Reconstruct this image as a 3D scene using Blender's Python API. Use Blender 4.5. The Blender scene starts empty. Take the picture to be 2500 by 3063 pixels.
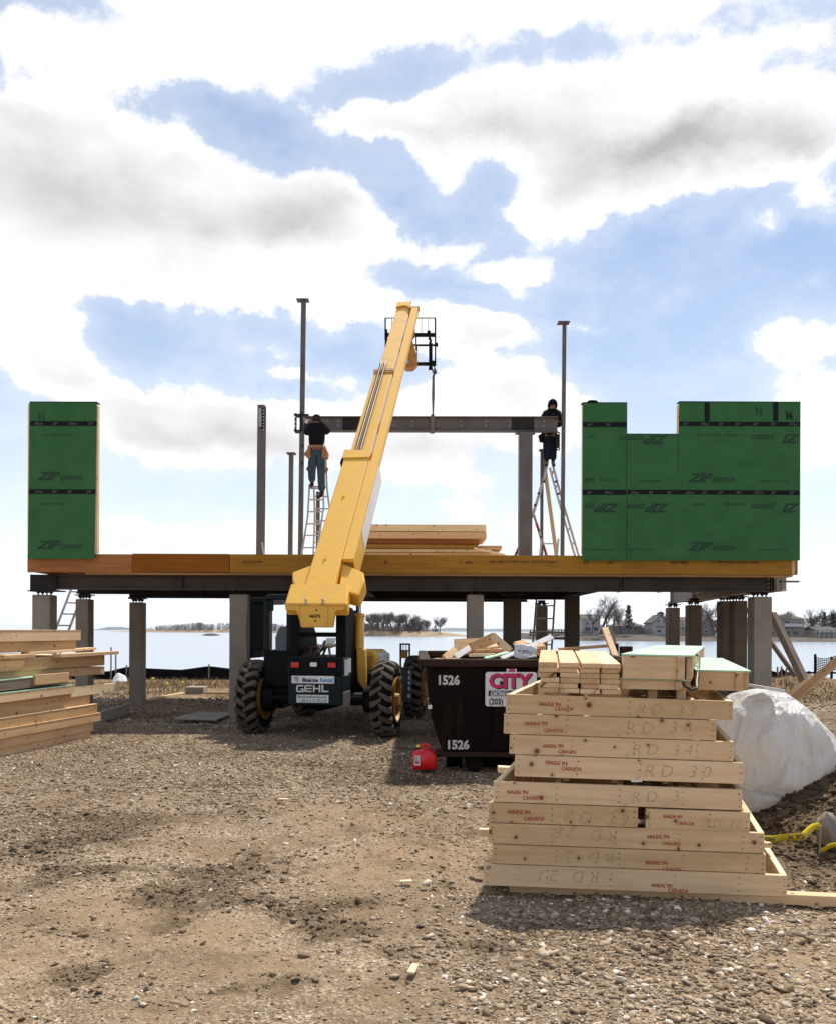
import bpy, bmesh, math, random
import numpy as np
from mathutils import Vector, Matrix, noise as mn
R_ = math.radians
random.seed(7); rng = np.random.default_rng(7)
sc = bpy.context.scene
col = sc.collection
# ---------------------------------------------------------------- camera
ROLL, EYE, FPX = 0.004, 1.6, 2650.0
cam_d = bpy.data.cameras.new('camera'); cam = bpy.data.objects.new('camera', cam_d); col.objects.link(cam)
cam.location = (0, 0, EYE); cam.rotation_euler = (math.pi/2, -ROLL, 0)
cam_d.sensor_fit = 'HORIZONTAL'; cam_d.sensor_width = 36; cam_d.lens = 36*FPX/2500
cam_d.shift_y = (1888-1531.5)/2500
cam_d.clip_start = 0.1; cam_d.clip_end = 30000
sc.camera = cam
# ---------------------------------------------------------------- light and exposure
SUN_EL, SUN_AZ = 57.0, 24.0      # azimuth measured from +Y (away from the camera) towards +X
sd = Vector((math.sin(R_(SUN_AZ))*math.cos(R_(SUN_EL)), math.cos(R_(SUN_AZ))*math.cos(R_(SUN_EL)), math.sin(R_(SUN_EL))))
sun_d = bpy.data.lights.new('sun', 'SUN'); sun = bpy.data.objects.new('sun', sun_d); col.objects.link(sun)
sun_d.energy = 4.2; sun_d.angle = R_(2.5); sun_d.color = (1.0, 0.93, 0.83)
sun.rotation_euler = sd.to_track_quat('Z', 'Y').to_euler(); sun.location = (0, 0, 40)
sc.view_settings.view_transform = 'Standard'; sc.view_settings.look = 'None'
sc.view_settings.exposure = 0.45; sc.view_settings.gamma = 1.0
world = bpy.data.worlds.new('World'); sc.world = world; world.use_nodes = True

def build_world():
    nt = world.node_tree; N = nt.nodes; L = nt.links; N.clear()
    def nd(t, **k):
        n = N.new(t)
        for a, b in k.items(): setattr(n, a, b)
        return n
    def mth(op, a, b=None, c=None, clamp=False):
        n = nd('ShaderNodeMath', operation=op); n.use_clamp = clamp
        for i, v in enumerate((a, b, c)):
            if v is None: continue
            if isinstance(v, (int, float)): n.inputs[i].default_value = v
            else: L.new(v, n.inputs[i])
        return n.outputs[0]
    out = nd('ShaderNodeOutputWorld'); bg = nd('ShaderNodeBackground'); bg.inputs[1].default_value = 0.1
    L.new(bg.outputs[0], out.inputs[0])
    sky = nd('ShaderNodeTexSky', sky_type='NISHITA', sun_disc=False)
    sky.sun_elevation = R_(SUN_EL); sky.sun_rotation = R_(SUN_AZ); sky.air_density = 1.0; sky.dust_density = 0.6; sky.ozone_density = 2.0
    tc = nd('ShaderNodeTexCoord'); sep = nd('ShaderNodeSeparateXYZ'); L.new(tc.outputs['Generated'], sep.inputs[0])
    X, Y, Z = sep.outputs
    az = mth('ARCTAN2', X, Y)
    hyp = mth('SQRT', mth('ADD', mth('MULTIPLY', X, X), mth('MULTIPLY', Y, Y)))
    el = mth('ARCTAN2', Z, hyp)
    # wobble the coordinates so that cloud edges billow
    nz = nd('ShaderNodeTexNoise'); nz.inputs['Scale'].default_value = 8; nz.inputs['Detail'].default_value = 9; nz.inputs['Roughness'].default_value = 0.66
    L.new(tc.outputs['Generated'], nz.inputs['Vector'])
    ns = nd('ShaderNodeSeparateColor'); L.new(nz.outputs['Color'], ns.inputs[0])
    az2 = mth('ADD', az, mth('MULTIPLY', mth('SUBTRACT', ns.outputs[0], 0.5), 0.09))
    el2 = mth('ADD', el, mth('MULTIPLY', mth('SUBTRACT', ns.outputs[1], 0.5), 0.075))
    comb = nd('ShaderNodeCombineXYZ'); L.new(az2, comb.inputs[0]); L.new(el2, comb.inputs[1])
    def blobs(lst, soft=1.0):
        tot = None
        for (px, py, rx, ry, w) in lst:     # centre and radii in 1736-wide picture units -> sky directions
            u = (px*1.44-1250)/FPX; v = (1888-py*1.44)/FPX
            a = math.atan(u); e = math.atan(v*math.cos(a)); k = 1.44/FPX
            s = nd('ShaderNodeVectorMath', operation='SUBTRACT'); L.new(comb.outputs[0], s.inputs[0]); s.inputs[1].default_value = (a, e, 0)
            m = nd('ShaderNodeVectorMath', operation='MULTIPLY'); L.new(s.outputs[0], m.inputs[0]); m.inputs[1].default_value = (1/(rx*k*math.cos(a)), 1/(ry*k*math.cos(e)), 0)
            l = nd('ShaderNodeVectorMath', operation='DOT_PRODUCT'); L.new(m.outputs[0], l.inputs[0]); L.new(m.outputs[0], l.inputs[1])
            g = mth('EXPONENT', mth('MULTIPLY', l.outputs['Value'], -1.0*soft))
            g = mth('MULTIPLY', g, w)
            tot = g if tot is None else mth('ADD', tot, g)
        return tot
    white = [(80,400,230,150,1.2),(300,450,180,150,1.1),(60,290,170,60,.9),(330,320,100,60,.6),(630,420,150,85,1.2),(500,520,200,110,1.2),(300,570,170,50,.8),(740,490,110,60,.9),(640,600,200,50,.9),
             (900,520,80,32,1.0),(960,500,50,22,.5),(770,640,80,40,.7),(40,500,90,40,.8),
             (40,700,90,85,1.3),(130,750,90,60,1.1),(10,620,60,40,.7),(310,860,150,75,1.3),(480,870,150,50,1.2),(640,870,110,45,1.0),(430,940,200,50,.9),(700,930,120,60,.8),(590,765,50,18,1.0),(700,780,80,25,.8),
             (930,680,90,55,1.3),(1040,690,110,40,1.1),(960,830,110,60,1.2),(1050,840,110,60,1.3),(800,850,100,50,1.0),(1110,900,100,60,1.0),(860,970,90,60,1.0),(990,1000,90,30,.4),(860,900,120,60,1.0),(1180,870,80,50,.8),
             (740,265,90,28,.9),(920,320,50,75,1.1),(1000,290,140,40,1.1),(1110,430,100,50,1.2),(1230,400,110,70,1.3),(1330,340,150,80,1.4),(1500,310,150,60,1.2),(1560,370,70,45,.8),(1650,280,90,50,1.0),(1700,400,70,50,.9),(1580,455,60,22,.8),
             (1090,560,60,32,1.1),(1010,555,60,26,.7),(1080,610,70,20,.6),(570,720,60,18,.45),(1690,690,90,35,1.2),(1620,710,60,30,.8),(1710,800,90,50,1.2),(1720,900,90,80,1.0),
             (120,600,50,18,.3),(1560,860,80,20,.3),(1620,960,120,60,.6),(950,1065,45,22,1.0),(370,1110,170,36,1.1),(240,1120,80,30,.9),(560,1110,110,30,.6),(60,1120,120,40,.6),(1100,1100,60,30,.6),
             (1690,575,30,15,.35),(150,660,60,12,.3),(1210,690,50,8,.5),(1070,770,40,14,.4)]
    white += [(850,250,150,42,1.0),(1060,245,190,60,1.1),(1260,265,200,70,1.1),(1600,240,200,60,1.1)]
    # cloud cover above and around the framed part of the sky
    white += [(200,110,420,55,1.1),(900,20,500,80,1.0),(1400,150,350,60,1.1),(200,-120,500,110,1.0),(1500,-60,400,90,.9),(-400,700,260,240,.9),(2250,600,300,240,.9)]
    f = blobs(white)
    n2 = nd('ShaderNodeTexNoise'); n2.inputs['Scale'].default_value = 9; n2.inputs['Detail'].default_value = 9; n2.inputs['Roughness'].default_value = 0.62
    mp = nd('ShaderNodeMapping'); mp.inputs['Scale'].default_value = (1, 1, 1.5); L.new(tc.outputs['Generated'], mp.inputs['Vector']); L.new(mp.outputs[0], n2.inputs['Vector'])
    big = nd('ShaderNodeTexNoise'); big.inputs['Scale'].default_value = 2.6; big.inputs['Detail'].default_value = 2; L.new(mp.outputs[0], big.inputs['Vector'])
    # away from the framed part of the sky the cover comes from noise alone
    behind = mth('MULTIPLY', mth('SUBTRACT', mth('ABSOLUTE', az), 0.62), 2.2, clamp=True)
    up = mth('MULTIPLY', mth('SUBTRACT', el, 0.72), 3.0, clamp=True)
    outside = mth('MAXIMUM', behind, up)
    f = mth('ADD', f, mth('MULTIPLY', outside, mth('MULTIPLY', mth('SUBTRACT', big.outputs[0], 0.38), 3.2)))
    f = mth('ADD', f, mth('MULTIPLY', mth('SUBTRACT', n2.outputs[0], 0.5), 2.3))
    r = nd('ShaderNodeMapRange', interpolation_type='SMOOTHSTEP'); L.new(f, r.inputs[0]); r.inputs[1].default_value = 0.40; r.inputs[2].default_value = 0.92
    # thin veil drifting over the gaps
    v1 = nd('ShaderNodeTexNoise'); v1.inputs['Scale'].default_value = 5.5; v1.inputs['Detail'].default_value = 8; v1.inputs['Roughness'].default_value = 0.58
    mv = nd('ShaderNodeMapping'); mv.inputs['Scale'].default_value = (1, 1, 2.6); mv.inputs['Location'].default_value = (3, 7, 1); L.new(tc.outputs['Generated'], mv.inputs['Vector']); L.new(mv.outputs[0], v1.inputs['Vector'])
    veil = nd('ShaderNodeMapRange', interpolation_type='SMOOTHSTEP'); L.new(v1.outputs[0], veil.inputs[0]); veil.inputs[1].default_value = 0.42; veil.inputs[2].default_value = 0.72; veil.inputs[4].default_value = 0.30
    near_ = nd('ShaderNodeMapRange', interpolation_type='SMOOTHSTEP'); L.new(f, near_.inputs[0]); near_.inputs[1].default_value = -.25; near_.inputs[2].default_value = 0.7; near_.inputs[4].default_value = 0.30
    cover = mth('MAXIMUM', r.outputs[0], mth('MAXIMUM', veil.outputs[0], near_.outputs[0]))
    thick = nd('ShaderNodeMapRange', interpolation_type='SMOOTHSTEP'); L.new(f, thick.inputs[0]); thick.inputs[1].default_value = 1.0; thick.inputs[2].default_value = 2.6; thick.inputs[4].default_value = 0.24
    # thicker, greyer cloud bases
    grey = [(120,420,210,80,.55),(30,330,150,60,.35),(620,440,130,60,.62),(400,470,140,40,.3),(1430,285,170,48,.95),(1180,380,80,35,.25),(1000,280,110,25,.35),(430,915,190,28,.35),(620,930,130,30,.35),(940,930,120,30,.3),(60,240,160,30,.4),(860,950,80,30,.2),(1640,300,70,25,.4)]
    g = blobs(grey)
    g = mth('MULTIPLY', g, mth('ADD', mth('MULTIPLY', n2.outputs[0], 0.9), 0.45))
    g = mth('ADD', g, mth('MULTIPLY', outside, mth('MULTIPLY', big.outputs[0], 0.8)))
    g = mth('ADD', g, mth('MULTIPLY', thick.outputs[0], mth('MULTIPLY', n2.outputs[0], 1.3)))
    n3 = nd('ShaderNodeTexNoise'); n3.inputs['Scale'].default_value = 4.2; n3.inputs['Detail'].default_value = 7; n3.inputs['Roughness'].default_value = 0.55; mp3 = nd('ShaderNodeMapping'); mp3.inputs['Location'].default_value = (11, 3, 5); mp3.inputs['Scale'].default_value = (1, 1, 2.4); L.new(tc.outputs['Generated'], mp3.inputs['Vector']); L.new(mp3.outputs[0], n3.inputs['Vector'])
    lay = nd('ShaderNodeMapRange', interpolation_type='SMOOTHSTEP'); L.new(n3.outputs[0], lay.inputs[0]); lay.inputs[1].default_value = 0.45; lay.inputs[2].default_value = 0.70; lay.inputs[4].default_value = 0.33
    body = nd('ShaderNodeMapRange', interpolation_type='SMOOTHSTEP'); L.new(f, body.inputs[0]); body.inputs[1].default_value = 0.7; body.inputs[2].default_value = 1.5
    g = mth('ADD', g, mth('MULTIPLY', lay.outputs[0], body.outputs[0]))
    g = mth('MINIMUM', g, 1.0)
    cc = nd('ShaderNodeMix', data_type='RGBA'); L.new(g, cc.inputs[0]); cc.inputs[6].default_value = (8.3, 8.25, 8.4, 1); cc.inputs[7].default_value = (3.9, 3.75, 3.85, 1)
    # pale air near the horizon
    hz = nd('ShaderNodeMapRange'); L.new(el, hz.inputs[0]); hz.inputs[1].default_value = 0.0; hz.inputs[2].default_value = 0.42; hz.inputs[3].default_value = 0.95; hz.inputs[4].default_value = 0.0
    tint = nd('ShaderNodeMix', data_type='RGBA', blend_type='MULTIPLY'); tint.inputs[0].default_value = 1.0
    pal = nd('ShaderNodeMix', data_type='RGBA'); pal.inputs[0].default_value = .42; L.new(sky.outputs[0], pal.inputs[6]); pal.inputs[7].default_value = (3.1, 4.2, 6.0, 1)
    L.new(pal.outputs[2], tint.inputs[6]); tint.inputs[7].default_value = SKY_TINT
    m1 = nd('ShaderNodeMix', data_type='RGBA'); L.new(mth('POWER', hz.outputs[0], 1.6), m1.inputs[0]); L.new(tint.outputs[2], m1.inputs[6]); m1.inputs[7].default_value = (8.6, 9.0, 9.6, 1)
    m2 = nd('ShaderNodeMix', data_type='RGBA'); L.new(cover, m2.inputs[0]); L.new(m1.outputs[2], m2.inputs[6]); L.new(cc.outputs[2], m2.inputs[7])
    L.new(m2.outputs[2], bg.inputs[0])
SKY_TINT = (1.0, 1.0, 1.0, 1)
build_world()

# ---------------------------------------------------------------- measuring helpers
def ray(px, py):
    dx = px-1250; dy = 1888-py; c, s = math.cos(ROLL), math.sin(ROLL)
    return Vector(((dx*c-dy*s)/FPX, 1, (dx*s+dy*c)/FPX))
CAM = Vector((0, 0, EYE))
def P(px, py, Y): return CAM+ray(px, py)*Y
def hit(px, py, p0, n):
    r = ray(px, py); return CAM+r*((Vector(p0)-CAM).dot(n)/r.dot(n))
def G(px, py): r = ray(px, py); return CAM+r*(EYE/-r.z)
def z8(a, b): return (a/2.48, b/2.48+1800)
def z2(a, b): return (a/2.363+650, b/2.363+850)
def z3(a, b): return (a/2.127+1250, b/2.127+900)
def z4(a, b): return (a/2.48+650, b/2.48+1700)
def z5(a, b): return (a/2.48+1200, b/2.48+1750)
def z6(a, b): return (a/2.17+1700, b/2.17+1150)
def z7(a, b): return (a/1.578+1400, b/1.578+1850)
def z4b(a, b): return (a/2.893+1900, b/2.893+1700)
def zc(a, b): return (a/4.728+1100, b/4.728+900)
def T(*v): return Matrix.Translation(Vector(v))
def Rz(d): return Matrix.Rotation(R_(d), 4, 'Z')
def Rx(d): return Matrix.Rotation(R_(d), 4, 'X')
def Ry(d): return Matrix.Rotation(R_(d), 4, 'Y')
def basis(o, x, y, z):
    m = Matrix.Identity(4)
    for i, v in enumerate((x, y, z)): m[0][i], m[1][i], m[2][i] = v
    m[0][3], m[1][3], m[2][3] = o
    return m
def along(p0, p1, up=Vector((0, 0, 1))):     # frame with X running from p0 to p1
    p0 = Vector(p0); p1 = Vector(p1); x = (p1-p0).normalized()
    if abs(x.dot(up)) > .99: up = Vector((0, 1, 0))
    y = up.cross(x).normalized(); z = x.cross(y)
    return basis((p0+p1)/2, x, y, z), (p1-p0).length

# ---------------------------------------------------------------- mesh building
class MB:
    def __init__(s): s.v = []; s.f = []; s.m = []
    def add(s, vs, fs, M=None, mi=0):
        b = len(s.v)
        s.v += [tuple((M @ Vector(v)) if M is not None else v) for v in vs]
        s.f += [tuple(b+i for i in f) for f in fs]; s.m += [mi]*len(fs); return s
    def box(s, c, d, M=None, mi=0):
        x, y, z = d[0]/2, d[1]/2, d[2]/2
        vs = [(c[0]+i*x, c[1]+j*y, c[2]+k*z) for i in (-1, 1) for j in (-1, 1) for k in (-1, 1)]
        return s.add(vs, [(0,1,3,2),(4,6,7,5),(0,4,5,1),(2,3,7,6),(0,2,6,4),(1,5,7,3)], M, mi)
    def box2(s, a, b, M=None, mi=0):
        return s.box([(a[i]+b[i])/2 for i in range(3)], [abs(b[i]-a[i]) for i in range(3)], M, mi)
    def bar(s, p0, p1, w, h, mi=0, up=Vector((0, 0, 1))):
        M, l = along(p0, p1, up); return s.box((0, 0, 0), (l, w, h), M, mi)
    def tube(s, pts, r, seg=8, mi=0, closed=False):
        pts = [Vector(p) for p in pts]; n = len(pts); rs = r if isinstance(r, (list, tuple)) else [r]*n
        rings = []; up = None
        for i, p in enumerate(pts):
            t = (pts[min(i+1, n-1)]-pts[max(i-1, 0)]).normalized()
            if up is None: up = Vector((0, 0, 1)) if abs(t.z) < .9 else Vector((0, 1, 0))
            a = t.cross(up).normalized(); b = a.cross(t).normalized(); up = b
            rings.append([tuple(p+(a*math.cos(k*2*math.pi/seg)+b*math.sin(k*2*math.pi/seg))*rs[i]) for k in range(seg)])
        vs = [q for g in rings for q in g]; fs = []
        for i in range(n-1):
            for k in range(seg):
                k2 = (k+1) % seg; fs.append((i*seg+k, i*seg+k2, (i+1)*seg+k2, (i+1)*seg+k))
        fs.append(tuple(range(seg))[::-1]); fs.append(tuple((n-1)*seg+k for k in range(seg)))
        return s.add(vs, fs, None, mi)
    def cyl(s, p0, p1, r0, r1=None, seg=16, mi=0):
        return s.tube([p0, p1], [r0, r0 if r1 is None else r1], seg, mi)
    def prism(s, poly, t0, t1, fn, mi=0):       # poly 2D; fn(u, v, t) -> 3D
        n = len(poly); vs = [tuple(fn(u, v, t0)) for u, v in poly]+[tuple(fn(u, v, t1)) for u, v in poly]
        fs = [tuple(range(n)), tuple(range(2*n-1, n-1, -1))]+[(i, i+n, (i+1) % n+n, (i+1) % n) for i in range(n)]
        return s.add(vs, fs, None, mi)
    def lathe(s, prof, axis='X', seg=24, M=None, mi=0, closed=True):
        vs = []; m = len(prof)
        for k in range(seg):
            a = 2*math.pi*k/seg; c, d = math.cos(a), math.sin(a)
            for (t, r) in prof: vs.append((t, r*c, r*d) if axis == 'X' else (r*c, r*d, t))
        fs = []
        for k in range(seg):
            k2 = (k+1) % seg
            for i in range(m if closed else m-1):
                j = (i+1) % m; fs.append((k*m+i, k*m+j, k2*m+j, k2*m+i))
        return s.add(vs, fs, M, mi)
    def mesh(s, name, mats, W=None, fix=True):
        me = bpy.data.meshes.new(name)
        vs = s.v if W is None else [tuple(W @ Vector(v)) for v in s.v]
        me.from_pydata(vs, [], s.f)
        for m in (mats if isinstance(mats, (list, tuple)) else [mats]): me.materials.append(m)
        if len(set(s.m)) > 1: me.polygons.foreach_set('material_index', s.m)
        if fix and len(s.f) < 60000:
            bm = bmesh.new(); bm.from_mesh(me); bmesh.ops.recalc_face_normals(bm, faces=bm.faces[:]); bm.to_mesh(me); bm.free()
        me.update(); return me
def smooth(me, ang=35):
    me.polygons.foreach_set('use_smooth', [True]*len(me.polygons))
    me.set_sharp_from_angle(angle=R_(ang))
def link(o, parent=None, M=None):
    col.objects.link(o)
    if parent is not None: o.parent = parent
    if M is not None: o.matrix_basis = M
    return o
def obj(name, mb, mats, parent=None, M=None, sm=None, bevel=0, W=None):
    """one mesh object; W: matrix applied to the vertices first (world -> parent space)"""
    me = mb.mesh(name, mats, W) if isinstance(mb, MB) else mb
    if sm: smooth(me, sm)
    o = bpy.data.objects.new(name, me); link(o, parent, M)
    if bevel:
        b = o.modifiers.new('bevel', 'BEVEL'); b.width = bevel; b.segments = 1; b.limit_method = 'ANGLE'; b.angle_limit = R_(40)
    return o
def tag(o, label, cat, group=None):
    o['label'] = label; o['category'] = cat
    if group: o['group'] = group
    return o
def thing(name, label, cat, M, group=None):
    o = bpy.data.objects.new(name, None); o.empty_display_size = .2; link(o, None, M if isinstance(M, Matrix) else T(*M)); return tag(o, label, cat, group)
def struct(o, kind='structure'): o['kind'] = kind; return o
def text(name, body, size, mat, parent, M, shear=0, bold=0, extrude=0.0008, sx=1.0, space=1.0, align='LEFT', res=2):
    c = bpy.data.curves.new(name, 'FONT'); c.body = body; c.size = size; c.shear = shear; c.offset = bold; c.extrude = extrude
    c.resolution_u = res; c.space_character = space; c.align_x = align
    t = bpy.data.objects.new(name, c); col.objects.link(t)
    bpy.context.view_layer.update()
    me = bpy.data.meshes.new_from_object(t.evaluated_get(bpy.context.evaluated_depsgraph_get()))
    bpy.data.objects.remove(t); bpy.data.curves.remove(c)
    me.name = name; me.materials.clear(); me.materials.append(mat)
    o = bpy.data.objects.new(name, me); link(o, parent, M @ Matrix.Diagonal((sx, 1, 1, 1)))
    return o
# text plane: x right, y up in the writing, z towards the reader (reader stands at -Y)
FACE = Matrix(((1,0,0,0),(0,0,-1,0),(0,1,0,0),(0,0,0,1)))

# ---------------------------------------------------------------- materials
def newmat(name):
    m = bpy.data.materials.new(name); m.use_nodes = True; nt = m.node_tree
    b = nt.nodes['Principled BSDF']; return m, nt, b
def nn(nt, t, **k):
    n = nt.nodes.new(t)
    for a, v in k.items(): setattr(n, a, v)
    return n
def ramp(nt, fac, stops):
    r = nn(nt, 'ShaderNodeValToRGB'); e = r.color_ramp.elements
    while len(e) < len(stops): e.new(.5)
    for i, (p, c) in enumerate(stops): e[i].position = p; e[i].color = (*c, 1)
    nt.links.new(fac, r.inputs[0]); return r.outputs[0]
def noise_(nt, scale, detail=4, rough=.55, vec=None, sc3=None, obj_coord=True):
    if vec is None:
        tc = nn(nt, 'ShaderNodeTexCoord'); vec = tc.outputs['Object' if obj_coord else 'Generated']
    if sc3:
        mp = nn(nt, 'ShaderNodeMapping'); mp.inputs['Scale'].default_value = sc3; nt.links.new(vec, mp.inputs['Vector']); vec = mp.outputs[0]
    n = nn(nt, 'ShaderNodeTexNoise'); n.inputs['Scale'].default_value = scale; n.inputs['Detail'].default_value = detail; n.inputs['Roughness'].default_value = rough
    nt.links.new(vec, n.inputs['Vector']); return n.outputs[0]
def bump(nt, b, h, strength=.3, dist=.01):
    n = nn(nt, 'ShaderNodeBump'); n.inputs['Strength'].default_value = strength; n.inputs['Distance'].default_value = dist
    nt.links.new(h, n.inputs['Height']); nt.links.new(n.outputs[0], b.inputs['Normal'])
def mix(nt, fac, a, b, mode='MIX'):
    m = nn(nt, 'ShaderNodeMix', data_type='RGBA', blend_type=mode)
    for i, v in ((0, fac), (6, a), (7, b)):
        if isinstance(v, (int, float)): m.inputs[i].default_value = v
        elif isinstance(v, tuple): m.inputs[i].default_value = (*v, 1)
        else: nt.links.new(v, m.inputs[i])
    return m.outputs[2]
def mapr(nt, v, a, b, c=0, d=1):
    m = nn(nt, 'ShaderNodeMapRange'); nt.links.new(v, m.inputs[0])
    for i, q in enumerate((a, b, c, d)): m.inputs[i+1].default_value = q
    return m.outputs[0]
def worn(name, c1, c2, c3=None, scale=3, rough=.6, metal=0, bmp=.15, fine=60, lo=.35, hi=.7, spec=.5):
    """two-tone weathered surface with fine speckle"""
    m, nt, b = newmat(name)
    n1 = noise_(nt, scale, 6, .65); n2 = noise_(nt, fine, 3, .6)
    c = mix(nt, mapr(nt, n1, lo, hi), c1, c2)
    if c3: c = mix(nt, mapr(nt, n2, .58, .75), c, c3)
    nt.links.new(c, b.inputs['Base Color'])
    nt.links.new(mapr(nt, n1, .3, .7, rough-.08, min(1, rough+.1)), b.inputs['Roughness'])
    b.inputs['Metallic'].default_value = metal; b.inputs['Specular IOR Level'].default_value = spec
    if bmp: bump(nt, b, n2, bmp, .004)
    return m
def wood(name, base, dark, knot=(.16, .075, .03), ring=14, knots=True, sat=0):
    m, nt, b = newmat(name)
    tc = nn(nt, 'ShaderNodeTexCoord'); oi = nn(nt, 'ShaderNodeObjectInfo')
    off = nn(nt, 'ShaderNodeVectorMath', operation='MULTIPLY'); off.inputs[1].default_value = (37, 19, 11)
    cb = nn(nt, 'ShaderNodeCombineXYZ')
    for i in range(3): nt.links.new(oi.outputs['Random'], cb.inputs[i])
    nt.links.new(cb.outputs[0], off.inputs[0])
    ad = nn(nt, 'ShaderNodeVectorMath', operation='ADD'); nt.links.new(tc.outputs['Object'], ad.inputs[0]); nt.links.new(off.outputs[0], ad.inputs[1])
    v = ad.outputs[0]
    g = noise_(nt, 1, 6, .6, v, (1.2, 28, 28)); blot = noise_(nt, 1, 3, .5, v, (1.6, 5, 5))
    fine = noise_(nt, 1, 3, .6, v, (14, 260, 260))
    c = mix(nt, mapr(nt, g, .38, .68), base, dark)
    c = mix(nt, mapr(nt, blot, .5, .75, 0, .55), c, tuple(x*.78 for x in dark))
    c = mix(nt, mapr(nt, fine, .45, .7, 0, .25), c, tuple(x*.7 for x in dark))
    if knots:
        sx3 = nn(nt, 'ShaderNodeSeparateXYZ'); nt.links.new(v, sx3.inputs[0]); yz = nn(nt, 'ShaderNodeMath', operation='ADD'); nt.links.new(sx3.outputs[1], yz.inputs[0]); nt.links.new(sx3.outputs[2], yz.inputs[1])
        c2 = nn(nt, 'ShaderNodeCombineXYZ'); nt.links.new(sx3.outputs[0], c2.inputs[0]); nt.links.new(yz.outputs[0], c2.inputs[1])
        vo = nn(nt, 'ShaderNodeTexVoronoi', voronoi_dimensions='2D'); vo.inputs['Scale'].default_value = 6.0; nt.links.new(c2.outputs[0], vo.inputs['Vector'])
        sc_ = nn(nt, 'ShaderNodeSeparateColor'); nt.links.new(vo.outputs['Color'], sc_.inputs[0])
        on_ = mapr(nt, sc_.outputs[0], .50, .52, 0, 1); size_ = mapr(nt, sc_.outputs[1], 0, 1, 1.9, .7)
        dd_ = nn(nt, 'ShaderNodeMath', operation='MULTIPLY'); nt.links.new(vo.outputs['Distance'], dd_.inputs[0]); nt.links.new(size_, dd_.inputs[1])
        k = nn(nt, 'ShaderNodeMath', operation='MULTIPLY'); nt.links.new(mapr(nt, dd_.outputs[0], .055, .10, .95, 0), k.inputs[0]); nt.links.new(on_, k.inputs[1])
        k2 = nn(nt, 'ShaderNodeMath', operation='MULTIPLY'); nt.links.new(mapr(nt, dd_.outputs[0], .09, .26, .5, 0), k2.inputs[0]); nt.links.new(on_, k2.inputs[1])
        c = mix(nt, k2.outputs[0], c, tuple(x*.75 for x in dark)); c = mix(nt, k.outputs[0], c, knot)
    tone = mapr(nt, oi.outputs['Random'], 0, 1, .76, 1.08)
    hs = nn(nt, 'ShaderNodeHueSaturation'); nt.links.new(c, hs.inputs['Color']); nt.links.new(tone, hs.inputs['Value']); nt.links.new(mapr(nt, oi.outputs['Random'], 0, 1, 1.08, .92), hs.inputs['Saturation'])
    nt.links.new(hs.outputs[0], b.inputs['Base Color']); b.inputs['Roughness'].default_value = .72; b.inputs['Specular IOR Level'].default_value = .25
    bump(nt, b, g, .25, .003); return m
def plain(name, c, rough=.5, metal=0, spec=.5, coat=0, emit=0):
    m, nt, b = newmat(name)
    n1 = noise_(nt, 9, 5, .6)
    nt.links.new(mix(nt, mapr(nt, n1, .3, .75), tuple(x*1.06 for x in c), tuple(x*.8 for x in c)), b.inputs['Base Color'])
    b.inputs['Roughness'].default_value = rough; b.inputs['Metallic'].default_value = metal
    b.inputs['Specular IOR Level'].default_value = spec; b.inputs['Coat Weight'].default_value = coat
    return m
def ink(name, c, cover=(.42, .5), scale=70):
    """stamped or sprayed paint that did not take everywhere"""
    m, nt, b = newmat(name); b.inputs['Base Color'].default_value = (*c, 1); b.inputs['Roughness'].default_value = .7
    n = noise_(nt, scale, 3, .7); nt.links.new(mapr(nt, n, cover[0], cover[1]), b.inputs['Alpha']); return m
M = {}
M['pine'] = wood('pine_board', (.80, .57, .335), (.69, .455, .245))
M['pine_pale'] = wood('pale_pine', (.85, .68, .43), (.72, .54, .31))
M['pine_warm'] = wood('warm_pine', (.69, .46, .25), (.55, .345, .175))
M['pine_grey'] = wood('weathered_timber', (.30, .245, .19), (.2, .155, .115))
M['lvl_a'] = wood('laminated_timber_brown', (.40, .155, .03), (.29, .10, .02), knots=False)
M['lvl_b'] = wood('laminated_timber_ochre', (.52, .27, .055), (.38, .175, .03), knots=False)
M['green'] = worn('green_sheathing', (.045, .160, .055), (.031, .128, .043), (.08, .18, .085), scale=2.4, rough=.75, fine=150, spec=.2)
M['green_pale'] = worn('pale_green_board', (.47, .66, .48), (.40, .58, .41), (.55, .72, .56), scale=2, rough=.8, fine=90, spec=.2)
M['tape'] = worn('black_tape', (.006, .007, .008), (.009, .010, .012), scale=6, rough=.6, spec=.15)
M['tape_mark'] = ink('tape_lettering', (.10, .12, .12))
M['zip_ink'] = ink('dark_print', (.010, .045, .02), (.36, .46), 40)
M['zip_ink_thin'] = ink('thin_dark_print', (.014, .055, .025), (.45, .55), 60)
M['lvl_ink'] = ink('brown_print', (.10, .03, .01), (.42, .52), 60)
M['red_ink'] = ink('red_stamp_ink', (.45, .06, .035), (.44, .56), 95)
M['pencil'] = ink('green_crayon', (.50, .43, .25), (.38, .62), 55)
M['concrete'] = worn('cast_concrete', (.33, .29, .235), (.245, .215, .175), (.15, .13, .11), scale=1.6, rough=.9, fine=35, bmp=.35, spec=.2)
M['concrete_shaded'] = worn('shaded_brown_concrete', (.15, .12, .09), (.10, .08, .062), (.06, .05, .04), scale=1.6, rough=.9, fine=35, bmp=.35, spec=.15)  # darker copy of the concrete: shade under the deck put into the colour
M['concrete_pale'] = worn('pale_concrete', (.36, .33, .29), (.27, .245, .215), (.18, .16, .14), scale=2.5, rough=.9, fine=35, bmp=.3, spec=.2)
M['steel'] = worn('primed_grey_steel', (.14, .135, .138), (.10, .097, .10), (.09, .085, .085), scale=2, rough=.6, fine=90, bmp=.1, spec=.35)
M['steel_dark'] = worn('dark_primed_steel', (.022, .019, .021), (.014, .012, .014), scale=3, rough=.7, spec=.3)
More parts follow.
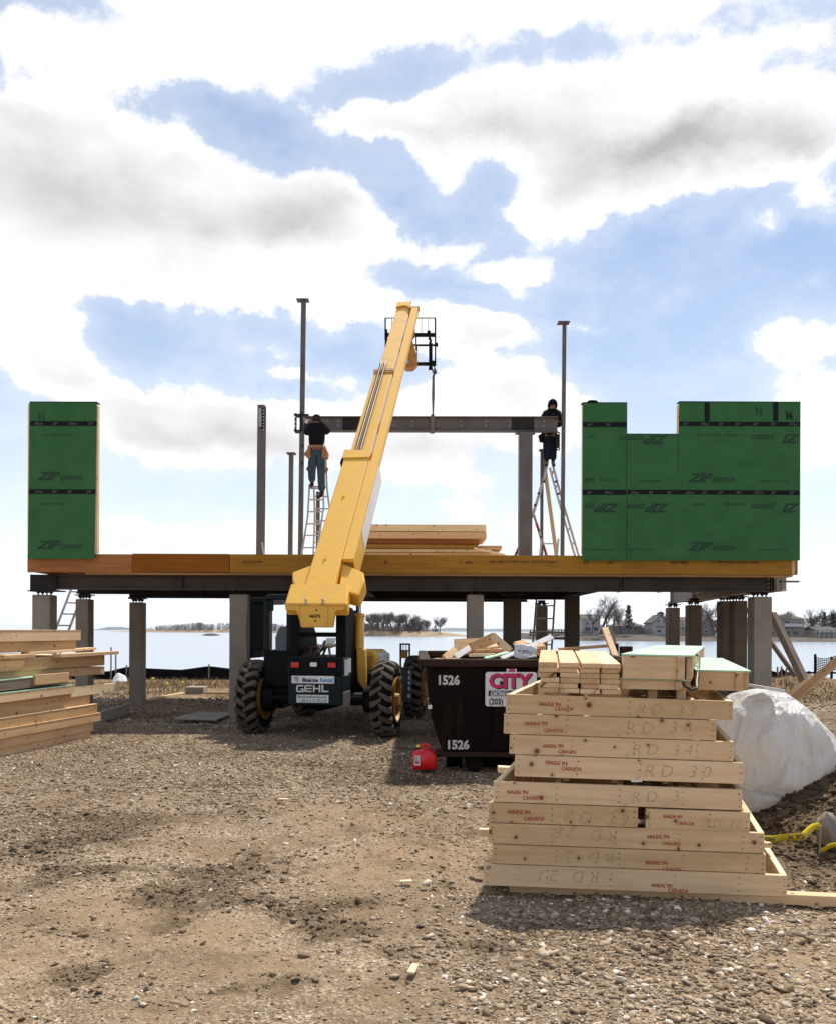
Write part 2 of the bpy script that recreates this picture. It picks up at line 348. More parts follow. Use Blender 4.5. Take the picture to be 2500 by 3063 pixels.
M['girder'] = worn('brown_grey_girder_paint', (.075, .062, .055), (.05, .04, .036), (.035, .027, .022), scale=1.5, rough=.65, fine=60, bmp=.1, spec=.3)
M['steel_hole'] = plain('bolt_dot', (.75, .74, .72), .5)
M['yellow'] = worn('yellow_machine_paint', (.85, .48, .055), (.74, .395, .055), (.46, .26, .07), scale=2.6, rough=.45, fine=45, bmp=.04)
M['yellow_worn'] = worn('worn_yellow_paint', (.80, .46, .10), (.50, .31, .13), (.42, .27, .12), scale=1.7, rough=.5, fine=30, lo=.5, hi=.72)
M['yellow_dirty'] = worn('dirty_yellow_paint', (.58, .30, .045), (.25, .13, .035), (.15, .08, .03), scale=5, rough=.6, fine=25)
M['black'] = worn('black_machine_paint', (.004, .005, .005), (.006, .007, .007), (.014, .013, .011), scale=4, rough=.6, spec=.12)
M['dkgreen'] = worn('dark_green_machine_paint', (.005, .013, .015), (.004, .010, .012), (.014, .02, .022), scale=3, rough=.5, fine=50, spec=.2)
M['rubber'] = worn('dusty_tyre_rubber', (.05, .042, .034), (.15, .12, .09), (.02, .017, .015), scale=5, rough=.9, fine=60, lo=.3, hi=.6, spec=.2)
M['rubber_dark'] = worn('black_tyre_rubber', (.010, .009, .008), (.016, .013, .011), scale=6, rough=.9, spec=.08)
M['chrome'] = plain('polished_rod', (.55, .55, .56), .22, 1)
M['metal'] = worn('bare_metal', (.42, .40, .38), (.30, .28, .26), scale=5, rough=.45, metal=.6)
M['alu'] = worn('aluminium_rail', (.55, .53, .51), (.42, .40, .38), scale=8, rough=.45, metal=.35)
M['red_rail'] = worn('red_painted_rail', (.42, .035, .03), (.3, .03, .03), scale=8, rough=.5)
M['white'] = plain('white_vinyl', (.78, .78, .78), .45)
M['white_ink'] = plain('white_letter_paint', (.72, .72, .70), .6)
M['stencil'] = ink('white_stencil_paint', (.62, .60, .55), (.36, .42), 45)
M['navy'] = plain('navy_print', (.012, .02, .10), .5)
M['charcoal'] = plain('charcoal_print', (.03, .04, .06), .5)
M['skyblue'] = plain('blue_print', (.05, .30, .55), .5)
M['paleblue'] = plain('grey_blue_print', (.22, .33, .42), .5)
M['magenta'] = plain('magenta_print', (.62, .02, .13), .5)
M['shadow_ink'] = plain('black_print', (.02, .018, .03), .5)
M['redlight'] = plain('red_lamp_lens', (.60, .01, .015), .2, coat=.5)
M['clearlight'] = plain('clear_lamp_lens', (.80, .78, .78), .2, coat=.5)
M['dump'] = worn('rusty_dark_dumpster_paint', (.007, .005, .004), (.018, .010, .007), (.04, .02, .012), scale=2.2, rough=.7, fine=30, bmp=.2, spec=.1)
def streaky(name, c1, c2, c3):
    m, nt, b = newmat(name); s1 = noise_(nt, 1, 6, .7, None, (9, 9, .9)); s2 = noise_(nt, 2.2, 6, .7); s3 = noise_(nt, 22, 4, .7)
    c = mix(nt, mapr(nt, s2, .38, .66), c1, c2); c = mix(nt, mapr(nt, s1, .54, .70, 0, .8), c, c3); c = mix(nt, mapr(nt, s3, .62, .70, 0, .7), c, tuple(x*1.8 for x in c3))
    nt.links.new(c, b.inputs['Base Color']); b.inputs['Roughness'].default_value = .75; b.inputs['Specular IOR Level'].default_value = .1; bump(nt, b, s2, .35, .02); return m
M['dump'] = streaky('rust_streaked_dumpster_paint', (.005, .0035, .003), (.010, .006, .0045), (.032, .014, .008))
M['dump_rim'] = worn('rusty_rim_steel', (.045, .022, .013), (.022, .014, .011), (.09, .045, .025), scale=4, rough=.75, fine=30, bmp=.3, spec=.15)
M['redcan'] = plain('red_plastic', (.72, .006, .012), .35, coat=.2)
M['yellowcap'] = plain('yellow_plastic', (.75, .60, .04), .4)
M['blackplastic'] = plain('black_plastic', (.012, .012, .012), .45)
M['skin'] = plain('skin', (.30, .16, .10), .6)
M['jacket'] = worn('black_jacket_cloth', (.005, .005, .008), (.009, .009, .013), scale=12, rough=.95, spec=.15)
M['jeans'] = worn('faded_jeans', (.055, .095, .13), (.03, .05, .085), (.10, .13, .14), scale=9, rough=.9, spec=.15, fine=70)
M['jeans_dark'] = worn('dark_blue_jeans', (.010, .018, .045), (.007, .011, .025), (.02, .03, .06), scale=9, rough=.9, spec=.15)
M['boot'] = worn('dark_boot_leather', (.02, .013, .01), (.012, .009, .008), scale=12, rough=.8)
M['leather'] = worn('tan_tool_leather', (.40, .22, .11), (.20, .085, .04), scale=14, rough=.8)
M['glove'] = worn('tan_work_glove', (.12, .085, .05), (.07, .05, .03), scale=20, rough=.9)
M['strap'] = worn('grey_sling_webbing', (.17, .15, .13), (.12, .105, .09), scale=20, rough=.9)
M['silt'] = worn('black_silt_fabric', (.006, .006, .007), (.012, .012, .013), scale=3, rough=.85, spec=.05)
M['ctape'] = plain('yellow_barrier_tape', (.72, .58, .03), .35)
M['paper'] = worn('white_paper', (.62, .62, .64), (.52, .52, .55), scale=4, rough=.8)
def M_glass():
    m, nt, b = newmat('window_glass'); b.inputs['Base Color'].default_value = (.55, .62, .66, 1); b.inputs['Roughness'].default_value = .05
    b.inputs['Transmission Weight'].default_value = .0; b.inputs['Alpha'].default_value = .07; return m
M['glass'] = M_glass()
def M_tarp():
    m, nt, b = newmat('white_plastic_wrap'); n = noise_(nt, 2.2, 4, .6); n2 = noise_(nt, 9, 5, .6)
    nt.links.new(mix(nt, mapr(nt, n, .45, .70), (.90, .89, .88), (.70, .66, .61)), b.inputs['Base Color'])
    b.inputs['Roughness'].default_value = .28
    w_ = nn(nt, 'ShaderNodeTexNoise'); w_.noise_type = 'RIDGED_MULTIFRACTAL'; w_.inputs['Scale'].default_value = 1.6; w_.inputs['Detail'].default_value = 3; tcw = nn(nt, 'ShaderNodeTexCoord'); mw = nn(nt, 'ShaderNodeMapping'); mw.inputs['Scale'].default_value = (2.2, 2.2, .7); mw.inputs['Rotation'].default_value = (0, .5, 0); nt.links.new(tcw.outputs['Object'], mw.inputs['Vector']); nt.links.new(mw.outputs[0], w_.inputs['Vector'])
    vc = nn(nt, 'ShaderNodeTexVoronoi'); vc.inputs['Scale'].default_value = 2.4; nt.links.new(mw.outputs[0], vc.inputs['Vector']); vd = nn(nt, 'ShaderNodeTexVoronoi'); vd.inputs['Scale'].default_value = 6.5; nt.links.new(mw.outputs[0], vd.inputs['Vector'])
    hs_ = nn(nt, 'ShaderNodeMath', operation='MULTIPLY_ADD'); nt.links.new(vd.outputs['Distance'], hs_.inputs[0]); hs_.inputs[1].default_value = .35; nt.links.new(vc.outputs['Distance'], hs_.inputs[2])
    bump(nt, b, hs_.outputs[0], .8, .09)
    tr = nn(nt, 'ShaderNodeBsdfTranslucent'); tr.inputs[0].default_value = (.8, .78, .75, 1)
    ms = nn(nt, 'ShaderNodeMixShader'); ms.inputs[0].default_value = .42; nt.links.new(b.outputs[0], ms.inputs[1]); nt.links.new(tr.outputs[0], ms.inputs[2])
    nt.links.new(ms.outputs[0], nt.nodes['Material Output'].inputs[0]); return m
M['tarp'] = M_tarp()
# ================================================================ terrain
def fbm(x, y, s, oct=4, seed=0):
    out = np.zeros_like(x, dtype=float); a = 1.0; tot = 0
    for o in range(oct):
        r = np.random.default_rng(seed*31+o); t = r.random((256, 256))
        u = x*s*(2**o)+o*17.3; v = y*s*(2**o)+o*9.1
        iu = np.floor(u).astype(int); iv = np.floor(v).astype(int); fu = u-iu; fv = v-iv
        fu = fu*fu*(3-2*fu); fv = fv*fv*(3-2*fv)
        g = lambda i, j: t[i % 256, j % 256]
        out += a*((g(iu, iv)*(1-fu)+g(iu+1, iv)*fu)*(1-fv)+(g(iu, iv+1)*(1-fu)+g(iu+1, iv+1)*fu)*fv); tot += a; a *= .5
    return out/tot
# dark damp churned soil: centre pixel, half width and half height in pixels of the photograph, strength
SOIL = [(540,2680,150,45,.9),(520,2760,60,30,.6),(900,2735,110,28,.9),(1010,2790,120,35,.8),(240,2905,70,30,1.1),(300,2500,170,60,.55),(120,2640,120,60,.4),(640,2430,200,40,.35),
        (1150,2330,130,30,.55),(1250,2490,150,40,.35),(700,2600,200,50,.35),(1180,2860,100,30,.5),(900,2940,130,25,.5),(420,2840,90,30,.35),(1400,2450,90,40,.4),(1560,2760,150,60,.35),(100,2540,120,40,.4),(850,2560,140,45,.35),
        (1960,2790,60,22,1.0),(2420,2500,150,120,.7),(2380,2600,150,60,.4),(330,2600,120,22,.5),(200,2440,160,18,.6),(620,2350,170,14,.5),(950,2290,130,12,.4),(760,2700,90,18,.6),(1080,2700,80,16,.6),(560,2600,90,16,.5),(1330,2640,70,18,.4),(1450,2830,110,22,.6),(1640,2900,90,20,.4),(150,2780,110,18,.4),(700,2960,120,14,.5),(1330,2330,110,30,.4),(1900,2740,260,40,.4)]
# smooth tan dirt without stones
DIRT = [(640,2790,160,50),(480,2740,170,60),(250,2700,160,50),(760,2880,150,40),(1080,2600,130,60),(1250,2560,160,80),(980,2440,150,40),(60,2860,120,80),(2380,2830,200,60),(2150,2900,150,50),(1750,2880,120,40)]
SOIL = [(a, b, c*1.15, d*1.05, e*1.1) for a, b, c, d, e in SOIL]
def blobfield(x, y, lst):
    out = np.zeros_like(x, dtype=float)
    for b in lst:
        c = G(b[0], b[1]); rx = b[2]*c.y/FPX; ry = abs(G(b[0], b[1]-b[3]).y-G(b[0], b[1]+b[3]).y)/2
        out += (b[4] if len(b) > 4 else 1)*np.exp(-(((x-c.x)/rx)**2+((y-c.y)/ry)**2))
    return out
def gz(x, y):
    x = np.asarray(x, float); y = np.asarray(y, float)
    z = np.zeros_like(x)
    near = np.clip(1-(y-9)/3, 0, 1)
    z -= .030*np.clip(x-.4, 0, 3.2)*near
    # spoil heap on the right
    sk = np.clip((x-.1)/.3, 0, 1)*np.clip((y-4.5)/.6, 0, 1)*np.clip((9-y)/1.5, 0, 1); z -= .075*sk
    d = np.sqrt(((x-4.55)/1.75)**2+((y-7.7)/1.5)**2); d += (fbm(x, y, 1.7, 3, 5)-.5)*.35
    z += 1.0*np.clip(1-d, 0, 1)**1.15
    d2 = np.sqrt(((x-7.6)/2.2)**2+((y-14.5)/2.6)**2); z += .55*np.clip(1-d2, 0, 1)
    d3 = np.sqrt(((x-10.5)/2.2)**2+((y-24)/2.5)**2); z += .5*np.clip(1-d3, 0, 1)
    for c_ in (-2.35, -.35):     # tyre ruts leading from the near left to the machine
        xr = c_-.16*(13-y)+.25*np.sin(y*.5); z -= .028*np.exp(-((x-xr)/.17)**2)*np.clip((13.2-y)/2, 0, 1)*np.clip((y-2.5)/1, 0, 1)
    z -= np.clip(y-29.5, 0, 60)*.16
    return z
def axis(segs):
    out = []
    for a, b, s in segs: out += list(np.arange(a, b, s))
    return np.array(out+[segs[-1][1]])
def build_ground():
    far = [60, 90, 140, 220, 400, 800, 1600, 3200, 6000, 9000]
    xs = np.concatenate([-np.array(far[::-1], float), axis([(-40, -12, 1.5), (-12, -5.4, .2), (-5.4, 5.4, .045), (5.4, 12, .2), (12, 40, 1.5)]), np.array(far, float)])
    ys = np.concatenate([[-9000, -3000, -800, -200, -60, -20, -8, -2, 0, 1.5], axis([(2.5, 8, .035), (8, 14, .06), (14, 20, .12), (20, 34, .35)]), [36, 40, 50, 70, 90, 140, 300, 800, 2500, 9000]])
    X, Y = np.meshgrid(xs, ys); Z = gz(X, Y)
    soil = np.clip(blobfield(X, Y, SOIL)*(.55+.9*fbm(X, Y, 2.2, 4, 3)), 0, 1.2); dirt = np.clip(blobfield(X, Y, DIRT)*(.6+.8*fbm(X, Y, 1.5, 3, 8)), 0, 1)
    heap = np.clip(1.25-np.sqrt(((X-4.55)/1.9)**2+((Y-7.7)/1.7)**2), 0, 1)*2; soil = np.maximum(soil, np.clip(heap, 0, 1))
    fade = np.clip((40-Y)/12, 0, 1)*(np.abs(X) < 40)
    Z += fade*((fbm(X, Y, .55, 3, 1)-.5)*.07+(fbm(X, Y, 3.2, 3, 2)-.5)*.035+(fbm(X, Y, 11, 3, 4)-.5)*(.014+.05*np.clip(soil, 0, 1)))
    Z = np.where(Y < 2.4, 0, Z)
    v = np.stack([X.ravel(), Y.ravel(), Z.ravel()], 1); ny, nx = X.shape
    i = np.arange(ny*nx).reshape(ny, nx); f = np.stack([i[:-1, :-1].ravel(), i[:-1, 1:].ravel(), i[1:, 1:].ravel(), i[1:, :-1].ravel()], 1)
    me = bpy.data.meshes.new('ground'); me.vertices.add(len(v)); me.vertices.foreach_set('co', v.ravel().astype(np.float32))
    me.loops.add(f.size); me.loops.foreach_set('vertex_index', f.ravel().astype(np.int32))
    me.polygons.add(len(f)); me.polygons.foreach_set('loop_start', np.arange(0, f.size, 4, dtype=np.int32)); me.polygons.foreach_set('loop_total', np.full(len(f), 4, dtype=np.int32))
    me.update(calc_edges=True)
    a = me.attributes.new('soil', 'FLOAT', 'POINT'); a.data.foreach_set('value', np.clip(soil, 0, 1).ravel().astype(np.float32))
    a = me.attributes.new('dirt', 'FLOAT', 'POINT'); a.data.foreach_set('value', np.clip(dirt, 0, 1).ravel().astype(np.float32))
    me.polygons.foreach_set('use_smooth', [True]*len(f))
    m, nt, b = newmat('gravel_and_dirt')
    geo = nn(nt, 'ShaderNodeNewGeometry'); pos = geo.outputs['Position']
    at = nn(nt, 'ShaderNodeAttribute', attribute_name='soil').outputs['Fac']; ad = nn(nt, 'ShaderNodeAttribute', attribute_name='dirt').outputs['Fac']
    vo = nn(nt, 'ShaderNodeTexVoronoi'); vo.inputs['Scale'].default_value = 75; nt.links.new(pos, vo.inputs['Vector'])
    sepc = nn(nt, 'ShaderNodeSeparateColor'); nt.links.new(vo.outputs['Color'], sepc.inputs[0])
    stones = ramp(nt, sepc.outputs[0], [(0, (.15, .105, .065)), (.3, (.24, .172, .108)), (.6, (.33, .248, .165)), (.85, (.48, .385, .28)), (1, (.62, .53, .42))])
    n1 = noise_(nt, 1.1, 6, .65, pos); n2 = noise_(nt, 14, 5, .65, pos); n3 = noise_(nt, 90, 3, .6, pos); n4 = noise_(nt, .35, 4, .6, pos)
    earth = mix(nt, mapr(nt, n2, .35, .7), (.285, .20, .12), (.19, .13, .078)); earth = mix(nt, mapr(nt, n3, .5, .7, 0, .6), earth, (.13, .095, .065))
    c = mix(nt, mapr(nt, n1, .38, .58), earth, stones)
    c = mix(nt, mix(nt, 0.0, ad, ad), c, mix(nt, mapr(nt, n2, .3, .7), (.335, .24, .15), (.255, .18, .108)))
    n6 = noise_(nt, 38, 4, .75, pos); c = mix(nt, mapr(nt, n6, .52, .62, 0, .55), c, (.15, .105, .065)); c = mix(nt, mapr(nt, n6, .30, .42, .5, 0), c, (.50, .40, .28)); c = mix(nt, mapr(nt, n4, .45, .7, 0, .45), c, (.15, .105, .068)); n5 = noise_(nt, 2.6, 6, .7, pos); c = mix(nt, mapr(nt, n5, .50, .62, 0, .55), c, (.14, .097, .058))
    wet = mix(nt, mapr(nt, n2, .35, .65), (.06, .04, .02), (.155, .108, .062))
    n6_ = noise_(nt, 9, 7, .78, pos); thr = nn(nt, 'ShaderNodeMath', operation='ADD'); nt.links.new(at, thr.inputs[0]); nt.links.new(mapr(nt, n6_, .3, .7, -.55, .45), thr.inputs[1])
    c = mix(nt, mapr(nt, thr.outputs[0], .30, .52, 0, .72), c, wet)
    # dry grass and soil towards the shore
    sy = nn(nt, 'ShaderNodeSeparateXYZ'); nt.links.new(pos, sy.inputs[0])
    ys_ = nn(nt, 'ShaderNodeMath', operation='ADD'); nt.links.new(sy.outputs[1], ys_.inputs[0]); nt.links.new(mapr(nt, n4, .3, .7, -2.5, 2.5), ys_.inputs[1])
    c = mix(nt, mapr(nt, ys_.outputs[0], 20.5, 22.5), c, mix(nt, mapr(nt, n2, .35, .65), (.30, .205, .11), (.12, .08, .045)))
    nt.links.new(c, b.inputs['Base Color']); b.inputs['Roughness'].default_value = .95; b.inputs['Specular IOR Level'].default_value = .15
    hm = nn(nt, 'ShaderNodeMath', operation='ADD'); nt.links.new(vo.outputs['Distance'], hm.inputs[0]); nt.links.new(n3, hm.inputs[1])
    bump(nt, b, hm.outputs[0], .6, .014)
    me.materials.append(m)
    return struct(link(bpy.data.objects.new('ground', me)))
ground = build_ground()

def scatter_mesh(name, pts, size, tone, squash, mat, kind, zfun=None, ico=False):
    """many small irregular stones as one mesh, with one tone value per stone"""
    if ico:
        bm = bmesh.new(); bmesh.ops.create_icosphere(bm, subdivisions=1, radius=1); base = np.array([v.co[:] for v in bm.verts]); fac = np.array([[v.index for v in f.verts] for f in bm.faces]); bm.free()
    else:
        base = np.array([(1,0,0),(-.9,.2,0),(.1,1,.1),(0,-1,-.1),(.1,0,1),(0,0,-1)], float); fac = np.array([(0,2,4),(2,1,4),(1,3,4),(3,0,4),(2,0,5),(1,2,5),(3,1,5),(0,3,5)])
    n = len(pts); k = len(base)
    jit = base[None]*(1+rng.uniform(-.32, .32, (n, k, 1)))+rng.uniform(-.12, .12, (n, k, 3))
    sc3 = np.stack([size*rng.uniform(.8, 1.5, n), size*rng.uniform(.6, 1.1, n), size*squash*rng.uniform(.6, 1.2, n)], 1)
    v = jit*sc3[:, None]
    tilt = rng.normal(0, .35, n); ct, st = np.cos(tilt)[:, None], np.sin(tilt)[:, None]
    v = np.stack([v[..., 0]*ct-v[..., 2]*st, v[..., 1], v[..., 0]*st+v[..., 2]*ct], -1)
    a = rng.uniform(0, 6.28, n); ca, sa = np.cos(a)[:, None], np.sin(a)[:, None]
    v = np.stack([v[..., 0]*ca-v[..., 1]*sa, v[..., 0]*sa+v[..., 1]*ca, v[..., 2]], -1)+pts[:, None]
    f = (fac[None]+(np.arange(n)*k)[:, None, None]).reshape(-1, 3)
    me = bpy.data.meshes.new(name); me.vertices.add(n*k); me.vertices.foreach_set('co', v.ravel().astype(np.float32))
    me.loops.add(f.size); me.loops.foreach_set('vertex_index', f.ravel().astype(np.int32)); me.polygons.add(len(f))
    me.polygons.foreach_set('loop_start', np.arange(0, f.size, 3, dtype=np.int32)); me.polygons.foreach_set('loop_total', np.full(len(f), 3, dtype=np.int32))
    me.update(calc_edges=True)
    at = me.attributes.new('tone', 'FLOAT', 'POINT'); at.data.foreach_set('value', np.repeat(tone, k).astype(np.float32))
    me.materials.append(mat); o = link(bpy.data.objects.new(name, me)); o['kind'] = kind; return o
def gravel_mat(name, stops):
    m, nt, b = newmat(name); at = nn(nt, 'ShaderNodeAttribute', attribute_name='tone').outputs['Fac']
    c = ramp(nt, at, stops); n = noise_(nt, 120, 3, .6); c = mix(nt, mapr(nt, n, .4, .7, 0, .4), c, (.12, .09, .065))
    nt.links.new(c, b.inputs['Base Color']); b.inputs['Roughness'].default_value = .9; b.inputs['Specular IOR Level'].default_value = .2; return m
G_STOPS = [(0, (.09, .06, .036)), (.25, (.20, .138, .082)), (.5, (.345, .255, .162)), (.75, (.49, .385, .27)), (.92, (.68, .57, .44)), (1, (.86, .79, .68))]
def gsurf(p):
    """height of the built ground under each point"""
    X, Y = p[:, 0], p[:, 1]; soil = np.clip(blobfield(X, Y, SOIL), 0, 1)
    heap = np.clip(1.25-np.sqrt(((X-4.55)/1.9)**2+((Y-7.7)/1.7)**2), 0, 1)*2; soil = np.maximum(soil, np.clip(heap, 0, 1))
    return gz(X, Y)+(fbm(X, Y, .55, 3, 1)-.5)*.07+(fbm(X, Y, 3.2, 3, 2)-.5)*.035+(fbm(X, Y, 11, 3, 4)-.5)*(.014+.05*soil)
def build_gravel():
    gm = gravel_mat('loose_stones', G_STOPS)
    def field(n, y0, y1, dens):
        y = np.sqrt(rng.uniform(y0**2, y1**2, n)); x = rng.uniform(-.52, .52, n)*y; q = rng.random(n) < dens(x, y); return np.stack([x[q], y[q]], 1)
    def pxy(x, y): return 1250+x*FPX/y, 1888+EYE*FPX/y
    def dens(x, y):
        px, py = pxy(x, y); soil = blobfield(x, y, SOIL); dirt = blobfield(x, y, DIRT)
        band = np.exp(-((py-2290)/75)**2)*(px < 1450); left = np.exp(-(((px-60)/230)**2+((py-2480)/90)**2))
        br = 1.2/(1+np.exp(-(px-1330)/90))*np.clip((py-2600)/150, 0, 1)*np.clip((2420-px)/300, 0.15, 1)
        d = .16+band+left*.8+br*1.1+.35*(fbm(x, y, 1.1, 4, 11) > .52); d -= .45*dirt; return np.clip(d*(.4+1.1*fbm(x, y, 2.3, 3, 12)), .16, 1)
    p = field(380000, 3.1, 14.8, dens); p = np.column_stack([p, gsurf(p)]); n = len(p)
    px, py = pxy(p[:, 0], p[:, 1])
    size = rng.lognormal(math.log(.0060), .52, n)*np.where(py > 2600, 1+.35*np.clip((px-1250)/600, 0, 1), 1.08)
    tone = np.clip(rng.normal(.50, .25, n)-.35*np.clip(blobfield(p[:, 0], p[:, 1], SOIL), 0, 1)-.3*np.clip(fbm(p[:, 0], p[:, 1], 1.6, 4, 31)-.5, 0, 1)*2+.10*(px > 1350)*(py > 2600), 0, 1); p[:, 2] += size*.15
    near = size > .0165
    scatter_mesh('gravel', p[~near], np.clip(size[~near], .004, .02), tone[~near], .40, gm, 'stuff')
    scatter_mesh('gravel', p[near], np.clip(size[near], .019, .030), tone[near], .42, gm, 'stuff', ico=True)
    # clods of dark soil
    cm = gravel_mat('dark_clods', [(0, (.035, .023, .012)), (.5, (.10, .066, .037)), (.85, (.18, .125, .075)), (1, (.36, .28, .2))])
    def sd_(x, y):
        s = blobfield(x, y, SOIL)*(fbm(x, y, 2.2, 4, 3) > .40); return np.clip((s-.3)*1.0, 0, 1)
    q = field(200000, 3.1, 12, sd_); q = np.column_stack([q, gsurf(q)]); n = len(q)
    scatter_mesh('soil_clods', q, np.clip(rng.lognormal(math.log(.0062), .55, n), .003, .03), np.clip(rng.normal(.45, .25, n), 0, 1), .7, cm, 'stuff')
    th = rng.uniform(0, 6.28, 9000); r = np.sqrt(rng.random(9000)); q = np.column_stack([4.55+1.9*r*np.cos(th), 7.7+1.7*r*np.sin(th)]); q = np.column_stack([q, gsurf(q)])
    s = np.clip(rng.lognormal(math.log(.014), .5, 9000), .006, .05)
    scatter_mesh('soil_clods', q, s, np.clip(rng.normal(.36, .24, 9000), 0, 1), .75, cm, 'stuff', ico=True)
    # stones and rubble further back, under and beyond the deck
    y = rng.uniform(14.8, 27, 26000); x = rng.uniform(-.5, .5, 26000)*y; q = np.column_stack([x, y]); q = np.column_stack([q, gz(x, y)+.01])
    scatter_mesh('gravel', q, np.clip(rng.lognormal(math.log(.02), .4, len(q)), .01, .06), np.clip(rng.normal(.5, .22, len(q)), 0, 1), .5, gm, 'stuff')
build_gravel()
def build_drygrass():
    m, nt, b = newmat('dry_grass'); at = nn(nt, 'ShaderNodeAttribute', attribute_name='tone').outputs['Fac']
    nt.links.new(ramp(nt, at, [(0, (.12, .075, .035)), (.5, (.26, .17, .08)), (1, (.42, .30, .16))]), b.inputs['Base Color']); b.inputs['Roughness'].default_value = .9
    n = 26000; y = rng.uniform(20.5, 31, n); x = rng.uniform(-.5, .5, n)*y; k = fbm(x, y, .6, 3, 21) > .47; x, y = x[k], y[k]; n = len(x)
    z = gz(x, y); h = rng.uniform(.05, .16, n); a = rng.uniform(0, 6.28, n); w = .012; lx = rng.normal(0, .06, n); ly = rng.normal(0, .06, n)
    v = np.stack([np.stack([x-w*np.cos(a), y-w*np.sin(a), z-.02], 1), np.stack([x+w*np.cos(a), y+w*np.sin(a), z-.02], 1), np.stack([x+lx, y+ly, z+h], 1)], 1).reshape(-1, 3)
    me = bpy.data.meshes.new('dry_grass'); me.from_pydata(v.tolist(), [], np.arange(n*3).reshape(-1, 3).tolist())
    at = me.attributes.new('tone', 'FLOAT', 'POINT'); at.data.foreach_set('value', np.repeat(rng.random(n), 3).astype(np.float32)); me.materials.append(m)
    o = link(bpy.data.objects.new('dry_grass', me)); o['kind'] = 'stuff'
build_drygrass()

# ---------------------------------------------------------------- water, islands, far shore, hills
WZ = -1.0
def build_water():
    mb = MB(); ys = [30, 45, 70, 110, 180, 300, 600, 1500, 4000, 9000]; xs = [-9000, -2500, -600, -150, -40, 40, 150, 600, 2500, 9000]
    vs = [(x, y, WZ) for y in ys for x in xs]; n = len(xs)
    mb.add(vs, [(j*n+i, j*n+i+1, (j+1)*n+i+1, (j+1)*n+i) for j in range(len(ys)-1) for i in range(n-1)])
    m, nt, b = newmat('calm_sea'); b.inputs['Base Color'].default_value = (.30, .35, .40, 1); b.inputs['Roughness'].default_value = .22; b.inputs['IOR'].default_value = 1.33
    geo = nn(nt, 'ShaderNodeNewGeometry'); n1 = noise_(nt, 1, 4, .6, geo.outputs['Position'], (.5, 1.6, 1)); bump(nt, b, n1, .18, .06)
    struct(obj('water', mb, m))
build_water()
def strip(name, pts, mat, z1f, depth=None):
    """a low bank: outline points (px, py_top) on the shore; runs back from its waterline"""
    pass
def bank(name, px0, px1, Y, hts, back, mat, kind='structure', seed=1):
    """low land: a ridge from px0 to px1 at distance Y, profile heights hts (px, metres over the water)"""
    n = 90; mb = MB(); vs = []; rows = 9
    for i in range(n+1):
        px = px0+(px1-px0)*i/n; x = (px-1250)*Y/FPX
        h = np.interp(px, [a for a, _ in hts], [b for _, b in hts])
        for j in range(rows):
            t = j/(rows-1); prof = [0, .38, .62, .82, 1, 1, .95, .5, 0][j]
            yy = Y-back*.12*mn.noise((x*.02, seed, 0))*(1 if j == 0 else .4)+back*[0, .03, .06, .12, .22, .5, .8, .95, 1][j]
            z = WZ-.15+(h+.15)*prof*(1+.25*mn.noise((x*.08, j*1.7, seed)))
            vs.append((x*yy/Y if j < 5 else x*Y*1.02/Y, yy, z))
    fs = [(i*rows+j, (i+1)*rows+j, (i+1)*rows+j+1, i*rows+j+1) for i in range(n) for j in range(rows-1)]
    mb.add(vs, fs); o = obj(name, mb, mat, sm=60); o['kind'] = kind; return o
M['sandbank'] = worn('sand_and_marsh_grass', (.38, .28, .17), (.20, .135, .075), (.5, .4, .28), scale=.12, rough=.95, fine=1.2, bmp=0)
M['shoreland'] = worn('brown_winter_shore', (.075, .055, .040), (.045, .034, .026), (.13, .10, .075), scale=.12, rough=.95, fine=.8, bmp=0)
bank('middle_island', 1075, 1400, 430, [(1075, .8), (1100, 2.6), (1250, 2.7), (1330, 2.0), (1390, .7), (1400, .3)], 60, M['sandbank'], seed=3)
bank('left_island', 330, 905, 1000, [(330, .6), (400, 1.2), (440, 2.6), (560, 3.4), (800, 3.2), (905, 1.5)], 120, M['sandbank'], seed=5)
bank('low_point', 1545, 1770, 300, [(1545, .4), (1580, 1.9), (1660, 1.8), (1700, 1.6), (1770, 1.8)], 50, M['shoreland'], seed=8)
bank('far_shore', 1690, 2760, 250, [(1690, .8), (1740, 2.0), (1900, 2.1), (2300, 1.9), (2760, 1.9)], 160, M['shoreland'], seed=9)
def hills():
    m = worn('distant_wooded_hills', (.055, .075, .07), (.04, .06, .055), scale=.002, rough=1, bmp=0, fine=.01)
    for (a, b, prof) in [(250, 420, [(250, 0), (290, 27), (330, 29), (370, 16), (420, 2)]), (1250, 1790, [(1250, 2), (1340, 32), (1370, 32), (1440, 24), (1500, 26), (1600, 22), (1700, 26), (1790, 12)])]:
        mb = MB(); Y = 7500; n = 60; vs = []
        for i in range(n+1):
            px = a+(b-a)*i/n; h = np.interp(px, [q for q, _ in prof], [q for _, q in prof])+3*mn.noise((px*.05, 1, 0)); x = (px-1250)*Y/FPX
            vs += [(x, Y, WZ-2), (x, Y+250, WZ+max(h, .5)), (x, Y+900, WZ-2)]
        mb.add(vs, [(i*3+j, i*3+3+j, i*3+4+j, i*3+1+j) for i in range(n) for j in range(2)])
        struct(obj('distant_hills', mb, m, sm=80))
hills()

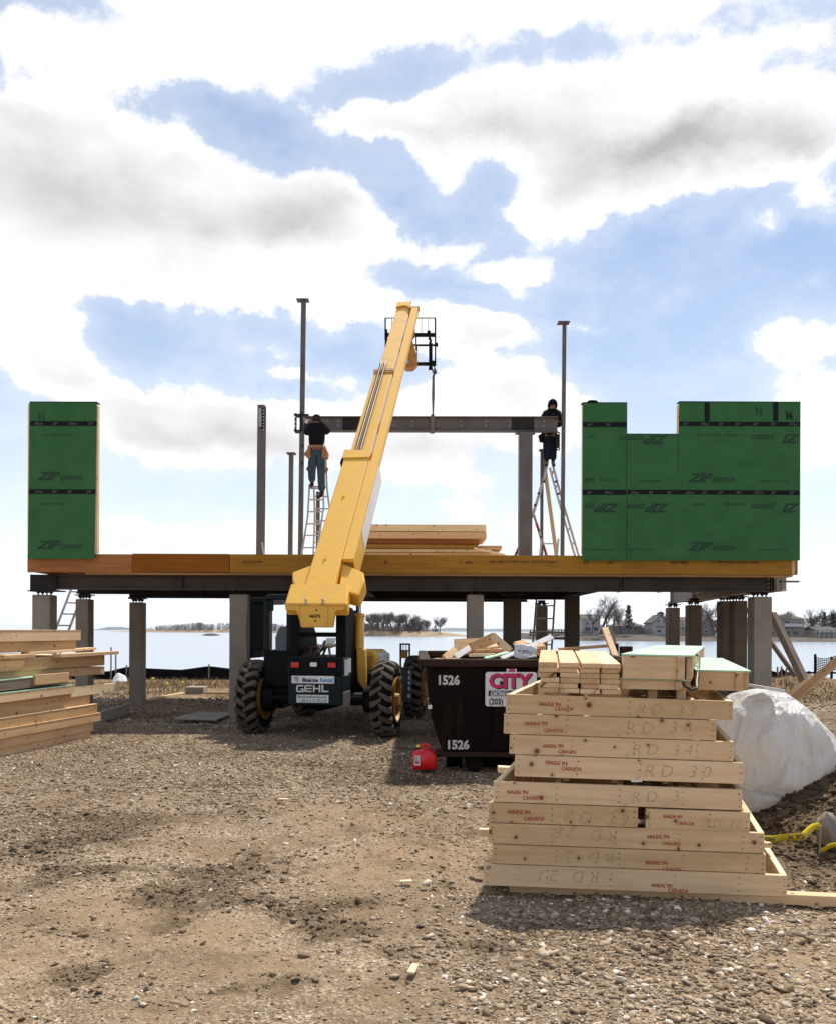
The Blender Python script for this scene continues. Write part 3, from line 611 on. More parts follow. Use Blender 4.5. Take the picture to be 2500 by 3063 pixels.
# ---------------------------------------------------------------- bare winter trees
M['bark'] = worn('grey_brown_bark', (.10, .078, .062), (.06, .047, .038), scale=.5, rough=.95, bmp=0, fine=3)
M['twigs'] = worn('fine_bare_twigs', (.115, .085, .07), (.075, .055, .045), scale=.3, rough=.95, bmp=0, fine=2)
M['needles'] = worn('dark_evergreen_foliage', (.022, .034, .018), (.012, .02, .012), scale=.5, rough=.95, bmp=0, fine=2)
def bare_meshes(h, spread, seed, levels=5, thin=1.0):
    """trunk mesh and crown mesh of a leafless tree of height h"""
    r = random.Random(seed); tr, cr = MB(), MB()
    def grow(p, d, l, rad, lev):
        pts = [p]; q = p.copy(); dd = d.copy(); n = 3
        for i in range(n):
            dd = (dd+Vector((r.gauss(0, .13), r.gauss(0, .13), r.gauss(.03, .07)))).normalized(); q = q+dd*l/n; pts.append(q.copy())
        rs = [rad*(1-.5*i/n) for i in range(n+1)]
        (tr if lev <= 1 else cr).tube(pts, rs, 5 if lev <= 1 else 3)
        if lev >= levels: return
        k = [3, 4, 4, 4, 4][min(lev, 4)]
        for i in range(k+(1 if lev > 1 else 0)):
            t = r.uniform(.35, 1) if lev else r.uniform(.55, 1.0); b = pts[0].lerp(pts[-1], t) if lev else pts[int(t*n)]
            ax = Vector((r.gauss(0, 1), r.gauss(0, 1), r.gauss(0, .25))).normalized()
            nd = (dd*(1.0 if lev else 1.1)+ax*spread*r.uniform(.7, 1.3)+Vector((0, 0, .15))).normalized()
            grow(b, nd, l*r.uniform(.55, .78), rad*.50, lev+1)
    grow(Vector((0, 0, -.3)), Vector((0, 0, 1)), h*.36, h*.024*thin, 0)
    k = h/max(v[2] for v in cr.v)
    for q in (tr, cr): q.v = [(v[0]*k*.95, v[1]*k*.95, v[2]*k) for v in q.v]
    return tr.mesh('trunk', M['bark'], fix=False), cr.mesh('crown', M['twigs'], fix=False)
def conifer_meshes(h, w, seed):
    r = random.Random(seed); tr, cr = MB(), MB(); tr.tube([(0, 0, -.3), (0, 0, h)], [h*.02, .03], 5)
    for i in range(900):
        t = r.random()**.8; z = h*(.12+.88*t); rr = w*(1-t)**.75*(.35+.65*r.random())*(.75+.35*math.sin(t*34)); a = r.uniform(0, 6.28)
        c = Vector((rr*math.cos(a), rr*math.sin(a), z-rr*.15)); s = h*.035*r.uniform(.6, 1.4)
        v = [c+Vector((r.uniform(-s, s)*1.5, r.uniform(-s, s)*1.5, r.uniform(-s, s)*.7)) for _ in range(3)]
        cr.add([tuple(x) for x in v], [(0, 1, 2)])
    return tr.mesh('trunk', M['bark'], fix=False), cr.mesh('crown', M['needles'], fix=False)
def bush_meshes(h, w, seed):
    r = random.Random(seed); tr, cr = MB(), MB()
    for i in range(6): tr.tube([(r.uniform(-.2, .2)*w, r.uniform(-.2, .2)*w, -.2), (r.uniform(-.5, .5)*w, r.uniform(-.5, .5)*w, h*.7)], [.06, .02], 4)
    for i in range(700):
        a = r.uniform(0, 6.28); q = r.random()**.5; c = Vector((w*q*math.cos(a), w*q*math.sin(a), h*(.1+.85*r.random()*(1-q*q*.6)))); s = h*.07
        cr.add([tuple(c+Vector((r.uniform(-s, s), r.uniform(-s, s), r.uniform(-s, s)))) for _ in range(3)], [(0, 1, 2)])
    return tr.mesh('trunk', M['bark'], fix=False), cr.mesh('crown', M['twigs'], fix=False)
TREES = {'bareA': bare_meshes(10, .8, 11), 'bareB': bare_meshes(10, .62, 5), 'bareC': bare_meshes(10, .95, 23, thin=1.2), 'con': conifer_meshes(10, 2.3, 4), 'conW': conifer_meshes(10, 3.6, 9), 'bush': bush_meshes(10, 11, 2)}
def tree(kind, px, base_py, top_py, Y, name, label, group=None, sx=1.0, rot=None, cat='tree', gz_=None):
    z0 = P(px, base_py, Y).z if gz_ is None else gz_
    hgt = P(px, top_py, Y).z-z0; s = hgt/10*(1.04 if kind[0] == 'b' else 1); x = P(px, base_py, Y).x
    t = thing(name, label, cat, T(x, Y, z0) @ Rz(rot if rot is not None else random.uniform(0, 360)) @ Matrix.Diagonal((s*sx, s*sx, s, 1)), group)
    for nm, me in zip(('trunk', 'crown'), TREES[kind]): link(bpy.data.objects.new(nm, me), t)
    return t
random.seed(3)
tl = 'bare winter tree on the low sandy island beyond the machine'
for i in range(26):
    px = 1100+i*8.6+random.uniform(-3, 3); top = np.interp(px, [1090, 1110, 1150, 1200, 1235, 1262, 1290, 1310, 1330], [1832, 1834, 1830, 1832, 1836, 1856, 1850, 1846, 1860])+random.uniform(-4, 5)
    tree(random.choice(['bareA', 'bareB', 'bareC']), px, 1893, top, 445+random.uniform(-8, 12), 'bare_tree', tl, 'bare trees on the middle island', sx=.95)
for i, (px, top) in enumerate([(1120, 1866), (1160, 1870), (1196, 1868), (1236, 1852), (1252, 1862), (1300, 1870)]):
    tree('conW' if i > 2 else 'bush', px, 1892, top, 436+i, 'island_bush', 'dark low evergreen clump among the bare island trees', 'dark clumps on the middle island', sx=1.2, cat='bush')
def wood_mass(name, px0, px1, Y, tops, n, seed, mats, base):
    """a far-off wood that reads as one mass: many thin branching strokes and leaf-sized faces"""
    r = random.Random(seed); mb = MB()
    for i in range(n):
        px = r.uniform(px0, px1); y = Y+r.uniform(0, 30); top = P(px, np.interp(px, [a for a, _ in tops], [b for _, b in tops])+r.uniform(0, 7)*abs(r.gauss(0, 1)), y).z; b0 = P(px, base, y).z; x = (px-1250)*y/FPX
        h = top-b0; mb.tube([(x, y, b0), (x+r.uniform(-.5, .5), y, b0+h*.8)], [h*.02, h*.01], 3)
        for k in range(60):
            q = r.random(); w = h*.22*(1-abs(2*q-.9)*.5)*r.uniform(.1, 1); c = Vector((x+r.choice((-1, 1))*w, y+r.uniform(-2, 2), b0+h*(.12+.88*q))); s = h*.055
            mb.add([tuple(c+Vector((r.uniform(-s, s), r.uniform(-s, s), r.uniform(-s, s)*1.6))) for _ in range(3)], [(0, 1, 2)])
    o = obj(name, mb, mats); o['kind'] = 'stuff'; return o
wood_mass('distant_wood', 432, 900, 1005, [(432, 1884), (450, 1876), (480, 1871), (560, 1866), (600, 1861), (625, 1868), (635, 1866), (690, 1862), (800, 1864), (880, 1872), (900, 1882)], 330, 3, M['twigs'], 1890)
wood_mass('island_undergrowth', 1088, 1318, 440, [(1088, 1864), (1180, 1870), (1240, 1862), (1270, 1872), (1318, 1884)], 230, 8, M['twigs'], 1893)
wood_mass('shore_woods', 1695, 2620, 330, [(1695, 1890), (1740, 1868), (1900, 1866), (2000, 1872), (2110, 1856), (2200, 1850), (2300, 1860), (2420, 1850), (2500, 1835), (2620, 1838)], 330, 12, M['twigs'], 1900)

# ---------------------------------------------------------------- houses across the water
M['siding_w'] = worn('white_clapboard', (.42, .39, .38), (.34, .31, .30), scale=.4, rough=.8, bmp=0, fine=4)
M['siding_g'] = worn('grey_shingle_siding', (.22, .19, .18), (.17, .15, .14), scale=.4, rough=.85, bmp=0, fine=4)
M['siding_t'] = worn('tan_siding', (.30, .26, .22), (.24, .2, .17), scale=.4, rough=.85, bmp=0, fine=4)
M['roof'] = worn('dark_shingle_roof', (.075, .065, .062), (.05, .045, .043), scale=.6, rough=.9, bmp=0, fine=4)
M['pane'] = worn('dark_window_glass', (.025, .03, .045), (.04, .045, .06), scale=.5, rough=.25, bmp=0, fine=5)
M['trim'] = plain('white_trim', (.6, .58, .57), .6)
def house(label, px0, px1, eave, ridge, base, Y, kind, wall, wins, depth=9, extra=None):
    """kind: 'gable' (gable end to the camera) or 'side' (eave to the camera) or 'hip'"""
    a = P(px0, base, Y); b = P(px1, base, Y); w = b.x-a.x; z0 = 0; zb = a.z
    he = P((px0+px1)/2, eave, Y).z-zb; hr = P((px0+px1)/2, ridge, Y).z-zb
    t = thing('house', label, 'house', T((a.x+b.x)/2, Y, zb), 'houses on the far shore')
    mb = MB(); mb.box2((-w/2, 0, -1), (w/2, depth, he))
    if kind == 'gable': mb.prism([(-w/2, he), (w/2, he), (0, hr)], 0, depth, lambda u, v, q: (u, q, v))
    obj('wall', mb, wall, t)
    rf = MB(); o = .35
    if kind == 'gable':
        for s in (-1, 1):
            n = Vector((-(he-hr)*s*-1, 0, w/2)).normalized()
            rf.prism([(0, hr+.03), (s*(w/2+o), he-o*(hr-he)/(w/2)+.03), (s*(w/2+o), he-o*(hr-he)/(w/2)+.28), (0, hr+.30)], -o, depth+o, lambda u, v, q: (u, q, v))
    elif kind == 'side':
        rf.prism([(-o, he-.05), (depth+o, he-.05), (depth/2, hr)], -w/2-o, w/2+o, lambda u, v, q: (q, u, v))
    else:
        i = min(w, depth)*.32; vs = [(-w/2-o, -o, he), (w/2+o, -o, he), (w/2+o, depth+o, he), (-w/2-o, depth+o, he), (-w/2+i, depth/2, hr), (w/2-i, depth/2, hr)]
        rf.add(vs, [(0, 1, 5, 4), (1, 2, 5), (2, 3, 4, 5), (3, 0, 4), (3, 2, 1, 0)])
    r = obj('roof', rf, M['roof'], t)
    for (wx0, wy0, wx1, wy1) in wins:      # pixels: left, top, right, bottom
        p, q = P(wx0, wy0, Y), P(wx1, wy1, Y); x0, x1, zt, zbm = p.x-(a.x+b.x)/2, q.x-(a.x+b.x)/2, p.z-zb, q.z-zb
        f = obj('window', MB().box2((x0-.08, -.08, zbm-.08), (x1+.08, .04, zt+.08)), M['trim'], t); obj('pane', MB().box2((x0, -.11, zbm), (x1, -.05, zt)), M['pane'], f)
    if extra: extra(t, r, w, he, hr, depth)
    return t
def chimney(dx, h=1.2):
    def f(t, r, w, he, hr, d): obj('chimney', MB().box2((dx-.4, d*.45, hr-1), (dx+.4, d*.45+.8, hr+h)), M['siding_g'], r)
    return f
def porch(t, r, w, he, hr, d):
    m = MB(); m.box2((-w*.45, -2.2, he*.52), (w*.45, 0, he*.56))
    for i in range(5): m.box2((-w*.45+i*w*.9/4-.09, -2.1, -1), (-w*.45+i*w*.9/4+.09, -1.95, he*.74))
    m.box2((-w*.45, -2.12, he*.72), (w*.45, -2.0, he*.75)); obj('porch', m, M['trim'], t)
def Z6(*l): return [tuple(v for p in ((a, b), (c, d)) for v in z6(*p)) for a, b, c, d in l]
house('pale two storey house behind the big bare tree', *[z6(x, 0)[0] for x in (85, 205)], z6(0, 1520)[1], z6(0, 1490)[1], z6(0, 1608)[1], 268, 'side', M['siding_w'], Z6((110,1545,125,1560),(150,1545,165,1560),(105,1575,140,1600),(160,1575,190,1600)))
house('low dark house partly hidden by a dark evergreen', *[z6(x, 0)[0] for x in (300, 475)], z6(0, 1570)[1], z6(0, 1530)[1], z6(0, 1612)[1], 275, 'hip', M['siding_g'], Z6((330,1582,345,1596),(420,1580,440,1598)))
def cupola(t, r, w, he, hr, d):
    obj('cupola', MB().box2((-w*.02, d*.3, hr-1.6), (w*.28, d*.3+2, hr+.5)), M['siding_w'], r); obj('cupola_roof', MB().prism([(-w*.06, hr+.5), (w*.32, hr+.5), (w*.13, hr+1.3)], d*.25, d*.3+2.3, lambda u, v, q: (u, q, v)), M['roof'], r)
house('white gabled house with a roof cupola above the water', *[z6(x, 0)[0] for x in (543, 660)], z6(0, 1548)[1], z6(0, 1500)[1], z6(0, 1612)[1], 266, 'gable', M['siding_w'], Z6((575,1532,590,1545),(568,1568,582,1580),(588,1568,602,1580),(606,1568,620,1580),(575,1595,600,1610),(630,1565,645,1578)), extra=cupola)
house('small low shed roofed house left of the white gabled house', *[z6(x, 0)[0] for x in (480, 545)], z6(0, 1578)[1], z6(0, 1562)[1], z6(0, 1612)[1], 280, 'side', M['siding_g'], Z6((500,1588,512,1600)))
house('white house seen in the gap between the two rear pillars', *[z6(x, 0)[0] for x in (715, 792)], z6(0, 1530)[1], z6(0, 1508)[1], z6(0, 1615)[1], 270, 'side', M['siding_w'], Z6((735,1548,750,1562),(735,1580,745,1592),(758,1580,768,1592)), extra=porch)
house('grey house with steep gable behind the round bare tree', *[z6(x, 0)[0] for x in (862, 950)], z6(0, 1560)[1], z6(0, 1500)[1], z6(0, 1618)[1], 268, 'gable', M['siding_g'], Z6((885,1570,900,1584),(915,1570,928,1584),(885,1596,900,1612)))
house('pale house half hidden behind the double pillar', *[z6(x, 0)[0] for x in (1150, 1215)], z6(0, 1545)[1], z6(0, 1510)[1], z6(0, 1620)[1], 272, 'side', M['siding_t'], Z6((1165,1560,1178,1575),(1190,1560,1202,1575),(1168,1592,1185,1612)))
def garages(t, r, w, he, hr, d):
    obj('dormer', MB().prism([(-w*.32, he), (w*.05, he), (w*.05, hr-.4), (-w*.135, hr+.1), (-w*.32, hr-.4)], .02, d*.5, lambda u, v, q: (u, q-.3, v)), M['siding_t'], r)
    obj('balcony', MB().box2((-w*.25, -1.3, he*.52), (w*.4, 0, he*.56)).box2((-w*.25, -1.3, he*.56), (w*.4, -1.24, he*.70)), M['trim'], t)
house('tall three storey tan house with garages beneath', *[z6(x, 0)[0] for x in (1345, 1530)], z6(0, 1522)[1], z6(0, 1490)[1], z6(0, 1628)[1], 265, 'hip', M['siding_t'],
      Z6((1402,1535,1418,1550),(1420,1535,1436,1550),(1385,1575,1400,1592),(1405,1575,1420,1592),(1440,1575,1458,1592),(1400,1602,1440,1626),(1452,1602,1492,1626),(1490,1540,1505,1555)), extra=garages)
house('white cottage with porch at the right edge', *[z6(x, 0)[0] for x in (1600, 1740)], z6(0, 1590)[1], z6(0, 1572)[1], z6(0, 1632)[1], 262, 'side', M['siding_w'], Z6((1612,1600,1626,1618),(1650,1600,1664,1618),(1690,1600,1704,1618)), extra=porch)
house('grey gabled house behind the white cottage at the right edge', *[z6(x, 0)[0] for x in (1640, 1800)], z6(0, 1575)[1], z6(0, 1540)[1], z6(0, 1632)[1], 285, 'gable', M['siding_t'], Z6((1680,1560,1692,1572)))
# trees on that shore
ts = [('bareC', 208, 1612, 1358, 262, 'large round bare tree beside the pale two storey house', 1.0), ('bareA', 290, 1612, 1440, 264, 'smaller bare tree just right of the large round one', .9),
      ('con', 388, 1612, 1434, 262, 'tall dark conifer in front of the low dark house', 1.25), ('bareB', 150, 1610, 1450, 259, 'slim bare tree in front of the pale house', .8),
      ('bareC', 945, 1618, 1405, 262, 'round bare tree beside the grey gabled house', .95), ('bareB', 880, 1615, 1440, 290, 'slim bare tree rising behind the grey gabled house', .8),
      ('bareA', 635, 1610, 1490, 262, 'bare tree against the white gabled house', .8), ('bareB', 1390, 1620, 1465, 292, 'thin bare tree behind the tall tan house', .8),
      ('bareC', 1590, 1630, 1440, 275, 'bare tree right of the tall tan house', .9), ('conW', 1660, 1630, 1478, 278, 'dark bushy evergreen behind the white cottage', 1.0),
      ('bareA', 1690, 1630, 1452, 290, 'bare tree above the dark bushy evergreen', .9), ('con', 1715, 1630, 1490, 268, 'narrow evergreen at the right edge of the far shore', 1.3), ('bareB', 1480, 1625, 1520, 296, 'small bare tree behind the hip roof of the tall house', .8),
      ('bareA', 250, 1612, 1455, 285, 'bare tree deep behind the large round one', .9), ('bareB', 340, 1612, 1490, 270, 'short bare tree left of the tall conifer', 1.0), ('bareA', 1550, 1630, 1500, 268, 'short bare tree between the tan house and the cottage', .9)]
for k, x, b0, tp, Y, lb, sx in ts: tree(k, *z6(x, b0), z6(x, tp)[1], Y, 'conifer' if k[0] == 'c' else 'bare_tree', lb, sx=sx)
for i, (x, tp, lb) in enumerate([(110, 1590, 'low brown bush below the pale two storey house'), (520, 1588, 'low brown bush beside the shed roofed house'), (820, 1596, 'low bush between the two rear pillars'), (1310, 1598, 'low bush left of the tall tan house'), (1560, 1600, 'low bush right of the tall tan house')]):
    tree('bush', *z6(x, 1622), z6(x, tp)[1], 258, 'bush', lb, sx=.9, cat='bush')
# the low jetty before the point
jt = MB(); a, b = P(*z5(955, 352), 305), P(*z5(1210, 352), 305)
jt.box2((a.x, 305, a.z-.3), (b.x, 308, a.z+.25))
for i in range(12): jt.box2((a.x+(b.x-a.x)*i/11-.15, 305, WZ-.5), (a.x+(b.x-a.x)*i/11+.15, 305.3, a.z+.9))
jt.box2((a.x, 304.9, a.z+.8), (b.x, 305.1, a.z+1.0))
tag(obj('jetty', jt, M['bark'], W=None), 'long low dark jetty on piles across the bay', 'jetty')
rk = MB(); c = P(*z8(1565, 235), 420); rk.lathe([(0, .01), (.3, 1.6), (.9, 1.0), (1.25, .2)], 'Z', 9, T(c.x, 420, WZ-.1) @ Matrix.Diagonal((3.0, 1.6, 1.0, 1)), closed=False)
tag(obj('rock', rk, M['bark']), 'small dark rock breaking the water before the left island', 'rock')
# ================================================================ the raised house frame
YF = 15.2                                   # front plane of the rim board
hf = thing('elevated_house_frame', 'new house floor raised on concrete pillars with grey steel columns and green sheathed walls', 'building', (0, YF, 0))
HW = T(0, -YF, 0)                           # world -> house
ZD0, ZD1 = P(1250, 1715, YF).z, P(1250, 1660, YF).z
XL, XR = P(82, 1690, YF).x, P(2392, 1690, YF).x
def pillar(px0, px1, top_py, Y, deep=.32, ztop=None, cap=True, mat=None, ground_z=-.5):
    a, b = P(px0, 1900, Y), P(px1, 1900, Y); zt = P((px0+px1)/2, top_py, Y).z if ztop is None else ztop
    mb = MB().box2((a.x, Y, ground_z), (b.x, Y+deep, zt))
    o = obj('concrete_pillar', mb, mat or M['concrete'], hf, W=HW, bevel=.012)
    if cap:
        c = MB(); xm = (a.x+b.x)/2; w = (b.x-a.x)
        c.box2((xm-w*.62, Y+.02, zt+.075), (xm+w*.62, Y+deep-.02, zt+.095))
        for s in (-1, 1):
            for t_ in (.07, deep-.07):
                c.cyl((xm+s*w*.24, Y+t_, zt-.02), (xm+s*w*.24, Y+t_, zt+.15), .014, seg=6); c.cyl((xm+s*w*.24, Y+t_, zt+.03), (xm+s*w*.24, Y+t_, zt+.07), .03, .045, seg=8)
        c.box2((xm-w*.30, Y+.05, zt+.095), (xm+w*.30, Y+deep-.05, zt+.17)); obj('base_plate', c, M['steel_dark'], o, W=HW)
    return o
xl = lambda a: a/1.85
pillar(95, 149, 1779, 15.6); pillar(686, 741, 1778, 15.6); pillar(1397, 1446, 1779, 15.6); pillar(2255, 2309, 1785, 15.6)
CS = M['concrete_shaded']; pillar(225, 264, 1792, 18.1); pillar(386, 424, 1802, 18.9)
pillar(1508, 1558, 1792, 17.4, ztop=2.25, mat=CS); pillar(1605, 1637, 1814, 24.0, mat=CS); pillar(1694, 1733, 1774, 18.6, ztop=2.42, cap=False, mat=CS)
pillar(1999, 2033, 1818, 24.3, mat=CS); pillar(2060, 2099, 1810, 21.6, mat=CS); pillar(2157, 2196, 1798, 19.5, mat=CS); pillar(2194, 2235, 1797, 18.3, mat=CS)
def ibeam(mb, p0, p1, h, w, tf=.02, tw=.014, zfrom='top'):
    p0, p1 = Vector(p0), Vector(p1); Mx, l = along(p0, p1); mb.box((0, 0, h/2-tf/2), (l, w, tf), Mx); mb.box((0, 0, -h/2+tf/2), (l, w, tf), Mx); mb.box((0, 0, 0), (l, tw, h-2*tf), Mx)
    return Mx, l
GT = ZD0-.03; GB = P(1250, 1767, 15.5).z; gh = GT-GB
def girder(p0, p1, stiff=6, h=None, mat='girder', w=.2, top=None):
    h = h or gh; mb = MB(); zc_ = (GT if top is None else top)-h/2; Mx, l = ibeam(mb, (*p0, zc_), (*p1, zc_), h, w)
    for i in range(stiff+1): mb.box(((i/stiff-.5)*(l-.05), 0, 0), (.014, w-.02, h-.05), Mx)
    return obj('steel_girder', mb, M[mat], hf, W=HW)
xa, xb = P(103, 1750, 15.6).x, P(2306, 1750, 15.6).x
girder((xa, 15.6), (xb, 15.6), 5)
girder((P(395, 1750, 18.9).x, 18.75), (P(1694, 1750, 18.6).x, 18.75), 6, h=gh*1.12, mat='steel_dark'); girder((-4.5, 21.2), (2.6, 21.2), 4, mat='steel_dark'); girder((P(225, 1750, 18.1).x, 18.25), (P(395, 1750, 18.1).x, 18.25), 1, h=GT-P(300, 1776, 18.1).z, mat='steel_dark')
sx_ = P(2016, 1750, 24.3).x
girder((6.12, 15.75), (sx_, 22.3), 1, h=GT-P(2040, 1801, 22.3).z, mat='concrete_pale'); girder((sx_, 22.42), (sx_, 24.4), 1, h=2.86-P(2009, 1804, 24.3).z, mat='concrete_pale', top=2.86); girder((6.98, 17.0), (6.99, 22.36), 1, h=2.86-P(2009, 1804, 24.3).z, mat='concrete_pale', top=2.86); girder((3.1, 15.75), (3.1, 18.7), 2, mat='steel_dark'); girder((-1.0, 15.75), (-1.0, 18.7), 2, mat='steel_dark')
# bolted end plates seen at the right end of the front girder
ep = MB(); ep.box2((xb+.0, 15.5, GB+.03), (xb+.012, 15.72, GT-.02))
for k in range(4): ep.cyl((xb-.05, 15.58, GB+.08+k*.07), (xb-.05, 15.565, GB+.08+k*.07), .012, seg=8, mi=1)
obj('end_plate', ep, [M['steel_dark'], M['steel_hole']], hf, W=HW)
obj('end_plate', MB().box2((xa-.03, 15.49, GB-.02), (xa+.42, 15.50, GT)).box2((xa-.06, 15.45, GB-.04), (xa+.5, 15.75, GB-.02)), M['steel_dark'], hf, W=HW)
# nailer under the rim, joists and floor
obj('nailer_plank', MB().box2((P(255, 1715, 15.3).x, 15.30, ZD0-.032), (P(2370, 1715, 15.3).x, 15.58, ZD0-.003)), M['pine_warm'], hf, W=HW)
obj('loose_ledger', MB().box2((P(2330, 1735, 15.7).x, 15.62, ZD0-.105), (P(2385, 1735, 15.7).x, 15.72, ZD0-.075)), M['pine_grey'], hf, W=HW)
YB = 22.4
obj('floor_deck', MB().box2((XL+.02, YF+.10, ZD1-.022), (XR-.02, YB, ZD1)), M['pine_warm'], hf, W=HW)
for i in range(13):
    x = XL+.5+i*(XR-XL-1)/12; obj('floor_joist', MB().box2((x-.02, YF+.1, ZD0), (x+.02, YB, ZD1-.03)), M['pine_warm'], hf, W=HW)
# rim boards
def rim(px0, px1, mat, dz=0, proud=0, thick=.045):
    a, b = P(px0, 1690, YF), P(px1, 1690, YF)
    L = b.x-a.x; c = ((a.x+b.x)/2, YF-proud+thick/2, (ZD0+ZD1)/2+dz)
    return obj('rim_board', MB().box((0, 0, 0), (L, thick, ZD1-ZD0)), mat, hf, HW @ T(*c)), c
r1, c1 = rim(82, 395, M['lvl_a'], -.008); r2, c2 = rim(396.5, 686, M['lvl_a'], .004, .003); r3, c3 = rim(688, 2368, M['lvl_b'], 0)
r1['label'] = r2['label'] = 'reddish brown rim board'; r3['label'] = 'long ochre rim board with printed lettering'
obj('corner_board', MB().box2((P(2369, 1690, YF).x, YF+.0, ZD0+.01), (P(2377, 1690, YF).x, YF+.05, ZD1)), M['pine_pale'], hf, W=HW)
obj('side_rim', MB().box2((XR-.06, YF+.05, ZD0+.006), (XR-.015, YB, ZD1-.03)), M['lvl_b'], hf, W=HW)
obj('side_rim', MB().box2((XL+.0, YF+.05, ZD0+.006), (XL+.045, YB, ZD1-.03)), M['lvl_a'], hf, W=HW)
UP = Matrix.Rotation(math.pi, 4, 'Z')
def print_on(parent, PM, body, px, py, size, mat, flip=False, Yp=YF, **k):
    """writing on a vertical face: PM maps world -> parent; (px, py) is the lower left of the writing (as it reads)"""
    p = P(px, py, Yp); return text('lettering', body, size, mat, parent, PM @ T(*p) @ FACE @ (UP if flip else Matrix.Identity(4)), **k)
R3 = (HW @ T(*c3)).inverted() @ HW; yr = YF-.0035
kw = dict(Yp=yr, flip=True, bold=.002, space=1.05)
def rim_text(px_right, body, w_px, dy=0):
    # upside-down print: begins at its right end
    n = max(1, len(body)); size = w_px*YF/FPX/(n*.62)
    print_on(r3, R3, body, px_right, 1678+dy, min(size, .085), M['lvl_ink'], sx=size/min(size, .085), **kw)
rim_text(1665, 'BOISE CASCADE  VERSA-LAM  2.0-2800  APA', 240); rim_text(1412, '2800  11', 55, 1)
rim_text(785, 'BOISE CASCADE', 62); rim_text(2270, 'BOISE CASCADE  VERSA-LAM  2.0', 165, 1); rim_text(2058, '2800 APA', 60, 1)
rim_text(1760, 'ZP', 18); rim_text(1832, 'BP', 18); rim_text(1160, 'ZP', 14)

# ---------------------------------------------------------------- sheathed wall panels
YW = 15.1
def wall(label, outline, py_base, base_z, tapes, studs_x, seams=(), name='wall_panel'):
    """outline: polygon in pixels on plane YW"""
    t = bpy.data.objects.new(name, None); link(t, hf, HW @ T(0, YW, ZD1)); t['label'] = label; WM = T(0, -YW, -ZD1)
    poly = [(P(a, b, YW).x, P(a, b, YW).z) for a, b in outline]
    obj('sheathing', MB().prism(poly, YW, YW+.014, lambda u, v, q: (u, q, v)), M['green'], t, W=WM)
    for (x0, y0, x1, y1) in tapes:
        a, b = P(x0, y0, YW), P(x1, y1, YW); tp = obj('seam_tape', MB().box2((a.x, YW-.003, b.z), (b.x, YW-.0003, a.z)), M['tape'], t, W=WM)
        if x1-x0 > y1-y0:
            n = int((x1-x0)/52)
            for i in range(n+1):
                px = x0+14+i*52+random.uniform(-4, 4)
                if px < x1-20: print_on(tp, WM, random.choice(['ZIP', 'ZIPsys', 'ZIP']), px, y1-4, .055, M['tape_mark'], Yp=YW-.0042, shear=.3, bold=.002, extrude=.0004)
    for (x0, y0, x1, y1) in seams:
        a, b = P(x0, y0, YW), P(x1, y1, YW); obj('panel_joint', MB().box2((a.x-.002, YW-.0015, b.z), (b.x+.002, YW-.0002, a.z)), M['tape'], t, W=WM)
    return t, WM
def studs(t, WM, spans):
    """framing behind the sheathing: (px0, px1, py_top, py_bottom) boxes 2x6 deep"""
    for (x0, x1, y0, y1, nm) in spans:
        a, b = P(x0, y0, YW), P(x1, y1, YW); obj(nm, MB().box2((a.x, YW+.016, b.z), (b.x, YW+.105, a.z)), M['pine_pale'], t, W=WM)
# left
xA, xB, yT, yB = 88.5, 289, 1203, 1671
lw, LM = wall('narrow green sheathed wall panel at the left end of the deck', [(xA-5, yB), (xB-7, yB+1), (xB, yT+0), (xA, yT)], yB, 0, [(xA+1, 1259, xB-.5, 1274), (xA-2, 1463, xB-3, 1478)], [])
studs(lw, LM, [(82.5, 90, 1206, 1655, 'stud'), (281.5, 290.0, 1212, 1655, 'stud'), (90.5, 281, 1206, 1213, 'top_plate'), (90.5, 281, 1650, 1657, 'bottom_plate'), (150, 157, 1214, 1649, 'stud'), (217, 224, 1214, 1649, 'stud')])
obj('cap_strip', MB().box2((P(xA-1, yT, YW).x, YW-.004, P(xA, yT, YW).z+.001), (P(xB+1, yT, YW).x, YW+.16, P(xA, yT-2, YW).z+.003)), M['tape'], lw, W=LM)
# right, with the notch of a window
q = lambda a, b: z6(a, b)
pts = [q(88, 1144), q(1502, 1142), q(1506, 112), q(719, 116), q(717, 322), q(380, 324), q(380, 119), q(92, 120)]
tp = [(*q(91, 243), *q(379, 276)), (*q(718, 240), *q(1504, 272)), (*q(89, 682), *q(374, 717)), (*q(380, 683), *q(1503, 717)), (*q(882, 116), *q(915, 238)), (*q(1328, 114), *q(1361, 238))]
rw, RM = wall('wide green sheathed wall panel with a notched window opening at the right end', pts, 0, 0, tp, [], seams=[(*q(712, 325), *q(712, 560)), (*q(377, 720), *q(377, 1140)), (*q(376, 325), *q(376, 680))])
studs(rw, RM, [(*[q(v, 0)[0] for v in (92, 110)], q(0, 125)[1], q(0, 1100)[1], 'stud'), (*[q(v, 0)[0] for v in (360, 378)], q(0, 125)[1], q(0, 1100)[1], 'stud'), (*[q(v, 0)[0] for v in (713, 732)], q(0, 128)[1], q(0, 1100)[1], 'stud'),
     (*[q(v, 0)[0] for v in (1484, 1500)], q(0, 120)[1], q(0, 1100)[1], 'stud'), (*[q(v, 0)[0] for v in (380, 712)], q(0, 328)[1], q(0, 345)[1], 'sill_plate'), (*[q(v, 0)[0] for v in (111, 359)], q(0, 123)[1], q(0, 140)[1], 'top_plate'), (*[q(v, 0)[0] for v in (733, 1483)], q(0, 120)[1], q(0, 137)[1], 'top_plate')]
     + [(q(v, 0)[0], q(v+16, 0)[0], q(0, 138 if v > 730 or v < 350 else 346)[1], q(0, 1100)[1], 'stud') for v in (230, 480, 600, 860, 990, 1110, 1230, 1360)])
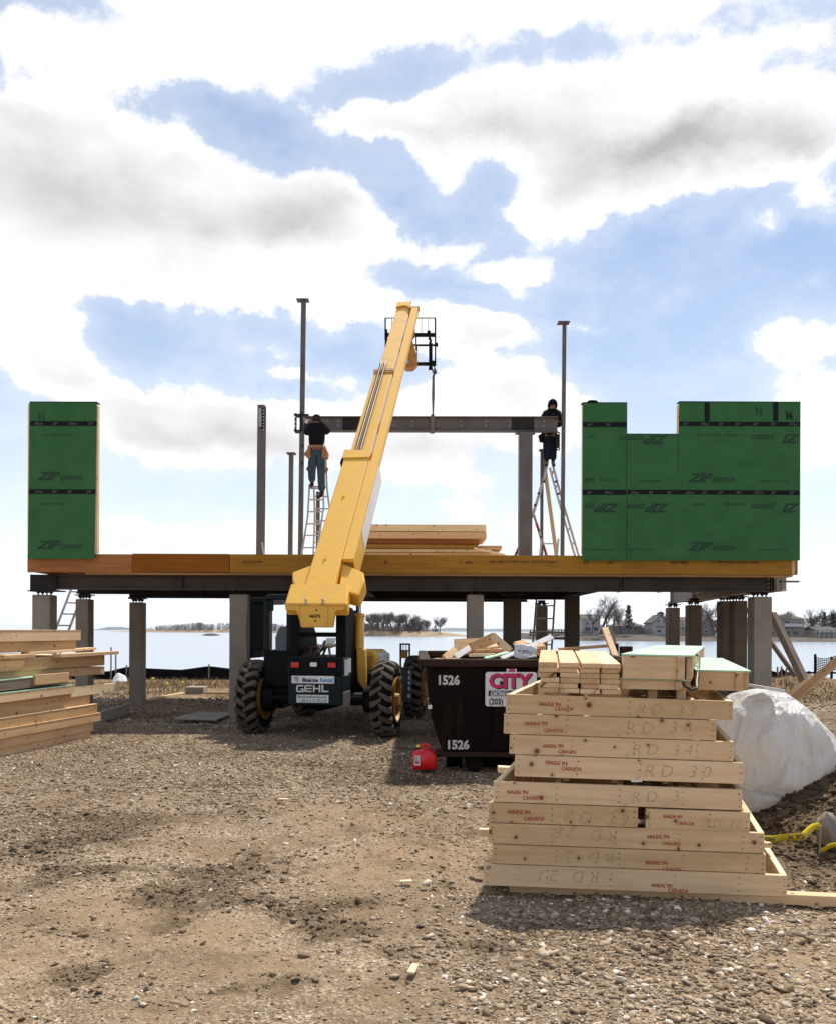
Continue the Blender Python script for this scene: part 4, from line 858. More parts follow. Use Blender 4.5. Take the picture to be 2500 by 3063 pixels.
def strip_(px0, px1, py0, py1): obj('cap_strip', MB().box2((P(px0, py0, YW).x, YW-.004, P(px0, py1, YW).z), (P(px1, py0, YW).x, YW+.16, P(px0, py0, YW).z)), M['tape'], rw, W=RM)
strip_(*[q(v, 0)[0] for v in (89, 381)], q(0, 114)[1], q(0, 119)[1]); strip_(*[q(v, 0)[0] for v in (717, 1507)], q(0, 108)[1], q(0, 111)[1]); strip_(*[q(v, 0)[0] for v in (380, 716)], q(0, 318)[1], q(0, 321)[1])
lump = MB(); c = P(*q(155, 112), YW+.1); lump.lathe([(0, .13), (.03, .11), (.055, .05), (.06, .005)], 'Z', 10, T(c.x, c.y, c.z) @ Matrix.Diagonal((.75, .4, .6, 1)), closed=False)
tag(obj('work_glove', lump, M['tape'], sm=50), 'dark bundled glove lying on top of the right green wall', 'glove')
def zip_logo(t, WM, px, py, flip=False, s=1.0, cut=None):
    """ZIPsystem print, (px, py) = start of its baseline"""
    Yp = YW-.0018; k = -1 if flip else 1
    a = 'ZIP' if cut is None else cut[0]; b_ = 'system' if cut is None else cut[1]
    if a: print_on(t, WM, a, px, py, .205*s, M['zip_ink'], flip, Yp, shear=.38, bold=.008, sx=1.30, space=.95)
    if b_: print_on(t, WM, b_, px+k*(70*s if a else 0), py, .165*s, M['zip_ink'], flip, Yp, shear=.38, bold=.002, sx=.92, space=.95)
zl = lambda a, b: (a/1.85, b/1.85+1150)
zip_logo(lw, LM, *zl(205, 528), s=.95); zip_logo(lw, LM, *zl(205, 909), s=.95)
def fineprint(t, WM, px, py, flip=False, body='EXPOSURE 1  SIZED FOR SPACING', s=.05, sx=.9): print_on(t, WM, body, px, py, s, M['zip_ink_thin'], flip, YW-.0018, bold=.001, sx=sx)
fineprint(lw, LM, *zl(235, 285), body='ROOF AND WALL PANEL'); fineprint(lw, LM, *zl(225, 665), body='SIZED FOR SPACING')
zip_logo(rw, RM, *q(775, 632)); zip_logo(rw, RM, *q(775, 1078))
zip_logo(rw, RM, *q(640, 332), flip=True); zip_logo(rw, RM, *q(325, 775), flip=True, cut=('ZIP', 'sys')); zip_logo(rw, RM, *q(650, 775), flip=True, cut=('ZIP', 'syste')); zip_logo(rw, RM, *q(1497, 775), flip=True, cut=('ZI', 'system')); zip_logo(rw, RM, *q(1497, 325), flip=True, cut=('ZI', 'system'))
zip_logo(rw, RM, *q(93, 635), cut=('', 'em'))
for x, y, b_ in [(120, 345, 'N 24/16'), (830, 330, 'SIZED FOR SPACING'), (1010, 335, 'EXPOSURE 1  7/16'), (200, 628, 'EXPOSURE 1  7/16'), (460, 632, 'SHEATHING SPAN'), (1240, 635, 'ROOF AND WALL PANEL'), (800, 785, 'EXPOSURE 1'), (1010, 782, 'SHEATHING SPAN'), (95, 1078, 'ROOF AND WALL PANEL'), (385, 1078, 'SHEATHING  SPACING'), (1225, 1078, 'ROOF AND WALL PANEL')]:
    fineprint(rw, RM, *q(x, y), body=b_)
def crayon(t, WM, px, py, body, s): print_on(t, WM, body, px, py, s, M['zip_ink'], False, YW-.0022, bold=.004, shear=-.2, sx=.7)
crayon(lw, LM, *zl(215, 198), 'N', .2); crayon(lw, LM, *zl(470, 195), 'I', .1); crayon(rw, RM, *q(1215, 200), 'N', .22); crayon(rw, RM, *q(1410, 230), 'M', .25)
# ---------------------------------------------------------------- steel columns standing on the deck
ZD = ZD1
def column(px0, px1, py_top, Y, kind='tube', plate=None, label=None, holes=False, lean=0):
    a, b = P(px0, 1650, Y), P(px1, 1650, Y); zt = P((px0+px1)/2, py_top, Y).z; w = b.x-a.x; mb = MB()
    if kind == 'tube': mb.box2((a.x, Y, ZD), (b.x, Y+w, zt))
    else:
        mb.box2((a.x, Y, ZD), (b.x, Y+.016, zt)); mb.box2((a.x, Y+w-.016, ZD), (b.x, Y+w, zt)); mb.box2(((a.x+b.x)/2-.006, Y+.016, ZD), ((a.x+b.x)/2+.006, Y+w-.016, zt))
    sh = Matrix.Identity(4); sh[0][2] = lean; PM = T(0, 0, -ZD); piv = T(0, 0, ZD) @ sh @ PM
    o = obj('steel_column', mb, M['steel'], hf, W=HW @ piv, bevel=.006 if kind == 'tube' else 0)
    if label: o['label'] = label
    if plate:
        pm = MB(); c, d = P(plate[0], py_top, Y), P(plate[1], py_top, Y); pm.box2((c.x, Y+w/2-.12, zt), (d.x, Y+w/2+.12, zt+.022)); obj('cap_plate', pm, M['steel'], o, W=HW @ piv)
    return o, piv
cA, pvA = column(766, 788.5, 1210, 17.2, 'flange', None, 'wide flange steel column with a drilled plate at its head', lean=.006)
m = MB(); a = P(788, 1222, 17.3); b = P(792, 1290, 17.3)
a = P(783, 1222, 17.16); m.box2((a.x-.0, 17.15, b.z), (a.x+.06, 17.162, a.z))
for k in range(7): m.box2((a.x+.030, 17.146, a.z-.03-k*.062), (a.x+.050, 17.1495, a.z-.05-k*.062), mi=1)
m.box2((P(772, 1215, 17.1).x, 17.17, P(772, 1273, 17.1).z), (P(781, 1215, 17.1).x, 17.195, P(772, 1218, 17.1).z), mi=2)
obj('drilled_plate', m, [M['steel_dark'], M['steel_hole'], M['metal']], cA, W=HW)
obj('base_brace', MB().bar(P(784, 1622, 17.15), P(790, 1660, 17.1), .02, .03), M['alu'], cA, W=HW)
cB, _ = column(861, 874, 1357, 20.0, 'tube', (856, 882), 'short steel tube column', lean=.006)
cC, _ = column(890.5, 904.5, 897, 21.25, 'tube', (880, 916), 'tallest steel tube column', lean=.009)
cD, _ = column(1676, 1687, 965, 21.25, 'tube', (1664, 1699), 'tall steel tube column beside the right worker', lean=.005)
cE, _ = column(1552, 1591, 1293, 20.9, 'tube', (1543, 1602), 'thick square steel column carrying the beam')
cF, _ = column(1615, 1624, 1347, 21.9, 'tube', (1612, 1626), 'thin short steel column behind the ladder')
cG, _ = column(945, 956, 1470, 22.0, 'tube', None, 'thin short steel column behind the left ladder')
# connection brackets where the beam meets columns
mb = MB(); p = P(888, 1263, 21.2)
mb.box2((p.x-.05, 21.2, p.z-.20), (p.x+.0, 21.21, p.z+.22)); mb.box2((p.x-.07, 21.18, p.z+.18), (p.x+.28, 21.5, p.z+.20)); mb.box2((p.x-.07, 21.18, p.z-.20), (p.x+.28, 21.5, p.z-.18))
for k in range(3): mb.box2((p.x-.042, 21.196, p.z-.11+k*.11), (p.x-.015, 21.1985, p.z-.075+k*.11), mi=1)
mb.box2((P(903, 1, 21.2).x, 21.2, p.z-.2), (P(907, 1, 21.2).x, 21.4, p.z+.24))
obj('bracket', mb, [M['steel_dark'], M['steel_hole']], cC, W=HW)
m = MB()
for y_ in (1334, 1384): m.box2((P(904, y_, 21.25).x, 21.2, P(904, y_+5, 21.25).z), (P(908, y_, 21.25).x, 21.3, P(904, y_-4, 21.25).z))
obj('bracket', m, M['steel_dark'], cC, W=HW)
m = MB()
for k in range(5): m.lathe([(0, .05), (.02, .05), (.02, .02), (0, .02)], 'X', 10, T(P(1668, 1297+k*11, 21.2).x, 21.2, P(1668, 1297+k*11, 21.2).z) @ Rz(90))
obj('bracket', m, M['steel_dark'], cD, W=HW)

# ---------------------------------------------------------------- steel beam being lifted, and its sling
p0, p1 = P(905, 1266, 21.0), P(1668, 1267, 21.0); bh = P(1250, 1244.5, 21).z-P(1250, 1288.5, 21).z
bt = thing('steel_beam', 'long grey steel beam hanging level between two columns above the deck', 'beam', ((p0+p1)/2)); BM = T(*(-(p0+p1)/2))
mb = MB(); Mx, l = ibeam(mb, p0+Vector((0, .1, 0)), p1+Vector((0, .1, 0)), bh, .2, .016, .012); obj('beam_body', mb, M['steel'], bt, W=BM)
d = MB()
for px in (976, 981, 1011, 1150, 1180, 1230, 1305, 1378, 1452, 1521, 1600, 1626):
    for y_ in (1260, 1274):
        c = P(px+random.uniform(-2, 2), y_+random.uniform(-1, 1), 21.09); d.cyl(c, c+Vector((0, -.012, 0)), .011, seg=8)
obj('bolt_holes', d, M['steel_hole'], bt, W=BM)
for x0, x1, in ((1025, 1074), (1530, 1597)):
    a, b = P(x0, 1247.5, 21.08), P(x1, 1286, 21.08); obj('primer_patch', MB().box2((a.x, 21.086, b.z), (b.x, 21.0925, a.z)), M['steel_dark'], bt, W=BM)
sl = MB(); c = [P(*zc(945, 950), 21.05), P(*zc(925, 1080), 21.05), P(*zc(922, 1330), 21.02), P(*zc(920, 1590), 20.98)]
ws = [.035, .055, .07, .035]
for i in range(3):
    a, b = c[i], c[i+1]; sl.add([(a.x-ws[i]/2*1.0, a.y, a.z), (a.x+ws[i]/2, a.y, a.z), (b.x+ws[i+1]/2, b.y, b.z), (b.x-ws[i+1]/2, b.y, b.z), (a.x-ws[i]/2, a.y+.02, a.z), (a.x+ws[i]/2, a.y+.02, a.z), (b.x+ws[i+1]/2, b.y+.02, b.z), (b.x-ws[i+1]/2, b.y+.02, b.z)],
        [(0, 1, 2, 3), (7, 6, 5, 4), (0, 4, 5, 1), (1, 5, 6, 2), (2, 6, 7, 3), (3, 7, 4, 0)])
e = c[3]; w = .085; z1, z0 = p0.z+bh/2+.012, p0.z-bh/2-.012
cx = P(*zc(912, 1700), 21).x
sl.add([(e.x-.02, 20.985, e.z), (e.x+.02, 20.985, e.z), (cx+.055, 20.985, z1-.02), (cx-.055, 20.985, z1-.02), (cx+.05, 20.985, z0), (cx-.05, 20.985, z0), (e.x-.02, 20.99, e.z), (e.x+.02, 20.99, e.z), (cx+.055, 21.215, z1), (cx-.055, 21.215, z1), (cx+.05, 21.215, z0), (cx-.05, 21.215, z0)],
       [(0, 1, 2, 3), (3, 2, 4, 5), (6, 9, 8, 7), (9, 11, 10, 8), (5, 4, 10, 11), (0, 3, 9, 6), (1, 7, 8, 2), (3, 5, 11, 9), (2, 8, 10, 4)])
tag(obj('lifting_sling', sl, M['strap']), 'grey webbing sling hung from the forks and wrapped round the steel beam', 'sling')

# ---------------------------------------------------------------- board helper and lumber on the deck
def board(name, p0, p1, w, h, mat, label, cat='board', group=None, roll=0, up=Vector((0, 0, 1)), bevel=.003):
    Mx, l = along(p0, p1, up); o = obj(name, MB().box((0, 0, 0), (l, w, h)), mat, None, Mx @ Rx(roll), bevel=bevel); return tag(o, label, cat, group)
def deckboard(a, b, ytop, ybot, Y, dep, mat, lab, name='timber_plank'):
    p, q_ = P(a, ytop, Y), P(b, ytop, Y); z0 = P((a+b)/2, ybot, Y).z
    p.z = q_.z = (p.z+z0)/2; h = 2*abs(p.z-z0); board(name, p+Vector((0, dep/2, 0)), q_+Vector((0, dep/2, 0)), dep, h, mat, lab, 'plank', 'lumber piled on the deck')
deckboard(1070, 1453, 1568, 1589, 18.0, 1.2, M['pine_pale'], 'topmost pale wall frame edge of the pile on the deck')
deckboard(1080, 1454, 1590, 1611, 18.0, 1.2, M['pine'], 'second timber from the top of the pile on the deck')
deckboard(1082, 1433, 1612, 1627, 18.1, 1.0, M['lvl_a'], 'reddish brown timber in the middle of the pile on the deck')
deckboard(1078, 1431, 1628, 1641, 18.0, 1.0, M['lvl_b'], 'bright orange laminated timber in the deck pile')
deckboard(1434, 1500, 1632, 1644, 18.2, .8, M['pine_warm'], 'short timber end sticking out at the right of the deck pile')
deckboard(1075, 1470, 1642, 1652, 17.8, 1.0, M['pine_pale'], 'pale timber low in the deck pile')
deckboard(1075, 1505, 1653, 1667, 17.9, 1.0, M['pine_pale'], 'lowest timber of the deck pile just above the rim board')
board('timber_plank', P(1420, 1641, 17.6), P(1508, 1660, 17.4), .15, .04, M['pine_pale'], 'pale plank sloping off the right of the deck pile', 'plank', 'lumber piled on the deck')
board('brace_board', P(*z3(790, 950), 22.0), P(*z3(880, 1625), 21.8), .04, .09, M['pine_pale'], 'long pale board propped beside the thin short column by the right ladder')
bo = P(1063, 1641, 17.95)
# ================================================================ ladders
def ladder(name, label, rails, rungs, mat, rr=.022, parts2=None, cat='ladder'):
    """rails: list of point lists; rungs: list of (p, q)"""
    o0 = rails[0][0][-1]; t = thing(name, label, cat, o0); W = T(*(-o0))
    for pts, m in rails: obj('rail', MB().tube(pts, rr, 6) if True else None, m or mat, t, W=W)
    for a, b in rungs: obj('rung', MB().bar(a, b, .05, .028), mat, t, W=W)
    return t
Q = lambda a, b, Y: P(*z2(a, b), Y)
YL = 20.0
def lerp(a, b, t): return a+(b-a)*t
fl = [Q(652, 1415, 20.45), Q(640, 1640, 20.3), Q(592, 1945, 20.05)]; fr = [Q(752, 1415, 20.45), Q(752, 1580, 20.3), Q(696, 1945, 20.05)]
bl = [Q(683, 1430, 20.6), Q(690, 1640, 20.9), Q(678, 1945, 21.2)]; br = [Q(768, 1240, 20.5), Q(776, 1440, 20.7), Q(800, 1640, 20.9), Q(826, 1945, 21.2)]
def on(pl, y):   # point of a polyline at a given height (z)
    for a, b in zip(pl, pl[1:]):
        if min(a.z, b.z)-1e-6 <= y <= max(a.z, b.z)+1e-6: return lerp(a, b, (a.z-y)/(a.z-b.z))
    return pl[-1]
lr = []
for yy in (1437, 1520, 1608, 1696, 1780, 1868): z = Q(700, yy, 20.3).z; lr.append((on(fl, z), on(fr, z)))
for yy in (1445, 1508, 1590, 1672, 1748, 1820, 1890): z = Q(740, yy, 20.9).z; lr.append((on(bl, z), on(br, z)))
lad1 = ladder('folding_ladder', 'aluminium folding ladder under the worker in jeans at the left of the boom', [(fl, None), (fr, None), (bl, None), (br, None)], lr, M['alu'])
R3_ = lambda a, b, Y: P(*z3(a, b), Y)
ap = (833, 1040)
rf = [[R3_(822, 1040, 21.5), R3_(790, 1180, 21.45), R3_(738, 1340, 21.4), R3_(640, 1500, 21.4), R3_(606, 1640, 21.4)]]
ladA = [R3_(822, 1040, 21.55), R3_(775, 1220, 21.5), R3_(736, 1345, 21.5), R3_(612, 1640, 21.45)]
ladA2 = [p+Vector((.02, .45, 0)) for p in ladA]
ladB = [R3_(855, 1040, 21.55), R3_(900, 1210, 21.5), R3_(1026, 1640, 21.45)]; ladB2 = [p+Vector((.0, .45, 0)) for p in ladB]
rg = []
z0_, z1_ = ladB[0].z-.15, ZD+.15
for i in range(8):
    z = z0_+(z1_-z0_)*i/7; rg += [(on(ladA, z), on(ladA2, z)), (on(ladB, z), on(ladB2, z))]
lad2 = ladder('step_ladder', 'tall A-shaped ladder under the hooded worker at the right, seen side on', [(ladA, None), (ladB, None), (ladA2, None), (ladB2, None)], rg, M['alu'], .028)
for (a, b) in (((612, 1617), (637, 1525)), ):
    o = obj('red_band', MB().tube([R3_(610, 1640, 21.44), R3_(640, 1570, 21.44)], .034, 8), M['red_rail'], lad2, W=T(*(-ladA[-1])))
kn = MB()
for px, py in ((800, 1150), (875, 1150), (765, 1225), (890, 1228), (742, 1300), (925, 1300)): c = R3_(px, py, 21.46); kn.cyl(c+Vector((0, -.04, 0)), c+Vector((0, .02, 0)), .03, seg=8)
obj('hinge_knobs', kn, M['blackplastic'], lad2, W=T(*(-ladA[-1])))
# red and white prop leg
t = thing('striped_prop', 'red and white striped pole slanting down beside the thick steel column', 'pole', R3_(822, 1640, 21.3)); W = T(*(-R3_(822, 1640, 21.3)))
pa, pb = R3_(735, 1360, 21.3), R3_(822, 1640, 21.3)
for i, (u, v) in enumerate([(0, .2), (.2, .38), (.38, .48), (.48, .60), (.60, 1)]): obj('pole_band', MB().tube([lerp(pa, pb, u), lerp(pa, pb, v)], .032, 8), M['red_rail'] if i in (1, 3, 4) else M['alu'], t, W=W)
# extension ladder up through the floor
e0, e1 = P(*z5(972, 470), 19.2), P(1618, 1612, 20.2); g0, g1 = P(*z5(1114, 470), 19.2), P(1669, 1612, 20.2)
e00, g00 = P(1588, 2120, 18.2), P(1645, 2120, 18.2); dv = (e0-e1)
e00 = e1+(e0-e1)*(1.0+(e0.z+0.0)/(e1.z-e0.z)*1.0); g00 = g1+(g0-g1)*(1.0+(g0.z)/(g1.z-g0.z))
n = int((e1-e00).length/.305); rg = [(lerp(e00, e1, (i+.6)/n), lerp(g00, g1, (i+.6)/n)) for i in range(n)]
ladder('extension_ladder', 'light extension ladder standing under the deck and rising through it', [([e00, e1], None), ([g00, g1], None)], rg, M['alu'], .022)
# ladder behind the left lumber
a0, a1 = P(xl(312), 1877, 19.5), P(xl(398), 1757, 20.2); dx = Vector((.12, .35, .02)); dr = (a1-a0); a00 = a0-dr*(a0.z/dr.z)
n = int((a1-a00).length/.3); rg = [(lerp(a00, a1, (i+.6)/n), lerp(a00, a1, (i+.6)/n)+Vector((.17, .32, 0))) for i in range(n)]
ladder('extension_ladder', 'grey ladder leaning under the left end of the deck behind the lumber', [([a00, a1+dr*.15], None), ([a00+Vector((.17, .32, 0)), a1+dr*.15+Vector((.17, .32, 0))], None)], rg, M['metal'], .03)

# ================================================================ people
def skin_mesh(name, chains, mat, parent, W, sub=2, merge=True):
    """one continuous skinned surface: chains of (point, radius[, radius2]); chains joined where points coincide"""
    vs, es, rs = [], [], []; idx = {}
    def vid(p, r):
        k = tuple(round(c, 4) for c in p)
        if k not in idx: idx[k] = len(vs); vs.append(tuple(W @ Vector(p))); rs.append(r if isinstance(r, tuple) else (r, r))
        return idx[k]
    for ch in chains:
        ids = [vid(p, r) for p, r in ch]; es += [(a, b) for a, b in zip(ids, ids[1:]) if a != b]
    me = bpy.data.meshes.new(name); me.from_pydata(vs, es, []); o = bpy.data.objects.new(name, me); col.objects.link(o)
    sk = o.modifiers.new('skin', 'SKIN'); sk.use_smooth_shade = True; sk.branch_smoothing = .3
    if not me.skin_vertices: me.skin_vertices.new() if hasattr(me.skin_vertices, 'new') else None
    o.modifiers.new('sub', 'SUBSURF').levels = sub
    bpy.context.view_layer.update()
    for i, r in enumerate(rs): o.data.skin_vertices[0].data[i].radius = r
    o.data.skin_vertices[0].data[0].use_root = True
    bpy.context.view_layer.update()
    me2 = bpy.data.meshes.new_from_object(o.evaluated_get(bpy.context.evaluated_depsgraph_get())); bpy.data.objects.remove(o)
    me2.name = name; me2.materials.clear(); me2.materials.append(mat); me2.polygons.foreach_set('use_smooth', [True]*len(me2.polygons))
    return link(bpy.data.objects.new(name, me2), parent)
def person(label, J, facing, tops, legs, headwear, boots, glove):
    """J: joints in world coordinates. facing: +1 looks away from the camera (+Y), -1 towards it"""
    root = thing('person', label, 'person', (J['pelvis'].x, J['pelvis'].y, min(J['lfoot'].z, J['rfoot'].z))); W = T(*(-root.location))
    V_ = Vector; f = facing
    head = [(J['chest'], .13), (J['neck'], .058), (J['head']-V_((0, 0, .06)), .075), (J['head'], .092), (J['head']+V_((0, 0, .07)), .075)]
    body = [[(J['pelvis'], .13), (lerp(J['pelvis'], J['chest'], .5), .125), (J['chest'], .13)], head]
    for s in 'lr':
        body.append([(J['chest'], .13), (J[s+'sh'], .062), (J[s+'el'], .043), (J[s+'wr'], .028), (J[s+'ha'], .034)])
        body.append([(J['pelvis'], .13), (J[s+'hip'], .085), (J[s+'kn'], .058), (J[s+'an'], .038), (J[s+'foot'], .036)])
    bo_ = skin_mesh('body', body, M['skin'], root, W)
    # five fingers on each hand, curled over what is held
    for s in 'lr':
        d = (J[s+'ha']-J[s+'wr']).normalized(); side = d.cross(V_((0, 0, 1))).normalized(); dn = side.cross(d).normalized()*(-1)
        ch = [[(J[s+'wr'], .024), (J[s+'ha'], .03)]]
        for k, (o_, ln) in enumerate(((-.03, .07), (-.01, .08), (.01, .075), (.03, .06))):
            b = J[s+'ha']+d*.035+side*o_; ch.append([(J[s+'ha'], .03), (b, .010), (b+d*ln*.5, .009), (b+d*ln*.8-V_((0, 0, ln*.35)), .008)])
        tb = J[s+'ha']-side*.035-d*.01; ch.append([(J[s+'ha'], .03), (tb, .011), (tb-side*.02+d*.03, .010), (tb-side*.01+d*.055-V_((0, 0, .01)), .008)])
        skin_mesh('glove' if glove else 'hand', ch, M['glove'] if glove else M['skin'], root, W, 1)
    # face
    hd = J['head']; fc = MB(); yv = V_((0, f, 0))
    if 'look' in J: yv = J['look'].normalized()
    xv = yv.cross(V_((0, 0, 1))).normalized(); zv = xv.cross(yv)
    fm = basis(hd, xv, yv, zv)
    fc.lathe([(-.02, .002), (-.01, .012), (.012, .006)], 'Z', 6, fm @ T(0, .092, -.02), closed=False)      # nose
    for s in (-1, 1): fc.lathe([(-.03, .004), (0, .018), (.03, .004)], 'Z', 8, fm @ T(s*.088, 0, -.01), closed=False)     # ears
    obj('face_features', fc, M['skin'], root, W=W, sm=60)
    ey = MB()
    for s in (-1, 1): ey.box((s*.033, .088, .012), (.026, .01, .01), fm)
    ey.box((0, .088, -.055), (.045, .008, .008), fm); obj('eyes_and_mouth', ey, M['boot'], root, W=W)
    # clothes
    jk = [[(lerp(J['pelvis'], J['chest'], -.08), (.20, .15)), (lerp(J['pelvis'], J['chest'], .45), (.215, .165)), (J['chest'], (.225, .17)), (J['neck'], .10)]]
    for s in 'lr': jk.append([(J['chest'], (.225, .17)), (J[s+'sh'], .125), (lerp(J[s+'sh'], J[s+'el'], .5), .108), (J[s+'el'], .096), (lerp(J[s+'el'], J[s+'wr'], .92), .066), (lerp(J[s+'el'], J[s+'wr'], 1.08), .05)])
    skin_mesh('jacket', jk, tops, root, W)
    tr = [[(lerp(J['pelvis'], J['chest'], .12), (.17, .135)), (J['pelvis'], (.175, .14))]]
    for s in 'lr': tr.append([(J['pelvis'], (.175, .14)), (J[s+'hip'], .125), (lerp(J[s+'hip'], J[s+'kn'], .5), .118), (J[s+'kn'], .100), (lerp(J[s+'kn'], J[s+'an'], .5), .094), (lerp(J[s+'kn'], J[s+'an'], .93), .088)])
    skin_mesh('trousers', tr, legs, root, W)
    for s in 'lr': skin_mesh('boot', [[(lerp(J[s+'kn'], J[s+'an'], .8), .05), (J[s+'an'], .052), (J[s+'an']+V_((0, 0, -.05)), .045)], [(J[s+'an']+V_((0, 0, -.05)), .045), (J[s+'foot'], .042), (J[s+'foot']+(J[s+'foot']-J[s+'an']).normalized()*.04, .03)]], boots, root, W, 1)
    if headwear == 'cap':
        o = MB(); o.lathe([(-.02, .104), (.02, .106), (.07, .088), (.105, .04), (.11, .002)], 'Z', 16, fm, closed=False); o.prism([(-.07, .09), (.07, .09), (.05, .17), (-.05, .17)], 0, .012, lambda u, v, q_: fm @ V_((u, v, q_)))
        obj('cap', o, tops, root, W=W, sm=50)
        h = MB(); h.lathe([(-.075, .06), (-.05, .09), (0, .102), (.03, .10)], 'Z', 14, fm @ T(0, -.012, 0), closed=False); obj('hair', h, M['boot'], root, W=W, sm=60)
    else:
        o = MB(); prof = []
        vs = []; nu, nv = 14, 9
        for j in range(nv):
            ph = math.pi*j/(nv-1)
            for i in range(nu):
                a = 2*math.pi*i/nu; r = math.sin(ph); x, y, z = r*math.cos(a)*.122, r*math.sin(a)*.125, math.cos(ph)*.155
                if y > .05: y = .06+(y-.05)*.35       # opening round the face
                vs.append(tuple(fm @ V_((x, y-.015, z-.01))))
        o.add(vs, [(j*nu+i, j*nu+(i+1) % nu, (j+1)*nu+(i+1) % nu, (j+1)*nu+i) for j in range(nv-1) for i in range(nu)]); obj('hood', o, tops, root, W=W, sm=60)
    return root, W
S_ = lambda a, b, Y: P(a/4.62+880, b/4.62+1200, Y)       # enlarged crop of the left worker
Yw = 20.15
J = dict(pelvis=S_(312, 655, Yw), chest=S_(315, 400, Yw+.02), neck=S_(312, 300, Yw+.06), head=S_(312, 247, Yw+.10), lsh=S_(232, 345, Yw), rsh=S_(396, 345, Yw), lel=S_(180, 440, Yw+.12), rel=S_(455, 425, Yw+.15),
         lwr=S_(165, 330, Yw+.42), rwr=S_(405, 330, Yw+.48), lha=S_(168, 290, Yw+.5), rha=S_(375, 300, Yw+.56), lhip=S_(268, 715, Yw), rhip=S_(360, 715, Yw), lkn=S_(245, 935, Yw-.03), rkn=S_(372, 935, Yw+.02),
         lan=S_(248, 1140, Yw+.12), ran=S_(385, 1275, Yw+.25), lfoot=S_(236, 1172, Yw+.26), rfoot=S_(330, 1318, Yw+.38))
w1, W1 = person('worker in black jacket, faded jeans and tan tool belt on the folding ladder', J, 1, M['jacket'], M['jeans'], 'cap', M['boot'], False)
def pouch(pts, Y, th=.09, mat='leather', nm='tool_pouch', root=w1, W=W1, S=S_):
    mb = MB(); n = len(pts); a = [S(x, y, Y-.02) for x, y in pts]; ctr = sum(a, Vector())/n
    ring2 = [ctr+(p-ctr)*.82+Vector((0, -th, 0)) for p in a]; ring3 = [ctr+(p-ctr)*1.0+Vector((0, -th*.55, 0)) for p in a]
    vs = [tuple(v) for v in a+ring3+ring2]; fs = [tuple(range(n)), tuple(range(3*n-1, 2*n-1, -1))]
    for r in (0, 1): fs += [(r*n+i, r*n+(i+1) % n, (r+1)*n+(i+1) % n, (r+1)*n+i) for i in range(n)]
    mb.add(vs, fs); return obj(nm, mb, M[mat], root, W=W, sm=40)
pouch([(200, 655), (238, 655), (246, 790), (208, 806), (136, 740)], Yw, .12); pouch([(395, 640), (440, 635), (484, 740), (470, 806), (430, 808), (378, 780)], Yw, .12); pouch([(398, 590), (415, 590), (442, 630), (402, 640)], Yw-.1, .03, 'pine_pale', 'work_rag')
pouch([(208, 880), (166, 940), (205, 985), (230, 930)], Yw+.1, .06, 'jeans', 'pocket'); pouch([(440, 900), (478, 935), (440, 1025), (425, 960)], Yw+.1, .03, 'leather', 'tool_holster')
obj('belt', MB().lathe([(-.03, .205), (.03, .205), (.03, .195), (-.03, .195)], 'Z', 18, T(*S_(312, 640, Yw)) @ Matrix.Diagonal((1, .8, 1, 1))), M['leather'], w1, W=W1)
tag(obj('wrench', MB().bar(S_(130, 240, 20.55), S_(225, 266, 20.5), .03, .035), M['metal']), 'pale steel wrench held against the column by the left worker', 'wrench')
# hooded worker on the right, behind the beam, facing the camera and looking down
Yv = 21.5
J = dict(pelvis=R3_(840, 862, Yv+.05), chest=R3_(850, 735, Yv+.03), neck=R3_(853, 690, Yv-.02), head=R3_(855, 662, Yv-.08), lsh=R3_(812, 712, Yv), rsh=R3_(893, 712, Yv), lel=R3_(796, 775, Yv-.12), rel=R3_(895, 790, Yv-.1),
         lwr=R3_(845, 752, Yv-.34), rwr=R3_(882, 775, Yv-.36), lha=R3_(868, 748, Yv-.42), rha=R3_(877, 752, Yv-.42), lhip=R3_(820, 885, Yv+.05), rhip=R3_(863, 885, Yv+.05), lkn=R3_(820, 950, Yv-.02), rkn=R3_(857, 950, Yv-.02),
         lan=R3_(818, 1022, Yv+.08), ran=R3_(858, 1022, Yv+.08), lfoot=R3_(812, 1045, Yv-.06), rfoot=R3_(864, 1045, Yv-.06), look=Vector((0, -1, -.7)))
w2, W2 = person('hooded worker in black leaning over the beam end atop the A-shaped ladder', J, -1, M['jacket'], M['jeans_dark'], 'hood', M['boot'], True)
SR = lambda a, b, Y: R3_(a, b, Y)
pouch([(762, 860), (800, 832), (812, 905), (772, 900)], Yv-.02, .12, 'jacket', 'tool_pouch', w2, W2, SR); pouch([(868, 850), (898, 850), (898, 935), (872, 940)], Yv-.02, .1, 'jacket', 'tool_pouch', w2, W2, SR)
# ================================================================ telehandler
TM = T(-1.50, 13.6, 0) @ Rz(-8.0)
TI = TM.inverted()
tf_ = TM.to_3x3() @ Vector((0, 1, 0)); tr_ = TM.to_3x3() @ Vector((1, 0, 0))
th = thing('telehandler', 'yellow and dark green telescopic handler with its long boom raised over the deck', 'telehandler', TM)
def LY(px, py, yl):      # local point on the machine plane y = yl seen at a pixel
    return TI @ hit(px, py, TM @ Vector((0, yl, 0)), tf_)
def LX(px, py, xl_): return TI @ hit(px, py, TM @ Vector((xl_, 0, 0)), tr_)
def L4(a, b, yl): return LY(*z4(a, b), yl)
